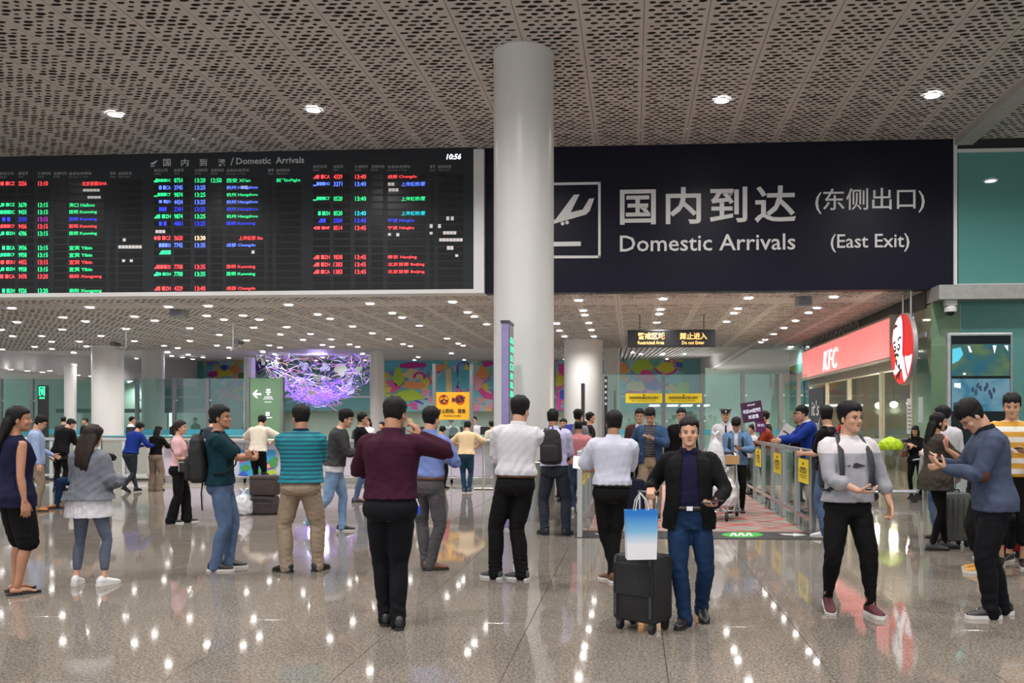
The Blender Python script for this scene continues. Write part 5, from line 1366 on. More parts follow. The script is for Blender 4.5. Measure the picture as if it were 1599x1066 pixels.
# ------------------------------------------------------------------ glass screens of the restricted zone
POST = M('screen_post', (.20, .21, .21), .35, .7)
def glass_screen(name, label, Yg, posts, x0, x1, top, m=GLASS, thick=.02, z0=.0):
    a = at(x0, top, Yg); b2 = at(x1, top, Yg)
    root = thing(name, label, 'glass screen', ((a.x + b2.x) / 2, Yg, 0))
    xs = [a.x] + [at(p, top, Yg).x for p in posts] + [b2.x]
    for i in range(len(xs) - 1): MB().box(xs[i] + .03, xs[i + 1] - .03, Yg, Yg + thick, z0 + .05, a.z).build('glass_pane', m, root)
    for i, p in enumerate(posts):
        x = at(p, top, Yg).x; MB().box(x - .06, x + .06, Yg - .05, Yg + .07, 0, a.z + .02).build('post', POST, root)
    for i, p in enumerate(posts):
        x = at(p, top, Yg).x
        for zz in (.6, 1.5, 2.3): MB().box(x + .05, x + .13, Yg - .02, Yg + .04, zz, zz + .06).build('clamp', STEEL, root)
    BL = M('blue_stripe', srgb(60, 150, 170), .5)
    zb2 = at(100, 678, Yg).z; zt2 = at(100, 670, Yg).z
    MB().box(xs[0], xs[-1], Yg - .006, Yg - .001, zb2, zt2).build('blue_stripe', BL, root)
    return root
glass_screen('glass_screen', 'tall greenish glass screen with grey posts behind the left columns', 32.4, (1, 50, 104, 214, 272, 325, 385, 441), -30, 441, 592)
glass_screen('glass_screen', 'tall greenish glass screen with steel posts behind the exit lane', 27.0, (943, 1036, 1096, 1160, 1219, 1247), 943, 1262, 585)
# green direction panel
a, b2 = at(389, 690, 32.1), at(441, 590, 32.1)
root = thing('direction_panel', 'green glass direction panel with a white arrow pointing left', 'sign', ((a.x + b2.x) / 2, 32.1, 0))
MB().box(a.x, b2.x, 32.1, 32.13, .1, b2.z).build('panel', M('green_panel', srgb(92, 124, 94), .2, var=.14, scale=.8, emit=.05), root)
for x in (388, 441): w = at(x, 640, 32.1); MB().box(w.x - .05, w.x + .05, 32.05, 32.2, 0, b2.z + .03).build('post', POST, root)
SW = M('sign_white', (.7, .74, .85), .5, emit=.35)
poly([(394, 615), (400, 608.5), (403, 608.5), (399.5, 613.5), (408, 613.5), (408, 617), (399.5, 617), (403, 621.5), (400, 621.5)], SW, root, 32.1, 'arrow')
for q in ((416, 607, 422, 610), (415, 611, 423, 613), (417, 614, 421, 617), (413, 619, 425, 620.5), (411, 622, 427, 623), (413, 627, 424, 628), (415, 643, 421, 649), (413, 651, 425, 652.5)): poly([(q[0], q[1]), (q[2], q[1]), (q[2], q[3]), (q[0], q[3])], SW, root, 32.1, 'pictogram_bar')
# yellow prohibition sign
a, b2 = at(680, 655, 23.5), at(734, 612, 23.5)
root = thing('prohibition_sign', 'amber sign with two crossed circles against photo and video between dark posts', 'sign', ((a.x + b2.x) / 2, 23.5, 0))
MB().box(a.x, b2.x, 23.5, 23.54, a.z, b2.z).build('panel', AMBER, root)
MB().box(a.x, b2.x, 23.52, 23.53, .1, a.z).build('glass_pane', GLASS, root)
for x in (678, 736): w = at(x, 568, 23.5); MB().box(w.x - .045, w.x + .045, 23.46, 23.58, 0, w.z).build('post', POST, root)
for cx in (693, 718):
    c = at(cx, 623.5, 23.49); g = MB(); g.tube([(c.x + .125 * math.cos(t), 23.49, c.z + .125 * math.sin(t)) for t in [i * math.pi / 12 for i in range(24)]], .013, n=5, closed=True); g.tube([(c.x - .088, 23.49, c.z + .088), (c.x + .088, 23.49, c.z - .088)], .012, n=5); g.build('crossed_circle', RED_INK, root)
poly([(688, 624), (691, 624), (692, 622), (695, 622), (696, 624), (699, 624), (699, 630), (688, 630)], INK, root, 23.5, 'photo_pictogram', .01); poly(blob(693, 618.5, 2.2, 2, 10, 1, 0), INK, root, 23.5, 'head_pictogram', .01); poly(blob(693.5, 626.8, 1.6, 1.5, 10, 1, 0), AMBER, root, 23.49, 'lens_pictogram', .006)
poly([(706, 620), (710, 622), (713, 619), (722, 618), (727, 620), (724, 623), (724, 628), (714, 629), (711, 626), (706, 628)], INK, root, 23.5, 'video_pictogram', .01)
fit('禁止照相、摄像', INK, root, (683, 638, 727, 645), 23.49); fit('No photo or video', INK, root, (692, 647.5, 720, 650.5), 23.49)
# yellow strips on the exit lane screen
for lab, x0, x1 in (('left yellow notice strip across the glass above the queue', 977, 1034), ('right yellow notice strip across the glass above the queue', 1039, 1096)):
    a, b2 = at(x0, 629, 26.9), at(x1, 614, 26.9); root = thing('notice_strip', lab, 'sign', ((a.x + b2.x) / 2, 26.9, a.z), 0, 'yellow notice strips')
    MB().box(a.x, b2.x, 26.9, 26.98, a.z, b2.z).build('panel', YELLOW, root); fit('边检现场执勤区禁止逆行', INK, root, (x0 + 5, 618.5, x1 - 6, 623), 26.89); fit('No reverse entry', INK, root, (x0 + 9, 624.5, x1 - 10, 626.5), 26.89)
    poly([((x0 + x1) / 2 - 2.2, 616), ((x0 + x1) / 2 + 2.2, 616), ((x0 + x1) / 2 + .8, 617.6), ((x0 + x1) / 2 - .8, 617.6)], INK, root, 26.9, 'arrow_mark', .01)
# exit light pylon
a, b2 = at(58.5, 700, 22.3), at(72, 601, 22.3)
root = thing('exit_pylon', 'slim black pylon with a glowing green exit pictogram beside the glass screen', 'exit sign', ((a.x + b2.x) / 2, 22.3, 0))
MB().box(a.x, b2.x, 22.3, 22.42, 0, b2.z, .01).build('pylon', BLACKP, root); GR = M('exit_green', (.05, 1, .4), .5, emit=1.6, ecol=(.03, 1, .33), var=0)
for q in ((61, 603.5, 70, 605), (61, 603.5, 62.5, 617), (68.6, 603.5, 70, 617), (61, 616, 63.6, 617.4), (67.5, 616, 70, 617.4), (64, 607, 67.4, 612), (64.8, 612, 66, 616), (66.3, 612, 67.4, 615)): poly([(q[0], q[1]), (q[2], q[1]), (q[2], q[3]), (q[0], q[3])], GR, root, 22.3, 'exit_pictogram')
fit('出口', GR, root, (61.5, 619.5, 69.5, 622.5), 22.29, bold=.02)
# narrow display totem in front of the big column
xa, xb = -1.88, -1.77; zt = at(794, 502, 12.2).z
root = thing('display_totem', 'thin lavender edged display totem standing against the big white column', 'display', (xa, 12.2, 0))
MB().box(xa, xb, 12.2, 12.66, .03, zt, .004).build('housing', M('totem_lavender', srgb(140, 130, 175), .3, .3), root)
MB().box(xb, xb + .006, 12.22, 12.64, .9, zt - .03).build('screen', M('totem_black', (.01, .015, .02), .2), root); MB().box(xa - .12, xb + .12, 12.05, 12.82, 0, .03).build('base', STEEL, root)
MB().box(xa - .01, xb + .01, 12.19, 12.67, zt - .02, zt + .02).build('cap', DKGREY, root)
for i in range(7): fit('出到达口候机'[i % 6], GR, root, (V3((xb + .008, 12.43, zt - .25 - i * .13)), .26, .09), None, (R(90), 0, R(90)), ext=.002, name='led_text')
# totems in the queue
for lab, x, w_, y0, Yd in (('slim dark totem in front of the thick white column', 910, 5, 598, 19.5), ('slim black striped totem beside the slim white column', 946, 4.5, 587, 21.5)):
    a, b2 = at(x - w_ / 2, 700, Yd), at(x + w_ / 2, y0, Yd); root = thing('slim_totem', lab, 'totem', ((a.x + b2.x) / 2, Yd, 0)); MB().box(a.x, b2.x, Yd, Yd + .3, .02, b2.z, .008).build('housing', DKGREY if x < 930 else BLACKP, root); MB().box(a.x - .08, b2.x + .08, Yd - .05, Yd + .35, 0, .02).build('base', STEEL, root)
    if x > 930:
        for k in range(5): q = at(x, 596 + k * 9, Yd); MB().box(a.x + .015, b2.x - .015, Yd - .004, Yd, q.z, q.z + .06).build('white_mark', WHITE, root)

# ------------------------------------------------------------------ counters and railings
RAILZ = 1.07
def railing(name, label, cat, pts_, h, infill, post_at, foot=True):
    """pts: polyline in plan"""
    p0_ = pts_[0]; root = thing(name, label, cat, (p0_[0], p0_[1], 0))
    MB().tube([(x, y, h) for x, y in pts_], .035, n=12).build('handrail', STEEL, root, True)
    MB().tube([(x, y, .16) for x, y in pts_], .018, n=8).build('foot_rail', STEEL, root, True)
    for x, y in post_at: MB().box(x - .03, x + .03, y - .03, y + .03, 0, h).build('post', STEEL, root)
    return root
yR = 21.4
xl, xr = at(-30, 688, yR).x, at(232, 688, yR).x
root = thing('glass_railing', 'glass railing with a brushed steel rail along the left waiting area', 'railing', (xl, yR, 0))
MB().box(xl, xr, yR - .10, yR + .10, 1.02, 1.10, .02).build('top_rail', STEEL, root)
n = 7
for i in range(n):
    x0, x1 = xl + (xr - xl) * i / n, xl + (xr - xl) * (i + 1) / n
    MB().box(x0 + .05, x1 - .05, yR - .01, yR + .01, .17, .98).build('glass_pane', CLEAR, root); MB().box(x0 - .04, x0 + .04, yR - .04, yR + .04, 0, 1.03).build('post', STEEL, root)
MB().box(xl, xr, yR - .06, yR + .06, .10, .16).build('bottom_rail', STEEL, root); MB().box(xl, xr, yR - .05, yR + .05, 0, .05).build('kick_plate', DKGREY, root)
q = at(78, 708, yR); g = MB(); g.tube([(q.x + .10 * math.cos(t), yR - .02, q.z + .10 * math.sin(t)) for t in [i * math.pi / 10 for i in range(20)]], .010, n=5, closed=True); g.tube([(q.x - .07, yR - .02, q.z + .07), (q.x + .07, yR - .02, q.z - .07)], .01, n=5); g.build('no_climbing_sticker', RED_INK, root)
# printed panel counter
COUNTW = M('counter_lilac', srgb(196, 190, 208), .35, var=.05, scale=1.2)
yC = 20.9
xl2, xr2 = at(255, 690, yC).x, at(771, 690, yC).x
root = thing('barrier_counter', 'long barrier counter of lilac white panels with a steel top rail', 'counter', (xl2, yC, 0))
MB().box(xl2, xr2, yC - .14, yC + .22, 1.00, 1.075, .02).build('top_rail', STEEL, root)
n = 8
for i in range(n):
    x0, x1 = xl2 + (xr2 - xl2) * i / n, xl2 + (xr2 - xl2) * (i + 1) / n
    MB().box(x0 + .012, x1 - .012, yC, yC + .04, .17, .99).build('front_panel', COUNTW, root); MB().box(x0 - .03, x0 + .03, yC + .02, yC + .09, 0, 1.0).build('post', STEEL, root)
MB().tube([(xl2, yC - .10, .14), (xr2, yC - .10, .14)], .02).build('foot_rail', STEEL, root, True); MB().box(xl2, xr2, yC + .02, yC + .08, 0, .10).build('kick_plate', GREY_T, root)
# printed picture on the counter: plain coloured shapes
a, b2 = at(374, 745, yC), at(446, 703, yC)
root = thing('counter_poster', 'colourful poster of sea and coral shapes on the front of the barrier counter', 'poster', ((a.x + b2.x) / 2, yC, .3))
for i, (x0, x1) in enumerate(((374, 398), (418, 430))):
    pass
a, b2 = at(374, 744, yC), at(430, 702, yC); MB().box(a.x, b2.x, yC - .012, yC, a.z, b2.z).build('sheet', M('poster_blue', srgb(60, 160, 215), .4, var=.2, scale=2), root)
for i, (c, cx, cy2, rx, ry) in enumerate((('green', 383, 731, 8, 5), ('pink', 378, 716, 4, 8), ('blue', 380, 740, 7, 4), ('green', 427, 722, 7, 9), ('lime', 424, 737, 8, 4), ('magenta', 420, 727, 7, 6), ('rose', 420, 727, 4, 3.5), ('yellow', 421, 727, 2, 2), ('teal', 404, 710, 9, 5), ('green', 400, 735, 7, 6), ('purple', 412, 740, 5, 4), ('rose', 390, 708, 6, 3))):
    poly(blob(cx, cy2, rx, ry, 14, 50 + i, .25), MC[c], root, yC - .012 - .003 * (i % 4), 'painted_shape', .004)
MB().box(at(443, 736, yC).x, at(449, 736, yC).x, yC - .006, yC, .42, .5).build('sticker', YELLOW, root)
# service desks behind
for lab, x0, x1, Yd, yt in (('low teal edged service desk behind the middle counter', 596, 790, 24.8, 680), ('low teal edged service desk behind the left glass railing', 100, 380, 25.0, 680)):
    a, b2 = at(x0, 690, Yd), at(x1, yt, Yd); root = thing('service_desk', lab, 'desk', ((a.x + b2.x) / 2, Yd, 0)); MB().box(a.x, b2.x, Yd, Yd + .5, 0, b2.z - .04).build('cabinet', M('desk_cream', srgb(170, 165, 155), .5), root); MB().box(a.x - .02, b2.x + .02, Yd - .04, Yd + .54, b2.z - .04, b2.z, .01).build('worktop', M('desk_teal', srgb(70, 150, 165), .3), root)
    r9 = random.Random(7)
    for k in range(9):
        x = a.x + (b2.x - a.x) * (k + .5) / 9 + r9.uniform(-.2, .2); z = b2.z
        t = thing('desk_monitor', lab.replace('low teal edged service desk', 'small dark monitor on the desk'), 'monitor', (x, Yd + .2, z), 0, 'monitors on the ' + ('middle' if x0 > 400 else 'left') + ' desk')
        if k % 2: MB().box(x - .05, x + .05, Yd + .15, Yd + .28, z, z + .02).build('stand', DKGREY, t); MB().box(x - .18, x + .18, Yd + .2, Yd + .23, z + .02, z + .26, .008).build('screen', BLACKP, t)
        else:
            bpy.data.objects.remove(t)
# steel side frame beside the big column
x = at(755, 700, 19.0).x
root = thing('steel_gate', 'steel tube gate with a clear pane left of the big column', 'gate', (x, 19, 0))
MB().tube([(x, 19, 0), (x, 19, 1.06), (x, 21, 1.06), (x, 21, 0)], .022).build('gate_frame', STEEL, root, True); MB().box(x - .006, x + .006, 19.05, 20.95, .25, 1.0).build('glass_pane', CLEAR, root); MB().tube([(x, 19, .5), (x, 21, .5)], .015).build('cross_bar', STEEL, root, True); MB().tube([(x - .22, 19, .02), (x + .22, 19, .02)], .02).build('foot', STEEL, root)
# exit lane: barriers
def barrier(label, X, ys, side, notices, h=1.15):
    root = thing('lane_barrier', label, 'barrier', (X, ys[0], 0), 0, 'barriers of the exit lane')
    MB().box(X - .035, X + .035, ys[0] - .04, ys[-1] + .04, h - .06, h, .012).build('top_rail', STEEL, root); MB().box(X - .02, X + .02, ys[0], ys[-1], .16, .21).build('bottom_rail', STEEL, root)
    for i, y in enumerate(ys): MB().box(X - .035, X + .035, y - .045, y + .045, 0, h - .05, .006).build('post', STEEL, root)
    for i in range(len(ys) - 1):
        MB().box(X - .006, X + .006, ys[i] + .06, ys[i + 1] - .06, .24, h - .10).build('clear_pane', CLEAR, root)
        if i in notices:
            ym = (ys[i] + ys[i + 1]) / 2; s_ = X - .012 * side
            g = MB(); g.box(min(s_, s_ - .006 * side), max(s_, s_ - .006 * side), ym - .36, ym + .36, .66, 1.0); nb = g.build('yellow_notice', YELLOW, root)
            g = MB()
            for k, (zz, hw, th) in enumerate(((.935, .04, .035), (.87, .20, .02), (.84, .27, .012), (.81, .25, .012), (.77, .27, .008), (.74, .2, .008))): g.box(s_ - .010 * side - .001, s_ - .010 * side + .001, ym - hw, ym + hw, zz - th / 2, zz + th / 2)
            pl = g.build('notice_print', INK, nb); pl['kind'] = 'stuff'
    return root
barrier('steel exit lane barrier with yellow notices on the right of the red patterned mat', 2.44, [11.85, 12.95, 14.05, 15.15, 16.25, 17.35, 18.45, 19.55], 1, (0, 2, 4))
barrier('steel exit lane barrier on the left of the red patterned mat', -.70, [11.35, 12.5, 13.65, 14.8, 15.95, 17.1], -1, (0, 1))
# lane mat
def lattice():
    m = bpy.data.materials.new('lane_print'); m.use_nodes = True; nt = m.node_tree; b = nt.nodes['Principled BSDF']; L = nt.links.new
    ge = nd(nt, 'ShaderNodeNewGeometry'); sp_ = nd(nt, 'ShaderNodeSeparateXYZ'); L(ge.outputs['Position'], sp_.inputs[0])
    def diag(sx, sy, per, w):
        a = nd(nt, 'ShaderNodeMath', operation='MULTIPLY'); a.inputs[1].default_value = sx; L(sp_.outputs['X'], a.inputs[0])
        c = nd(nt, 'ShaderNodeMath', operation='MULTIPLY_ADD'); c.inputs[1].default_value = sy; L(sp_.outputs['Y'], c.inputs[0]); L(a.outputs[0], c.inputs[2])
        d = nd(nt, 'ShaderNodeMath', operation='FLOORED_MODULO'); d.inputs[1].default_value = per; L(c.outputs[0], d.inputs[0])
        e = nd(nt, 'ShaderNodeMath', operation='LESS_THAN'); e.inputs[1].default_value = w; L(d.outputs[0], e.inputs[0]); return e
    A_, B2, C2 = diag(1, 1.0, .8, .08), diag(-1, 1.0, .8, .08), diag(0, 1.0, .8, .06)
    m1 = nd(nt, 'ShaderNodeMath', operation='MAXIMUM'); L(A_.outputs[0], m1.inputs[0]); L(B2.outputs[0], m1.inputs[1]); m2 = nd(nt, 'ShaderNodeMath', operation='MAXIMUM'); L(m1.outputs[0], m2.inputs[0]); L(C2.outputs[0], m2.inputs[1])
    n = nd(nt, 'ShaderNodeTexNoise', Scale=40.0); L(ge.outputs['Position'], n.inputs['Vector']); cr = nd(nt, 'ShaderNodeValToRGB'); cr.color_ramp.elements[0].color = (.26, .22, .19, 1); cr.color_ramp.elements[1].color = (.40, .36, .32, 1); L(n.outputs['Fac'], cr.inputs[0])
    mx = nd(nt, 'ShaderNodeMix', data_type='RGBA'); L(m2.outputs[0], mx.inputs[0]); L(cr.outputs[0], mx.inputs[6]); mx.inputs[7].default_value = srgb(190, 40, 42) + (1,); L(mx.outputs[2], b.inputs['Base Color']); b.inputs['Roughness'].default_value = .3
    return m
ya, yb2 = ground(1080, 841).y, ground(1080, 830).y
root = thing('lane_mat', 'red lattice patterned mat with a black lead strip between the exit barriers', 'floor mat', (.87, 14, 0))
MB().box(-.62, 2.36, yb2, 20.5, .001, .006).build('lattice_print', lattice(), root)
MB().box(-.74, 2.62, ya, yb2, .001, .008).build('black_strip', M('mat_black', (.02, .02, .021), .5), root)
MG = M('mat_green', srgb(50, 165, 60), .5); MWt = M('mat_white', (.6, .6, .6), .5)
def flat(pts_, m, nm, z=.0085):
    P_ = [ground(x, y) for x, y in pts_]; g = MB(); g.prism([(p.x, p.y) for p in P_], .002, 'z', z); g.build(nm, m, root)
flat([(1159.5 + 32 * math.cos(a), 835.5 + 4.2 * math.sin(a)) for a in [i * math.pi / 12 for i in range(24)]], MG, 'green_oval')
for dx in (-12, 0, 12): flat([(1156 + dx - 5, 838), (1156 + dx - 1, 833), (1156 + dx + 4, 833), (1156 + dx + 8, 838), (1156 + dx + 4, 838), (1156 + dx + 1.5, 835), (1156 + dx - 1, 838)], MWt, 'chevron_mark', .011)
for x0 in (1216, 928): flat([(x0, 834), (x0 + 22, 834.5), (x0 + 24, 833), (x0 + 43, 836.5), (x0 + 24, 838.5), (x0 + 22, 837), (x0 + 8, 836.5)], MWt, 'arrow_mark', .011)

# ------------------------------------------------------------------ luggage
def suitcase(label, x, y, rz, w, d, h, m, handle=.45, group=None, cat='suitcase', ribs=True):
    root = thing('suitcase', label, cat, (x, y, 0), R(rz), group)
    g = MB(); g.box(-w / 2, w / 2, -d / 2, d / 2, .07, h, .035); g.build('shell', m, root, True, False)
    if ribs:
        for k in range(5): xx = -w / 2 + w * (k + .5) / 5; MB().box(xx - .012, xx + .012, -d / 2 - .006, -d / 2 + .004, .12, h - .06, .004).build('rib', m, root, False, False)
    g = MB(); g.box(-w / 2 + .02, w / 2 - .02, -d / 2 - .012, -d / 2, h * .48, h * .9, .006); g.build('front_pocket', m, root, False, False) if not ribs else None
    g = MB(); g.tube([(-.09, 0, h - .005), (-.08, 0, h + .03), (.08, 0, h + .03), (.09, 0, h - .005)], .010); g.build('top_handle', BLACKP, root, True, False)
    for sx in (-1, 1):
        for sy in (-1, 1):
            wx, wy = sx * (w / 2 - .05), sy * (d / 2 - .04)
            MB().box(wx - .022, wx + .022, wy - .022, wy + .022, .04, .09).build('wheel_fork', BLACKP, root, False, False); MB().cyl((wx - .016, wy, .033), .033, .032, 14, axis='x').build('wheel', SOLE_K, root, True, False)
    if handle:
        g = MB()
        for sx in (-1, 1): g.tube([(sx * .075, d * .30, h - .03), (sx * .075, d * .30, h + handle)], .009)
        g.build('handle_tube', CHROME, root, True, False); g = MB(); g.tube([(-.085, d * .30, h + handle), (.085, d * .30, h + handle)], .018, n=10); g.build('grip', BLACKP, root, True, False)
    return root
BLKFAB = M('black_fabric', (.010, .010, .011), .75, var=.3, bump=.2, bscale=200)
def backpack(label, f, m, w=.30, h=.44, d=.16, drop=0.0, strap=True, off=.0, name='backpack'):
    """worn on the back of figure f"""
    root = thing(name, label, 'backpack', tuple(f.root.location), f.root.rotation_euler.z); sc = f.s
    c, U, W, T = f.frame(1.22 - drop); b = f.tor(1.22 - drop)[4]
    C = c - W * (b + .02 + d / 2 + off)
    B = Blob()
    B.loft([(C + T * (h * k), U, W, w / 2 * a_, d / 2 * q_, 3.2) for k, a_, q_ in ((-.52, .55, .4), (-.50, .88, .8), (-.40, 1, 1.05), (-.1, 1.0, 1.1), (.2, .96, .95), (.38, .86, .75), (.48, .62, .5), (.52, .25, .2))], 28)
    B.queue('pack_body', m, root, sc, .012, 1, 2, lambda co, no: co + no * (ridge(co, 5, 30) * .004)[:, None])
    B = Blob(); C2 = C - W * (d * .55) - T * (h * .16)
    B.loft([(C2 + T * (h * k), U, W, w / 2 * a_, d * .22 * q_, 3) for k, a_, q_ in ((-.30, .5, .4), (-.27, .8, .9), (-.05, .84, 1.0), (.16, .78, .8), (.22, .5, .4))], 24)
    B.queue('front_pocket', m, root, sc, .012, 1, 2)
    g = MB(); g.M = Matrix.Scale(sc, 4); g.tube([C + T * (h * .48) - U * .03 + W * d * .2, C + T * (h * .60) - U * .025 + W * d * .3, C + T * (h * .60) + U * .025 + W * d * .3, C + T * (h * .48) + U * .03 + W * d * .2], .009); g.build('top_loop', m, root, True, False)
    if strap:
        for sd in (-1, 1):
            pts_ = []
            for z, ang in ((1.40, -.6), (1.435, -.15), (1.435, .2), (1.40, .62), (1.33, .92), (1.22, 1.05), (1.10, .95), (1.02, .4), (1.02, -.3)):
                s_ = f.tor(min(z, 1.475), .030)
                if z > 1.42: pts_.append(f.frame(1.42)[0] + U * sd * (.095) + W * (s_[4] * ang * 1.2 - .01) + T * .045)
                else: pts_.append(s_[0] + s_[1] * sd * (s_[3] * (.55 if z > 1.3 else .62 if z > 1.05 else .98)) + s_[2] * (s_[4] * ang))
            g = MB(); g.M = Matrix.Scale(sc, 4); g.tube(pts_, .024, n=8, flat=.35); g.build('shoulder_strap', m, root, True, False)
    return root
def phone(label, f, sd, m=BLACKP, off=(0, 0, 0), rot=None, size=(.072, .148, .009)):
    """in the hand of side sd"""
    root = thing('phone', label, 'phone', tuple(f.root.location), f.root.rotation_euler.z); sc = f.s
    return root
# ------------------------------------------------------------------ people
def cloth(name, c, rough=.85, var=.12, bump=.12, scale=10, sheen=.0): return M('cloth_' + name, srgb(*c), rough, var=var, scale=scale, bump=bump, bscale=260, sheen=sheen, spec=.2)
NAVYK = cloth('near_black_navy', (12, 12, 18)); BLK = cloth('black', (11, 10, 11)); NAVY = cloth('navy', (18, 20, 48)); GREYCARD = cloth('grey_knit', (108, 112, 122), bump=.3)
WHT = cloth('white', (204, 202, 208), var=.04); WHT2 = cloth('cool_white', (196, 198, 214), var=.04); BGREY = cloth('blue_grey', (90, 98, 116)); TEALC = cloth('dark_teal', (10, 46, 56)); JEANS = M('jeans', srgb(78, 98, 128), .85, var=.28, scale=5, bump=.15, bscale=220, spec=.2)
DJEANS = M('dark_jeans', srgb(24, 48, 80), .85, var=.3, scale=5, bump=.15, bscale=220, spec=.2); LJEANS = M('light_jeans', srgb(118, 146, 180), .85, var=.25, scale=5, bump=.15, bscale=220, spec=.2); KHAKI = cloth('khaki', (142, 126, 108)); MAROON = cloth('maroon', (54, 16, 36)); BLUESH = cloth('sky_blue', (112, 130, 188), var=.05)
GREYTR = cloth('grey_trouser', (76, 74, 78)); LAV = cloth('lavender', (186, 182, 214), var=.05); SLATE = cloth('slate', (42, 48, 58)); NVSH = cloth('navy_shirt', (20, 20, 48)); BLZBLK = cloth('blazer_black', (13, 12, 14)); DENIMBL = cloth('denim_blazer', (66, 76, 98), bump=.25); OLIVE = cloth('dark_olive', (62, 56, 50))
CREAM = cloth('cream_tee', (222, 212, 196), var=.04); TAN = cloth('tan_tee', (222, 196, 156), var=.04); PINK = cloth('pink', (216, 172, 178), var=.05); ROYAL = cloth('royal_blue', (22, 48, 128)); TAUPE = cloth('taupe', (128, 112, 98)); CHAR = cloth('charcoal', (58, 58, 60)); RUST = cloth('rust', (142, 52, 28)); BRN = cloth('brown_cardigan', (70, 44, 38)); BLUEJK = cloth('blue_jacket', (48, 72, 106)); LDENIM = cloth('light_denim', (92, 124, 160)); REDC = cloth('red', (180, 24, 34)); GREYT = cloth('grey_tee', (122, 122, 128))
PALEBL = cloth('pale_blue', (150, 170, 206), var=.05)
BROWNL = M('brown_leather', srgb(96, 58, 36), .45, var=.2); TANL = M('tan_leather', srgb(176, 110, 50), .5, var=.2); WSHOE = M('white_shoe', srgb(216, 216, 218), .55, var=.06); GSHOE = M('grey_shoe', srgb(70, 72, 74), .7); KSHOE = M('black_shoe', (.012, .012, .013), .4, var=.2); MSHOE = M('maroon_shoe', srgb(74, 18, 30), .65, var=.2); YSHOE = M('ochre_shoe', srgb(206, 150, 60), .7, var=.1)
STRIPE = bands('polo_stripe', [(0, srgb(14, 124, 138)), (.028, srgb(10, 62, 84)), (.042, srgb(14, 124, 138))], repeat=.042)
YSTR = bands('yellow_white_stripe', [(0, srgb(226, 222, 214)), (.055, srgb(206, 152, 52)), (.11, srgb(226, 222, 214))], repeat=.11)
GREYYOKE = bands('grey_white_yoke', [(0, srgb(150, 150, 158)), (1.285, srgb(206, 200, 204)), (2, srgb(206, 200, 204))])
CHECK = bands('red_check', [(0, srgb(206, 110, 116)), (.012, srgb(186, 132, 140)), (.024, srgb(206, 110, 116))], repeat=.024)
CHECKD = bands('dark_check', [(0, srgb(52, 50, 56)), (.03, srgb(92, 90, 94)), (.04, srgb(52, 50, 56))], repeat=.04)

def PP(label, base, ytop, face, q='mid', **k):
    w = ground(*base); d = ray(*base); t = w.y / d[1]
    if 'H' not in k: k['H'] = (base[1] - ytop) * t / F * .988
    return person(label, (w.x, w.y), face, q, **k)
def obj_on(f, name, label, cat, group=None):
    r = thing(name, label, cat, tuple(f.root.location), f.root.rotation_euler.z, group)
    def mb(): g = MB(); g.M = Matrix.Scale(f.s, 4); return g
    return r, mb
def slab(g, c, ax, ay, az, w, h, t):
    """box centred c with width axis ax, height axis ay, thickness az"""
    ax, ay, az = V3(ax).normalized(), V3(ay).normalized(), V3(az).normalized()
    vs = [c + ax * (sx * w / 2) + ay * (sy * h / 2) + az * (sz * t / 2) for sx in (-1, 1) for sy in (-1, 1) for sz in (-1, 1)]
    return g.add(vs, [(0, 1, 3, 2), (4, 6, 7, 5), (0, 4, 5, 1), (2, 3, 7, 6), (0, 2, 6, 4), (1, 5, 7, 3)])
SCRN = M('phone_screen', (.05, .07, .09), .08, emit=.25, ecol=(.6, .75, .9))
def phone_at(f, label, sd, D, N, m=BLACKP, scr=True, dist=.085, lift=.018, size=(.072, .145), name='phone', cat='phone'):
    """phone lying on the palm of hand sd: D finger direction, N palm normal"""
    D = V3(D).normalized(); N = V3(N); N = (N - D * N.dot(D)).normalized(); S = D.cross(N)
    r, mb = obj_on(f, name, label, cat); c = f.wr[sd] + D * dist + N * lift
    g = mb(); slab(g, c, S, D, N, size[0], size[1], .009); g.build('case', m, r, False, False)
    if scr: g = mb(); slab(g, c + N * .0052, S, D, N, size[0] * .9, size[1] * .92, .0015); g.build('screen', SCRN, r, False, False)
    return r
CUPH = lambda n, d: dict(d=d, n=n, curl=[38, 38, 40, 42], thumb=.6)

# 1 woman at the left edge
f = PP('long haired woman in sleeveless navy top, black shorts and flip-flops at the left edge', (24, 926), 632, -32, 'near', fem=True, bw=1.1, hair='long', hairk=dict(len=.30, topx=.014, hw=.10, back=.05), skin=SKIN_TAN, face_detail=False,
       top=dict(mat=NAVY, sleeve=0, hem=.80, ease=.016, aline=.04), bot=dict(mat=BLK, len=.98, knee=.098, ease=.02, thigh=.11), shoes=dict(mat=BLACKP, flip=True), feet_bare=True, lf=(-.12, .04), rf=(.09, -.02), rh=(.25, -.02, .80), hy=-25)
# 2 girl with grey cardigan
f = PP('girl with long brown hair, grey cardigan over white tee, grey leggings and white sneakers', (140, 914), 661, -4, 'near', fem=True, bw=1.02, hair='long', hm=HAIR_BR, hairk=dict(len=.36, cover_ears=True, hw=.118, th=.018, back=.065), face_detail=False,
       top=dict(mat=WHT, sleeve=1, hem=.74, ease=.022, aline=.10, name='long_white_tee'), over=dict(mat=GREYCARD, sleeve=1.8, hem=.93, ease=.040, sease=.040, aline=.22, amp=.010, name='cardigan'), bot=dict(mat=BGREY, len=1.72, ankle=.046, knee=.052, thigh=.082, amp=.003), shoes=dict(mat=WSHOE, smat=SOLE_W, sole=.03, hi=.0, w=1.05),
       lf=(-.16, .0), rf=(.15, .02), lfy=22, rfy=18, lh=(-.10, .27, 1.08), rh=(.16, .26, 1.12), hy=-8, hr=6, hp=-8)
for sd in (-1, 1):
    pass
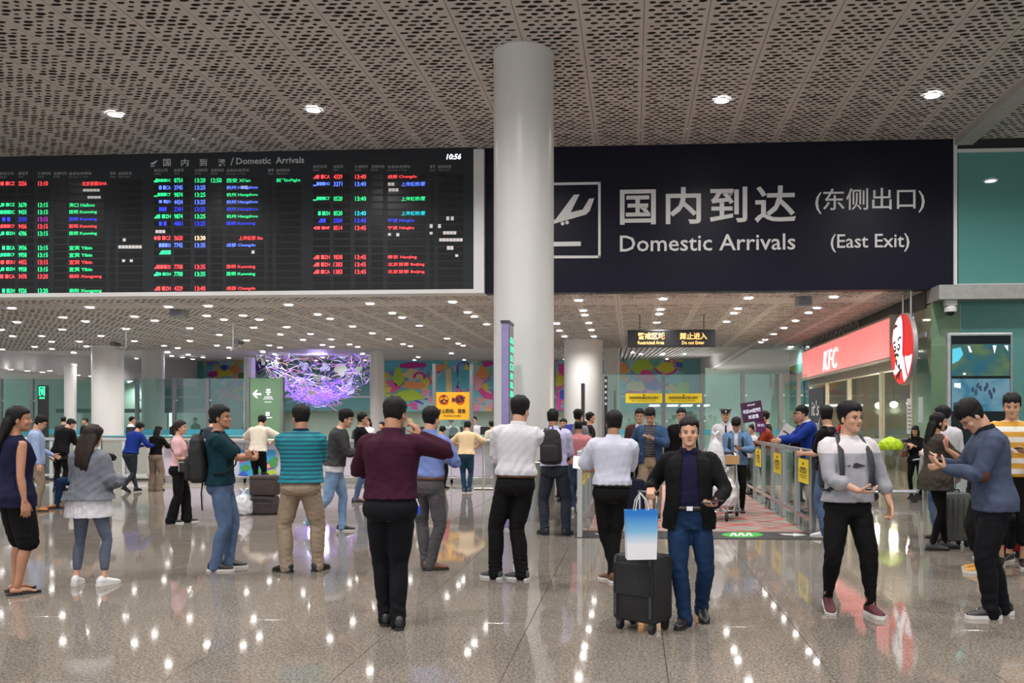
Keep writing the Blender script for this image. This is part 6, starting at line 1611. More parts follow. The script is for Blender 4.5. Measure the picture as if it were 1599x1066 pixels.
# 3 teal tee man
f = PP('man in dark teal T-shirt and jeans, arms crossed, wearing a big black backpack', (346, 889), 632, -72, 'near', bw=1.02, skin=SKIN_TAN, hairk=dict(topx=.022), glasses=True,
       top=dict(mat=TEALC, sleeve=.7, hem=.90, ease=.020, sease=.022), bot=dict(mat=JEANS, knee=.070, ankle=.062), shoes=dict(mat=KSHOE, smat=SOLE_W), lf=(-.09, .06), rf=(.08, -.05), lh=(.10, .30, 1.20), rh=(-.08, .33, 1.17), lp=(-.5, .2, -1), rp=(.5, .2, -1), lhand=dict(d=(1, .1, .3), n=(0, -1, 0), curl=35), rhand=dict(d=(-1, .15, .35), n=(0, -1, 0), curl=35), lean=(0, -.03), hy=-8)
bp = backpack('big black backpack worn by the man in the dark teal T-shirt', f, BLKFAB, .33, .50, .17, 0.03)
g = MB(); g.M = Matrix.Scale(f.s, 4); g.tube([(-.12, -.20, .98), (-.13, -.22, .80), (-.12, -.21, .62)], .012, flat=.4); g.build('hanging_strap', BLKFAB, bp, False, False)
# 4 turquoise polo man
f = PP('stout man in turquoise striped polo and khaki trousers seen from behind with arms crossed', (470, 893), 631, 4, 'near', bw=1.14, belly=.05, skin=SKIN_TAN, face_detail=False, hairk=dict(topx=.020),
       top=dict(mat=STRIPE, sleeve=.85, hem=.93, ease=.022, sease=.024, amp=.004), bot=dict(mat=KHAKI, knee=.082, ankle=.068, thigh=.108, amp=.008), shoes=dict(mat=KSHOE, smat=SOLE_K, w=1.05), lf=(-.15, .0), rf=(.15, .08), lfy=62, rfy=20, lh=(.06, .27, 1.14), rh=(-.06, .30, 1.17), lp=(-1, -.3, -.6), rp=(1, -.3, -.6), lhand=dict(d=(1, .1, .2), n=(0, -1, 0), curl=35), rhand=dict(d=(-1, .15, .2), n=(0, -1, 0), curl=35), collar=(cloth('polo_collar', (20, 34, 60)), .030), hy=42)
# 5 maroon sweater man
f = PP('balding man in maroon sweater and black trousers phoning, nearest the camera left of the column', (612, 979), 616, -8, 'near', bw=1.14, skin=SKIN_TAN, face_detail=False, hairk=dict(bald=True, topx=.012), pel=(-.01, 0, 0), lean=(-.0, .03),
       top=dict(mat=MAROON, sleeve=2, hem=.96, ease=.020, cuff=.036, amp=.005), bot=dict(mat=NAVYK, knee=.074, ankle=.062, thigh=.104, waist=1.0), shoes=dict(mat=KSHOE), lf=(-.08, .07), rf=(.06, -.03), lfy=25, rfy=-35, rh=(.205, .07, 1.435), rp=(.5, .0, -1.4), rhand=dict(d=(-.50, -.18, .85), n=(-.85, .05, -.5), curl=[30, 34, 40, 44], thumb=.4), lh=(-.16, .30, 1.20), lp=(-1, -.6, -.5), lhand=dict(d=(.4, .9, .2), n=(0, 0, 1), curl=20), hy=-6, hp=-6, collar=(MAROON, .030))
phone_at(f, 'gold phone held to the ear by the man in maroon', 1, (-.45, -.12, .88), (-.85, .05, -.5), M('gold_case', srgb(200, 170, 130), .35, .4), lift=.024)
r, mb = obj_on(f, 'key_bunch', 'blue tagged key bunch hanging from the belt of the man in maroon', 'keys')
g = mb(); g.tube([(.185, .02, .965), (.20, .02, .93), (.205, .02, .91)], .006); g.build('key_ring', CHROME, r, False, False); g = mb(); slab(g, V3((.208, .02, .875)), (0, 1, 0), (0, 0, 1), (1, 0, 0), .03, .06, .012); g.build('blue_tag', M('tag_blue', srgb(30, 80, 200), .4), r, False, False); g = mb(); slab(g, V3((.20, .045, .885)), (0, 1, .3), (0, 0, 1), (1, 0, 0), .014, .05, .003); g.build('key', CHROME, r, False, False)
# 6 blue shirt man
f = PP('man in sky blue shirt and grey trousers half hidden behind the man in maroon', (668, 889), 634, -14, 'near', bw=.98, face_detail=False, hairk=dict(topx=.020, side=.010),
       top=dict(mat=BLUESH, sleeve=2, hem=.99, ease=.018, blouse=.02), bot=dict(mat=GREYTR, knee=.070, ankle=.060), belt=BROWNL, shoes=dict(mat=BROWNL, smat=SOLE_K), lf=(-.05, .05), rf=(.05, -.03), rfy=60, lfy=30, rh=(.10, .28, 1.15), rp=(1, -.3, -.8), lh=(-.06, .30, 1.17), lp=(-1, -.3, -.8), lean=(.02, .0), collar=(BLUESH, .034), hy=-12)
# 7 white shirt man
f = PP('tall man in white long-sleeved shirt with arms folded, standing before the big column', (793, 904), 617, 8, 'near', bw=1.03, face_detail=False, hairk=dict(topx=.022, spik=.005), pel=(.07, 0, 0), lean=(.03, .02),
       top=dict(mat=WHT, sleeve=2, hem=.98, ease=.024, sease=.026, blouse=.022, amp=.008), bot=dict(mat=BLK, knee=.078, ankle=.070, thigh=.10), belt=BROWNL, shoes=dict(mat=GSHOE, smat=SOLE_W), lf=(-.12, .04), rf=(.13, -.03), lfy=48, rfy=-58, lh=(.10, .27, 1.13), rh=(-.06, .29, 1.16), lp=(-1, -.3, -.7), rp=(1, -.3, -.7), lhand=dict(d=(1, .1, .1), n=(0, -1, 0), curl=35), rhand=dict(d=(-1, .1, .1), n=(0, -1, 0), curl=35), collar=(WHT, .034), hy=-30)
# 8 white polo man
f = PP('man in white short-sleeved polo and slim black trousers seen from behind beside the black suitcase', (955, 907), 640, 2, 'near', bw=1.08, skin=SKIN_TAN, face_detail=False, hairk=dict(topx=.018, side=.010),
       top=dict(mat=WHT2, sleeve=.82, hem=.98, ease=.022, sease=.026, blouse=.018, amp=.006), bot=dict(mat=BLK, knee=.066, ankle=.050, thigh=.098), belt=LEATHER, shoes=dict(mat=BROWNL, smat=SOLE_W), lf=(.03, .05), rf=(.0, -.04), lfy=60, rfy=-10, lh=(-.16, .32, 1.10), rh=(.02, .34, 1.10), lp=(-1, -.5, -.6), rp=(1, -.5, -.6), collar=(WHT2, .030), pel=(-.0, 0, 0), lean=(.02, .01))
r, mb = obj_on(f, 'paper_sheet', 'large white paper sheet held out by the man in the white polo', 'paper')
g = mb(); slab(g, V3((-.24, .48, 1.17)), (1, 0, -.12), (0, .95, .5), (0, -.5, .9), .34, .26, .003); g.build('sheet', M('sheet_white', (.66, .66, .68), .7), r, False, False)
# 9 lavender man
f = PP('man in lavender shirt and slate trousers seen from behind with a black backpack', (866, 835), 637, -6, 'near', bw=1.06, skin=SKIN_TAN, face_detail=False, hairk=dict(topx=.010, side=.008, th=.007),
       top=dict(mat=LAV, sleeve=2, hem=.95, ease=.022, amp=.006), bot=dict(mat=SLATE, knee=.078, ankle=.068), shoes=dict(mat=KSHOE), lf=(-.14, .0), rf=(.16, .0), lfy=40, rfy=15, lh=(.0, .3, 1.1), rh=(.12, .3, 1.12), collar=(LAV, .036), lean=(-.02, .0))
backpack('black backpack on the man in the lavender shirt', f, BLKFAB, .30, .46, .15, 0.0, off=.0)
# 10 blazer man walking to the camera
f = PP('man walking forward in black blazer and blue jeans, pulling a black suitcase', (1076, 973), 651, 178, 'near', bw=1.08, hairk=dict(topx=.022, line=.072, spik=.007), lf=(-.11, -.16), rf=(.035, .10), lz=.05, lfy=10, rfy=22,
       top=dict(mat=NVSH, sleeve=1.5, hem=.99, ease=.012, amp=.004), over=dict(mat=BLZBLK, sleeve=2, hem=.80, ease=.028, sease=.018, amp=.005, cuff=.036, open=[(.74, .135), (.92, .105), (1.05, .085), (1.25, .072), (1.40, .060), (1.50, .055)], name='blazer'), bot=dict(mat=DJEANS, knee=.076, ankle=.066, amp=.008), belt=LEATHER, shoes=dict(mat=KSHOE),
       rh=(.325, .14, 1.16), rp=(.25, -1, -.5), rhand=dict(d=(-.1, .75, -.65), n=(0, -.6, -.75), curl=[60, 62, 62, 62], thumb=.7), lh=(-.20, .28, 1.03), lp=(-.9, -.7, -.3), lhand=dict(d=(.55, .8, .05), n=(0, 0, 1), curl=[20, 22, 24, 26], thumb=.7, spread=.6), collar=(NVSH, .036), hp=2, belly=.02)
phone_at(f, 'phone and dark passport in the hand of the man in the black blazer', -1, (.55, .8, .05), (0, 0, 1), BLACKP, dist=.09)
phone_at(f, 'dark red passport booklet under the thumb of the man in the black blazer', -1, (-.2, .95, .05), (0, 0, 1), M('passport', srgb(60, 20, 30), .5), scr=False, dist=.07, lift=.036, size=(.088, .125), name='passport', cat='booklet')
g = MB(); g.M = Matrix.Scale(f.s, 4); c_, U_, W_, T_ = f.frame(.985); t_ = f.tor(.985)[4]; slab(g, c_ + W_ * (t_ + .026), U_, T_, W_, .05, .036, .006); g.build('belt_buckle', CHROME, f.root, False, False)
mR = f.wr[1]; hw = Matrix.Rotation(R(178), 3, 'Z') @ ((mR + V3((-.005, .065, -.05))) * f.s) + V3(f.root.location)
sc_ = suitcase('black soft suitcase on four wheels pulled by the man in the black blazer', hw.x - .06, hw.y - .02, -33, .38, .26, .56, BLKFAB, handle=hw.z - .56, ribs=False)
for sx in (-.15, .15):
    g = MB(); g.box(sx - .008, sx + .008, -.142, -.128, .12, .54); g.build('piping', M('piping_grey', (.05, .05, .055), .5), sc_, False, False)
BAGM = None
def bagmat():
    m = bpy.data.materials.new('paper_bag_gradient'); m.use_nodes = True; nt = m.node_tree; b = nt.nodes['Principled BSDF']; tc = nd(nt, 'ShaderNodeTexCoord'); sp_ = nd(nt, 'ShaderNodeSeparateXYZ'); nt.links.new(tc.outputs['Generated'], sp_.inputs[0])
    cr = nd(nt, 'ShaderNodeValToRGB'); e = cr.color_ramp.elements; e[0].position = .30; e[0].color = srgb(226, 228, 232) + (1,); e[1].position = .92; e[1].color = srgb(20, 118, 200) + (1,); k = e.new(.58); k.color = srgb(120, 182, 222) + (1,); nt.links.new(sp_.outputs['Z'], cr.inputs[0]); nt.links.new(cr.outputs[0], b.inputs['Base Color']); b.inputs['Roughness'].default_value = .4; return m
root = thing('paper_bag', 'blue to white paper carrier bag hanging from the suitcase handle', 'bag', (hw.x - .075, hw.y - .26, .56), R(10))
g = MB(); g.add([(-.105, -.045, 0), (.105, -.045, 0), (.105, .045, 0), (-.105, .045, 0), (-.115, -.05, .35), (.115, -.05, .35), (.115, .05, .35), (-.115, .05, .35), (-.107, -.043, .35), (.107, -.043, .35), (.107, .043, .35), (-.107, .043, .35), (-.1, -.04, .02), (.1, -.04, .02), (.1, .04, .02), (-.1, .04, .02)],
    [(0, 3, 2, 1), (0, 1, 5, 4), (1, 2, 6, 5), (2, 3, 7, 6), (3, 0, 4, 7), (4, 5, 9, 8), (5, 6, 10, 9), (6, 7, 11, 10), (7, 4, 8, 11), (8, 9, 13, 12), (9, 10, 14, 13), (10, 11, 15, 14), (11, 8, 12, 15), (12, 13, 14, 15)]); g.build('bag_body', bagmat(), root, False, False)
for sy in (-.045, .045): g = MB(); g.tube([(-.05, sy, .33), (-.035, sy * .8, .42), (.0, sy * .5 + .03, .47), (.035, sy * .8, .42), (.05, sy, .33)], .004, n=6); g.build('cord_handle', WHITE, root, True, False)
# 11 grey tee man
f = PP('man with glasses in grey tee with white yoke, black joggers and maroon sneakers', (1324, 957), 627, -168, 'near', bw=1.08, belly=.03, glasses=True, hairk=dict(topx=.028, spik=.007, line=.066), lf=(-.15, .10), rf=(.13, -.10), rz=.045, lfy=4, rfy=14, lz=0,
       top=dict(mat=GREYYOKE, sleeve=1.42, hem=.92, ease=.020, sease=.020, amp=.006), bot=dict(mat=BLK, knee=.080, ankle=.046, thigh=.104, amp=.008), shoes=dict(mat=MSHOE, smat=SOLE_W, sole=.032, w=1.02),
       rh=(.04, .27, 1.03), rp=(1, -.7, -.2), rhand=dict(d=(-.85, .45, -.05), n=(-.1, 0, 1), curl=[26, 28, 30, 32], thumb=.7), lh=(-.32, .10, .90), lp=(-.6, -1, .1), lhand=dict(d=(0, .1, -1), n=(1, .2, 0), curl=45), hy=22)
phone_at(f, 'black phone in the hand of the man in the grey and white tee', 1, (-.85, .45, -.05), (-.1, 0, 1), BLACKP, dist=.095)
for sd in (-1, 1): pass
backpack('dark backpack with grey straps on the man in the grey and white tee', f, M('strap_grey', srgb(38, 42, 48), .7), .30, .44, .15)
g = MB(); g.M = Matrix.Scale(f.s, 4); c_, U_, W_, T_ = f.frame(1.22); t_ = f.tor(1.22)[4]
g.add([c_ + W_ * (t_ + .026) + U_ * x + T_ * z for x, z in ((-.085, .0), (-.03, .016), (0, .026), (.03, .016), (.085, 0), (.03, -.012), (0, -.022), (-.03, -.012))], [(0, 1, 2, 3, 4, 5, 6, 7)]); g.build('chest_emblem', CHAR, f.root, False, False)
# 12 blue blazer man on the right
f = PP('man in blue-grey blazer with brown elbow patches bent over his phone at the right edge', (1552, 962), 633, 84, 'near', H=1.74, bw=1.08, glasses=True, hairk=dict(topx=.028, line=.05, spik=.006), lean=(0, .075), arch=-.01, lf=(-.09, .05), rf=(.09, -.09), lfy=5, rfy=5,
       top=dict(mat=BLK, sleeve=1.5, hem=.95, ease=.012), over=dict(mat=DENIMBL, sleeve=2, hem=.83, ease=.026, sease=.022, amp=.006, cuff=.036, name='blazer'), bot=dict(mat=NAVYK, knee=.082, ankle=.064, thigh=.11), shoes=dict(mat=KSHOE, smat=SOLE_W, sole=.03), lh=(-.04, .36, 1.15), rh=(.06, .38, 1.20), lp=(-.7, -.7, -.6), rp=(.7, -.7, -.6), lhand=dict(d=(.30, .75, .50), n=(.1, -.7, .7), curl=[34, 36, 38, 40], thumb=.8, spread=.5), rhand=dict(d=(-.6, .8, .1), n=(-.4, -.3, .8), curl=[40, 50, 55, 60]), collar=(cloth('blazer_collar', (20, 22, 30)), .036), hp=-34, hy=4)
phone_at(f, 'black phone read by the man in the blue-grey blazer', -1, (.30, .75, .50), (.1, -.7, .7), BLACKP, dist=.10, lift=.030)
e_ = f.el[-1]; B = Blob(); dn_ = (f.wr[-1] - f.sh[-1]).normalized(); B.ell(e_ + V3((-.030, -.040, -.004)), (.038, .036, .060)); B.queue('elbow_patch', cloth('patch_brown', (86, 48, 34)), f.root, f.s, .007, 1, 2)

# ---- middle row
PP('young man in pale blue shirt looking down beside the woman in navy', (57, 798), 647, -55, 'mid', top=dict(mat=PALEBL, sleeve=2, hem=.84, ease=.02), bot=dict(mat=KHAKI, knee=.068, ankle=.06), shoes=dict(mat=TANL), lh=(-.18, .25, 1.0), hp=-28, hairk=dict(topx=.024, spik=.006))
f = PP('man in dark navy jacket leaning over the left glass railing', (93, 766), 648, -8, 'mid', face_detail=False, top=dict(mat=NAVYK, sleeve=2, hem=.86, ease=.026), bot=dict(mat=BLK), shoes=dict(mat=KSHOE), lean=(0, .22), lh=(-.15, .46, 1.12), rh=(.15, .46, 1.12), hy=-20, hp=-10)
w = ground(136, 793)
f = person('seated man in jeans and tan boots mostly hidden behind the girl in grey', (w.x, w.y + .1), 175, 'mid', H=1.72, pel=(0, 0, -.42), lf=(-.42, .34), rf=(.44, .26), lfy=55, rfy=60, top=dict(mat=BLK, sleeve=2, hem=.88), bot=dict(mat=DJEANS), shoes=dict(mat=TANL, smat=SOLE_K), rh=(.50, .26, .84), lh=(-.40, .22, .92), rhand=dict(d=(.5, .4, .4), n=(-.3, 0, 1), curl=20), hp=-15)
phone_at(f, 'phone with grey screen held out behind the girl in grey', 1, (.5, .4, .4), (-.3, 0, 1), BLACKP)
suitcase('dark suitcase used as a seat behind the girl in grey', w.x, w.y + .22, 0, .48, .30, .44, cloth('case_dark', (36, 34, 36)), handle=0)
f = PP('man in royal blue sweater leaning on the railing with crossed legs', (208, 768), 655, -12, 'mid', face_detail=False, top=dict(mat=ROYAL, sleeve=2, hem=.92, ease=.022), bot=dict(mat=SLATE, knee=.060, ankle=.046), shoes=dict(mat=KSHOE), lf=(.10, .0), rf=(-.04, -.24), rz=.08, pel=(-.05, -.05, 0), lean=(.02, .20), lh=(-.1, .42, 1.10), rh=(.25, .40, 1.10), hairk=dict(topx=.016))
f = PP('woman with long black hair, black top and wide taupe trousers at the railing', (243, 766), 663, -4, 'mid', fem=True, hair='long', hairk=dict(len=.22, cover_ears=True, back=.03), face_detail=False, top=dict(mat=BLK, sleeve=1.6, hem=.95, ease=.02), bot=dict(mat=TAUPE, knee=.092, ankle=.098, thigh=.10), shoes=dict(mat=KSHOE), lh=(-.05, .3, 1.15), rh=(.18, .34, 1.22), lean=(0, .06), hp=-10)
f = PP('woman in pink T-shirt and wide black trousers with a low ponytail, walking right', (279, 816), 655, -68, 'mid', fem=True, bw=1.06, hm=HAIR_BR, hair='ponytail', hairk=dict(pl=.16, th=.012), top=dict(mat=PINK, sleeve=.7, hem=.96, ease=.016), bot=dict(mat=BLK, knee=.078, ankle=.088, thigh=.095, flare=1.1), shoes=dict(mat=KSHOE, smat=SOLE_W), lf=(-.05, .12), rf=(.07, -.10), rh=(.12, .24, 1.06), lh=(-.08, .28, 1.0), hy=-5)
r, mb = obj_on(f, 'shoulder_bag', 'black box bag with white piping at the hip of the woman in pink', 'bag')
g = mb(); g.box(.16, .24, .02, .34, .86, 1.06, .02); g.build('bag_body', LEATHER, r, False, False); g = mb(); g.tube([(.245, .03, .88), (.245, .03, 1.03), (.245, .33, 1.03), (.245, .33, .88)], .006, n=5); g.build('white_piping', WHITE, r, False, False)
g = mb(); g.tube([(.20, .04, 1.05), (.13, -.10, 1.25), (.02, -.13, 1.40), (-.06, .0, 1.46), (.0, .13, 1.36), (.12, .16, 1.18), (.2, .3, 1.05)], .008, n=6); g.build('bag_strap', LEATHER, r, True, False)
f = PP('man in cream T-shirt and black trousers leaning on the barrier counter', (402, 770), 645, 0, 'mid', face_detail=False, top=dict(mat=CREAM, sleeve=.8, hem=.90, ease=.024, sease=.026), bot=dict(mat=BLK, knee=.060, ankle=.046), shoes=dict(mat=WSHOE, smat=SOLE_W), lean=(0, .16), lh=(-.18, .34, 1.12), rh=(.20, .36, 1.12), lp=(-1, -.2, 0), rp=(1, -.2, 0), lf=(-.02, .0), rf=(.08, .05), hairk=dict(topx=.020))
f = PP('young man striding right in grey bomber jacket, white tee, jeans and black sneakers', (522, 830), 637, -78, 'mid', hairk=dict(topx=.030, line=.05), top=dict(mat=WHT, sleeve=1, hem=.84, ease=.016), over=dict(mat=CHAR, sleeve=2, hem=.93, ease=.036, sease=.026, amp=.009), bot=dict(mat=LJEANS, knee=.066, ankle=.058), shoes=dict(mat=KSHOE, smat=SOLE_W), lf=(-.08, .10), rf=(.06, -.34), rz=.12, lfy=0, lean=(0, .10), lh=(-.10, .40, 1.10), rh=(.08, .42, 1.12), hy=10)
f = PP('man with glasses in navy bomber jacket and jeans behind the young man in grey', (564, 783), 646, -72, 'mid', H=1.68, glasses=True, top=dict(mat=CREAM, sleeve=1, hem=.90), over=dict(mat=NAVYK, sleeve=2, hem=.92, ease=.03, amp=.008, open=[(.8, .05), (1.5, .05)]), bot=dict(mat=JEANS), shoes=dict(mat=BROWNL), lf=(-.08, .12), rf=(.08, -.10), lh=(-.1, .4, 1.12), rh=(.08, .42, 1.10))
f = PP('man in tan T-shirt and dark jeans resting his elbows on the counter', (728, 769), 655, 2, 'mid', face_detail=False, bw=1.05, top=dict(mat=TAN, sleeve=.8, hem=.90, ease=.022), bot=dict(mat=cloth('petrol_jeans', (32, 62, 84))), shoes=dict(mat=GSHOE, smat=SOLE_W), lean=(0, .14), lf=(-.05, 0), rf=(.07, .0), lh=(-.20, .36, 1.12), rh=(.24, .34, 1.12), lp=(-1, -.4, 0), rp=(1, -.4, 0), hairk=dict(topx=.018))
# ---- far figures by the desks
def far(label, x, ytop, Y, face, m, **k):
    w = at(x, ytop, Y); k.setdefault('face_detail', True)
    return person(label, (w.x, Y), face, 'far', H=w.z / 1.0 * .99, top=dict(mat=m, sleeve=k.pop('sl', 2), hem=.9, ease=.02), bot=dict(mat=k.pop('bm', BLK)), shoes=dict(mat=KSHOE), **k)
far('man in navy shirt far behind the counter beside the slim white column', 597, 658, 23.2, 150, NAVYK)
far('man in dark jacket far behind the counter left of the woman in white', 563, 655, 24.0, 20, CHAR)
far('woman with long hair in a white top far behind the counter', 575, 652, 23.3, 160, WHT, fem=True, hair='long', hairk=dict(len=.2))
f = far('man in white shirt with dark backpack straps at the service desk', 705, 650, 23.9, 30, WHT, glasses=True)
backpack('small dark backpack on the man in white at the service desk', f, BLKFAB, .28, .40, .13)
far('clerk in white shirt behind the service desk under the amber sign', 741, 650, 26.0, 172, WHT, glasses=True)
far('clerk in white shirt with dark vest straps right of the man in tan', 768, 656, 22.6, 30, cloth('beige_shirt', (188, 184, 166)), fem=True)
far('person in red jacket behind the man in the sky blue shirt', 689, 664, 19.3, -30, REDC, hp=-20)
far('person in black T-shirt beyond the left glass railing', 134, 652, 27.6, 160, BLK)
far('traveller in dark jacket beyond the left glass railing', 99, 650, 28.0, 20, CHAR)
far('man in white shirt beyond the railing beside the column', 205, 650, 28.0, -60, WHT)
far('person in dark shirt by the screen behind the teal shirted man', 330, 652, 24.0, 0, SLATE)
# ---- left of the exit lane
f = PP('balding man in red checked shirt and jeans left of the lane barrier', (903, 800), 655, -4, 'mid', face_detail=False, bw=1.12, skin=SKIN_TAN, hairk=dict(bald=True, topx=.008, th=.006), top=dict(mat=CHECK, sleeve=2, hem=.90, ease=.022), bot=dict(mat=JEANS), shoes=dict(mat=WSHOE, smat=SOLE_W), lh=(-.1, .32, 1.2), rh=(.12, .32, 1.15))
far('man with spiky hair in a grey T-shirt behind the red checked shirt', 902, 640, 16.4, -35, GREYT, hairk=dict(topx=.034, spik=.012))
far('man in navy jacket and white tee in front of the thick white column', 920, 643, 18.3, -80, NAVYK, glasses=True)
far('boy with short hair beside the man in the navy jacket', 910, 656, 17.3, -30, SLATE)
far('person with bobbed black hair in front of the man in checked red', 866, 662, 16.3, 0, CHAR, fem=True, hair='bob', face_detail=False)
far('older man facing the hall between the two white columns', 880, 653, 17.4, 175, cloth('stone', (150, 140, 128)))
w = at(887, 668, 15.95); root = thing('blue_folder', 'blue folder held up between the heads left of the lane', 'folder', (w.x, w.y, w.z), R(10)); g = MB(); slab(g, V3((0, 0, 0)), (1, 0, .1), (.3, .0, 1), (0, 1, 0), .17, .14, .01); g.build('cover', M('folder_blue', srgb(70, 90, 200), .4), root, False, False)
# ---- coming out of the lane
f = PP('man with glasses in dark brown cardigan and white tee in the queue', (999, 790), 638, 176, 'mid', glasses=True, top=dict(mat=WHT, sleeve=1, hem=.9), over=dict(mat=BRN, sleeve=2, hem=.84, ease=.028, open=[(.7, .09), (1.5, .07)]), bot=dict(mat=BLK), shoes=dict(mat=KSHOE), hairk=dict(topx=.024, line=.058))
f = PP('man in blue jacket and khaki trousers reading his phone beside a navy suitcase', (1016, 808), 642, 172, 'mid', H=1.74, bw=1.02, top=dict(mat=CHECKD, sleeve=1.5, hem=.97, ease=.014), over=dict(mat=BLUEJK, sleeve=2, hem=.86, ease=.034, sease=.026, amp=.008, open=[(.7, .10), (1.5, .08)]), bot=dict(mat=KHAKI, thigh=.10, knee=.08, ankle=.07), belt=LEATHER, shoes=dict(mat=KSHOE), rh=(.30, .12, 1.02), lh=(-.06, .27, 1.25), lp=(-1, -.3, -.7), lhand=dict(d=(.9, .3, .2), n=(0, -.2, 1), curl=25), hp=-26, hairk=dict(topx=.024, line=.056))
phone_at(f, 'pale phone read by the man in the blue jacket', -1, (.9, .3, .2), (0, -.2, 1), WHITE)
w = Matrix.Rotation(R(172), 3, 'Z') @ (f.wr[1] * f.s) + V3(f.root.location)
suitcase('navy suitcase with raised handle held by the man in the blue jacket', w.x + .0, w.y - .12, 10, .42, .26, .62, cloth('case_navy', (24, 26, 48)), handle=w.z - .70)
f = PP('man with glasses in black suit behind the man in the black blazer', (1064, 792), 637, 176, 'mid', glasses=True, top=dict(mat=BLK, sleeve=2, hem=.86, ease=.024), bot=dict(mat=BLK), shoes=dict(mat=KSHOE), hairk=dict(topx=.022))
f = PP('guard in white uniform and black peaked cap behind the boy in denim', (1133, 782), 634, 176, 'mid', H=1.76, face_detail=True, top=dict(mat=WHT, sleeve=2, hem=.96, ease=.02), bot=dict(mat=BLK), shoes=dict(mat=KSHOE), hairk=dict(topx=.006), collar=(WHT, .034))
g = MB(); g.M = Matrix.Translation(f.hc * f.s) @ f.hm.to_4x4() @ Matrix.Scale(f.s, 4); g.lathe((0, -.005, .05), [(.092, 0), (.094, .03), (.118, .052), (.110, .070), (.05, .082)], 24); g.build('cap_crown', BLACKP, f.root, True, False)
g = MB(); g.M = Matrix.Translation(f.hc * f.s) @ f.hm.to_4x4() @ Matrix.Scale(f.s, 4); g.add([(-.07, .065, .055), (-.05, .115, .040), (0, .135, .036), (.05, .115, .040), (.07, .065, .055), (.07, .065, .061), (.05, .115, .046), (0, .135, .042), (-.05, .115, .046), (-.07, .065, .061)], [(0, 1, 2, 3, 4), (9, 8, 7, 6, 5), (0, 9, 8, 1), (1, 8, 7, 2), (2, 7, 6, 3), (3, 6, 5, 4), (4, 5, 9, 0)]); g.build('cap_visor', BLACKP, f.root, False, False)
g = MB(); g.M = Matrix.Translation(f.hc * f.s) @ f.hm.to_4x4() @ Matrix.Scale(f.s, 4); g.cyl((0, .088, .075), .016, .012, 10, axis='y'); g.build('cap_badge', M('badge_silver', (.7, .7, .7), .3, .8), f.root, False, False)
g = MB(); g.M = Matrix.Scale(f.s, 4); c_, U_, W_, T_ = f.frame(1.3); t_ = f.tor(1.3)[4]; g.add([c_ + W_ * (t_ + .026) + U_ * x + T_ * z for x, z in ((-.018, .12), (.018, .12), (.012, .09), (.026, -.16), (0, -.20), (-.026, -.16), (-.012, .09))], [(0, 1, 2, 3, 4, 5, 6)]); g.build('necktie', BLK, f.root, False, False)
f = PP('boy in light denim jacket looking at his phone behind a luggage cart', (1150, 800), 653, 170, 'mid', H=1.60, top=dict(mat=WHT, sleeve=1, hem=.9), over=dict(mat=LDENIM, sleeve=2, hem=.86, ease=.032, sease=.026, amp=.008, open=[(.7, .03), (1.5, .04)]), bot=dict(mat=BLK, knee=.064, ankle=.05), shoes=dict(mat=KSHOE), lh=(-.10, .27, 1.15), rh=(.10, .30, 1.0), lp=(-1, -.3, -.7), lhand=dict(d=(.7, .5, .3), n=(0, -.3, 1), curl=25), hp=-36, hairk=dict(topx=.028, line=.045), collar=(WHT, .05))
phone_at(f, 'dark phone in the hand of the boy in denim', -1, (.7, .5, .3), (0, -.3, 1), BLACKP)
backpack('black backpack on the boy in the denim jacket', f, BLKFAB, .30, .42, .14)
def cart(name, label, x, y, rz, load):
    root = thing('luggage_cart', label, 'luggage cart', (x, y, 0), R(rz))
    MT = M('cart_metal', (.42, .46, .52), .3, .8)
    g = MB(); g.tube([(-.26, -.42, .20), (.26, -.42, .20), (.20, .40, .17), (-.20, .40, .17)], .018, closed=True); g.build('deck_frame', MT, root, True, False)
    for k in range(5): g = MB(); x0 = -.2 + .1 * k; g.tube([(x0, -.42, .20), (x0 * .8, .40, .17)], .010, n=6); g.build('deck_bar', MT, root, True, False)
    for sx in (-1, 1): g = MB(); g.tube([(sx * .26, -.42, .20), (sx * .25, -.46, .60), (sx * .24, -.50, .98), (sx * .22, -.56, 1.02)], .018); g.build('upright', MT, root, True, False)
    g = MB(); g.tube([(-.25, -.56, 1.02), (.25, -.56, 1.02)], .022); g.build('push_bar', BLACKP, root, True, False)
    g = MB(); g.box(-.22, .22, -.50, -.47, .34, .80, .01); g.build('back_panel', M('cart_board', srgb(190, 184, 172), .5), root, False, False)
    g = MB(); g.tube([(-.2, -.5, .82), (-.2, -.34, .80), (.2, -.34, .80), (.2, -.5, .82)], .010); g.build('top_basket', MT, root, True, False)
    for sx, sy in ((-.24, -.38), (.24, -.38), (0, .36)): g = MB(); g.cyl((sx - .02, sy, .075), .075, .04, 18, axis='x'); g.build('wheel', SOLE_K, root, True, False); g = MB(); g.tube([(sx, sy, .075), (sx, sy + .02, .19)], .014); g.build('wheel_fork', MT, root, True, False)
    return root
def sack(name, label, x, y, z, r, m, cat='bag', sd=1, knot=True):
    root = thing(name, label, cat, (x, y, z)); B = Blob(); rx, ry, h = r
    B.loft([(V3((0, 0, h * k)), V3((1, 0, 0)), V3((0, 1, 0)), rx * a, ry * a, 2.6) for k, a in ((0, .80), (.05, .97), (.3, 1.05), (.6, .95), (.8, .7), (.92, .3), (1.0, .14))], 28)
    if knot:
        for sx in (-1, 1): B.path([V3((0, 0, h * .95)), V3((sx * rx * .3, 0, h * 1.15)), V3((sx * rx * .45, .02, h * 1.05))], [.02, .03, .012], n=8)
    B.queue('bag_body', m, root, 1, .012, 1, 1, lambda co, no: co + no * (ridge(co, sd, 34) * rx * .07)[:, None]); return root
PLW = M('white_plastic', (.62, .63, .66), .35, var=.05)
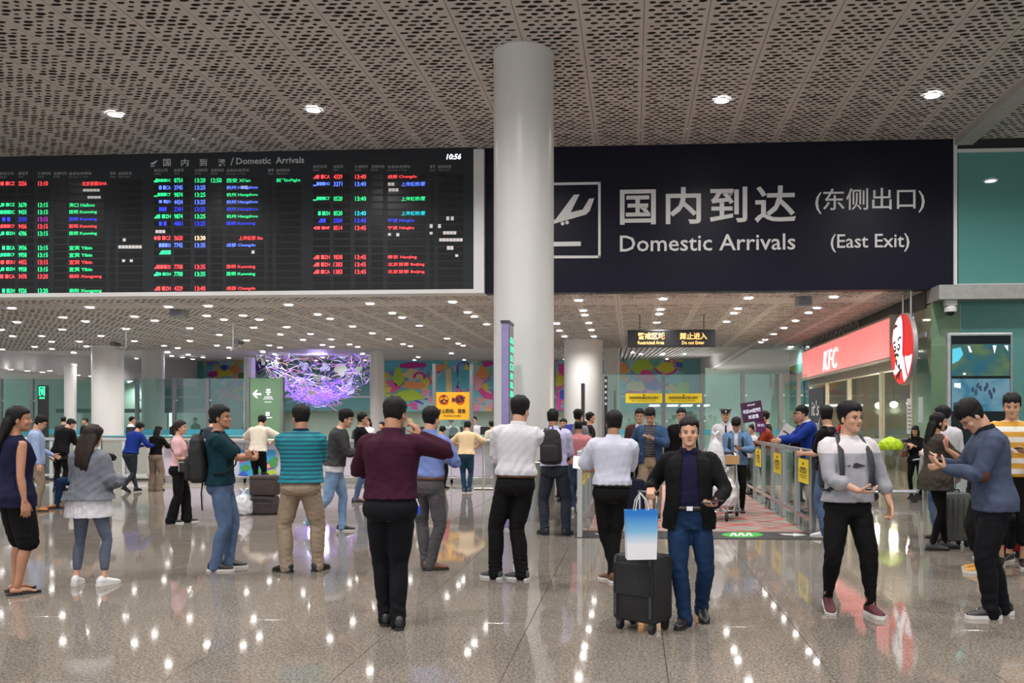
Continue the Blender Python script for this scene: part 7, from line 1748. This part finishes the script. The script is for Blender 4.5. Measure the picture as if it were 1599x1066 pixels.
c0 = ground(1127, 808); cart('luggage_cart', 'luggage cart pushed out of the lane by the boy in denim', c0.x + .02, c0.y - .18, 180, None)
sack('plastic_bag', 'stuffed white plastic bag lying on the cart of the boy in denim', c0.x, c0.y - .26, .215, (.20, .28, .50), PLW, sd=3)
sack('plastic_bag', 'white plastic bag piled on top of the stuffed bag on the cart', c0.x - .12, c0.y - .21, .74, (.14, .14, .55), PLW, sd=5)
root = thing('cardboard_box', 'small brown cardboard box on the handle side of the cart', 'box', (c0.x + .18, c0.y + .28, .84)); MB().box(c0.x + .06, c0.x + .30, c0.y + .18, c0.y + .38, .84, .98).build('carton', M('cardboard', srgb(186, 146, 98), .8), root); MB().box(c0.x + .06, c0.x + .30, c0.y + .265, c0.y + .295, .9805, .982).build('tape', M('tape_tan', srgb(206, 180, 130), .4), root)
# ---- right queue
f = far('woman in white blouse holding signs behind the right lane barrier', 1176, 662, 18.2, 95, WHT, fem=True, lh=(-.1, .3, 1.2), rh=(.1, .3, 1.2))
def board(name, label, px_, Y, m, tilt=0, cat='sign'):
    x0, y0, x1, y1 = px_; a, b2 = at(x0, y1, Y), at(x1, y0, Y); w, h = b2.x - a.x, b2.z - a.z
    root = thing(name, label, cat, ((a.x + b2.x) / 2, Y, (a.z + b2.z) / 2)); root.rotation_euler = (0, R(tilt), 0)
    g = MB(); g.box(-w / 2, w / 2, 0, .008, -h / 2, h / 2); g.build('card', m, root, False, False); return root, w, h
PUR = M('purple_card', srgb(66, 20, 62), .45, var=.05)
root, w_, h_ = board('greeting_sign', 'tilted purple greeting placard with white characters held over the right queue', (1158, 627, 1191, 658), 17.2, PUR, -10)
for tx, (xx, zz, ww, hh) in {'欢迎360度摄像': (0, .02, w_ * .86, h_ * .20), '欢迎您': (.01, -.10, w_ * .50, h_ * .20), 'travel': (.0, .14, w_ * .35, h_ * .10)}.items():
    fit(tx, SW, root, (V3((xx, -.003, zz)), ww, hh), None, (R(90), 0, 0), bold=.02, ext=.001, world=False)
MB().tube([(0, .01, -h_ / 2 + .02), (.0, .01, -h_ / 2 - .28)], .010).build('stick', WHITE, root, world=False)
root, w_, h_ = board('greeting_sign', 'smaller purple placard held low behind the tilted one', (1180, 657, 1196, 675), 17.0, M('purple_card_b', srgb(92, 26, 84), .45), 0)
fit('接机', SW, root, (V3((.0, -.003, .03)), w_ * .7, h_ * .25), None, (R(90), 0, 0), ext=.001, world=False)
root, w_, h_ = board('paper_placard', 'white paper placard with a purple line held in the right queue', (1219, 664, 1242, 690), 15.9, M('sheet_white2', (.66, .66, .68), .7), 32); MB().box(-w_ * .4, w_ * .4, -.004, 0, -.01, .012).build('printed_line', PUR, root, world=False)
f = far('woman in rust sweater with bobbed dark hair leaning on the right lane barrier', 1206, 648, 17.3, 92, RUST, fem=True, hair='bob', hm=HAIR_BR, hairk=dict(len=.10, cover_ears=True), lean=(0, .18), lh=(-.1, .52, 1.16), rh=(.12, .5, 1.16), bw=1.1)
f = far('dark haired person behind the woman in rust', 1196, 641, 18.6, 80, BLK)
f = far('man in black T-shirt seen in profile behind the man in blue', 1250, 640, 16.2, 85, BLK, lh=(-.1, .35, 1.15), rh=(.1, .35, 1.15), skin=SKIN_TAN)
w = at(1268, 631, 14.6)
f = person('man in bright blue jacket resting his hands on the right lane barrier', (w.x, 14.6), 92, 'mid', H=w.z * .99, top=dict(mat=ROYAL, sleeve=1.75, hem=.88, ease=.028), bot=dict(mat=JEANS), shoes=dict(mat=KSHOE), lean=(0, .10), lh=(-.14, .52, 1.16), rh=(.10, .52, 1.16), collar=(WHT, .034), hairk=dict(topx=.020))
f = PP('man in black T-shirt behind the near end of the right lane barrier', (1292, 838), 633, 55, 'mid', bw=1.05, top=dict(mat=BLK, sleeve=.8, hem=.88), bot=dict(mat=JEANS), shoes=dict(mat=WSHOE, smat=SOLE_W), hairk=dict(topx=.024), hy=-90 + 30, lh=(-.1, .3, 1.1))
bp = backpack('black backpack with a red top edge on the man in the black T-shirt', f, BLKFAB, .32, .46, .16)
c_, U_, W_, T_ = f.frame(1.42); g = MB(); g.M = Matrix.Scale(f.s, 4); C_ = c_ - W_ * .20; g.tube([C_ - U_ * .16 - T_ * .02, C_ - U_ * .10 + T_ * .05, C_ + T_ * .07, C_ + U_ * .10 + T_ * .05, C_ + U_ * .16 - T_ * .02], .014); g.build('red_piping', REDC, bp, True, False)
# ---- far right group
f = PP('woman with long black hair and black face mask in an oversized dark olive tee', (1462, 858), 643, -86, 'near', fem=True, hair='long', mask=True, hairk=dict(len=.26, cover_ears=True, back=.04), glasses=False, top=dict(mat=OLIVE, sleeve=.95, hem=.76, ease=.040, sease=.034, aline=.10, amp=.008), bot=dict(mat=BLK, knee=.054, ankle=.042, thigh=.08, amp=.003), shoes=dict(mat=GSHOE, smat=SOLE_K, len=1.05), lf=(-.07, .14), rf=(.06, -.07), lh=(-.06, .42, 1.12), rh=(.06, .40, 1.10), lp=(-.6, -.8, -.6), rp=(.6, -.8, -.6), lhand=dict(d=(.1, 1, .05), n=(0, 0, 1), curl=15), rhand=dict(d=(-.1, 1, .05), n=(0, 0, 1), curl=15))
phone_at(f, 'dark phone lying on the palms of the woman with the face mask', -1, (.1, 1, .05), (0, 0, 1), BLACKP)
f = PP('man in white shirt and jeans behind the woman with the face mask', (1474, 842), 632, 20, 'mid', face_detail=False, top=dict(mat=WHT, sleeve=2, hem=.92, ease=.026), bot=dict(mat=JEANS), shoes=dict(mat=GSHOE), lh=(-.1, .3, 1.1), hy=20)
f = PP('girl in black with long hair looking at her phone beside the luggage cart', (1430, 778), 663, 150, 'mid', fem=True, hair='longfront', hairk=dict(len=.2, cover_ears=True), top=dict(mat=BLK, sleeve=1.6, hem=.84), bot=dict(mat=BLK, knee=.056, ankle=.045), shoes=dict(mat=KSHOE), lh=(-.02, .28, 1.25), rh=(.05, .3, 1.2), lp=(-1, -.2, -.8), hp=-22)
r, mb = obj_on(f, 'handbag', 'small brown handbag of the girl in black by the cart', 'bag'); g = mb(); g.box(.18, .30, -.02, .12, .98, 1.14, .015); g.build('bag_body', BROWNL, r, False, False); g = mb(); g.tube([(.24, .05, 1.13), (.21, .03, 1.28), (.17, .0, 1.42)], .006, n=5); g.build('bag_strap', BROWNL, r, True, False)
f = PP('young man in yellow and white striped tee looking at a phone at the right edge', (1580, 884), 613, 158, 'mid', bw=1.02, top=dict(mat=YSTR, sleeve=.9, hem=.90, ease=.024), bot=dict(mat=BLK, len=1.5, knee=.08, ankle=.07), shoes=dict(mat=KSHOE, smat=SOLE_W), lh=(-.12, .30, 1.15), rh=(.12, .28, 1.15), lp=(-1, -.3, -.7), rp=(1, -.3, -.7), lhand=dict(d=(.5, .8, .2), n=(0, -.2, 1), curl=20), hairk=dict(topx=.022, line=.058), hp=-10)
phone_at(f, 'black phone held by the young man in the striped tee', -1, (.5, .8, .2), (0, -.2, 1), BLACKP)
f = PP('person in black with ochre sneakers hidden behind the man in the blue-grey blazer', (1533, 893), 640, 72, 'mid', H=1.66, fem=True, top=dict(mat=BLK, sleeve=.9, hem=.86, ease=.03), bot=dict(mat=BLK, len=1.45, knee=.1, ankle=.1), shoes=dict(mat=YSHOE, smat=SOLE_W, sole=.03), lh=(-.05, .40, 1.12), rh=(.02, .34, 1.30), rp=(.6, -.7, -.8), rhand=dict(d=(-.1, .3, .9), n=(0, -1, .2), curl=[35, 38, 40, 40]), hp=-20)
phone_at(f, 'pink cased phone held up behind the blue-grey blazer', 1, (-.1, .3, .9), (0, -1, .2), M('case_pink', srgb(222, 90, 110), .4))
w = ground(1604, 872)
f = person('seated person in dark clothes cut off by the right edge of the photo', (w.x, w.y + .15), 120, 'mid', H=1.7, pel=(0, 0, -.40), lf=(-.16, .42), rf=(.14, .40), top=dict(mat=NAVYK, sleeve=2, hem=.86), bot=dict(mat=NAVYK, len=1.75, ankle=.06), shoes=dict(mat=KSHOE, smat=SOLE_W), lh=(-.12, .35, .78), rh=(.12, .35, .78), hp=-20)
suitcase('red suitcase standing under the seated person at the right edge', w.x + .02, w.y + .20, 30, .46, .28, .46, cloth('case_red', (120, 16, 26)), handle=0)
w = ground(1488, 852); suitcase('grey translucent shell suitcase beside the woman with the face mask', w.x, w.y, 15, .36, .24, .66, M('case_smoke', srgb(92, 96, 92), .25, var=.3, scale=3), handle=.35)
w = ground(1508, 850); suitcase('black suitcase right of the grey shell suitcase', w.x + .22, w.y + .05, -5, .34, .24, .72, BLKFAB, handle=.25, ribs=False)
# ---- luggage left of the middle
w = ground(412, 802)
root = thing('travel_bag', 'dark brown travel bag lying on the floor under the square case', 'bag', (w.x, w.y, 0)); B = Blob(); B.loft([(V3((0, 0, z)), V3((1, 0, 0)), V3((0, 1, 0)), a, .16 * k_, 4) for z, a, k_ in ((.005, .27, 1), (.03, .30, 1.05), (.16, .275, 1.0), (.27, .235, .9), (.30, .225, .8))], 28); B.queue('bag_body', M('brown_nylon', srgb(48, 38, 38), .7, var=.2), root, 1, .012, 1, 2, lambda co, no: co + no * (ridge(co, 3, 25) * .006)[:, None]); MB().box(w.x - .22, w.x + .22, w.y - .17, w.y - .155, .25, .262).build('zip', BLACKP, root)
root = thing('square_case', 'dark brown square soft case stacked on the travel bag', 'suitcase', (w.x + .02, w.y, .305)); B = MB(); B.box(w.x - .20, w.x + .24, w.y - .13, w.y + .13, .31, .64, .035).build('case_body', M('brown_nylon2', srgb(62, 50, 48), .7, var=.15), root, True); MB().box(w.x - .18, w.x + .22, w.y - .136, w.y - .128, .58, .592).build('zip', BLACKP, root); MB().tube([(w.x - .04, w.y, .635), (w.x - .03, w.y, .67), (w.x + .07, w.y, .67), (w.x + .08, w.y, .635)], .01).build('handle', BLACKP, root, True)
w = ground(381, 803); sack('plastic_bag', 'white plastic bag on the floor left of the brown travel bags', w.x, w.y, 0.0, (.17, .14, .36), PLW, sd=9)
# ---- luggage cart by the wall
w = ground(1397, 782); cart('luggage_cart', 'empty luggage cart standing by the green pier with a lime bag on it', w.x, w.y, 68, None)
sack('lime_bag', 'lime green bag lying on the top basket of the cart', w.x - .08, w.y + .0, .98, (.22, .16, .26), M('lime_nylon', srgb(170, 205, 20), .6, var=.15), sd=4, knot=False)
root = thing('side_railing', 'pale steel railing with a bluish pane in front of the shop window corner', 'railing', (4.7, 17.7, 0)); a, b2 = at(1362, 684, 17.7), at(1445, 684, 17.7)
MB().box(a.x, b2.x, 17.68, 17.76, 1.10, 1.18, .01).build('top_rail', STEEL, root); MB().box(a.x, b2.x, 17.71, 17.73, .2, 1.08).build('glass_pane', CLEAR, root)
for x in (a.x, b2.x): MB().box(x - .03, x + .03, 17.69, 17.75, 0, 1.12).build('post', STEEL, root)
flush_queue()
flush_fit()
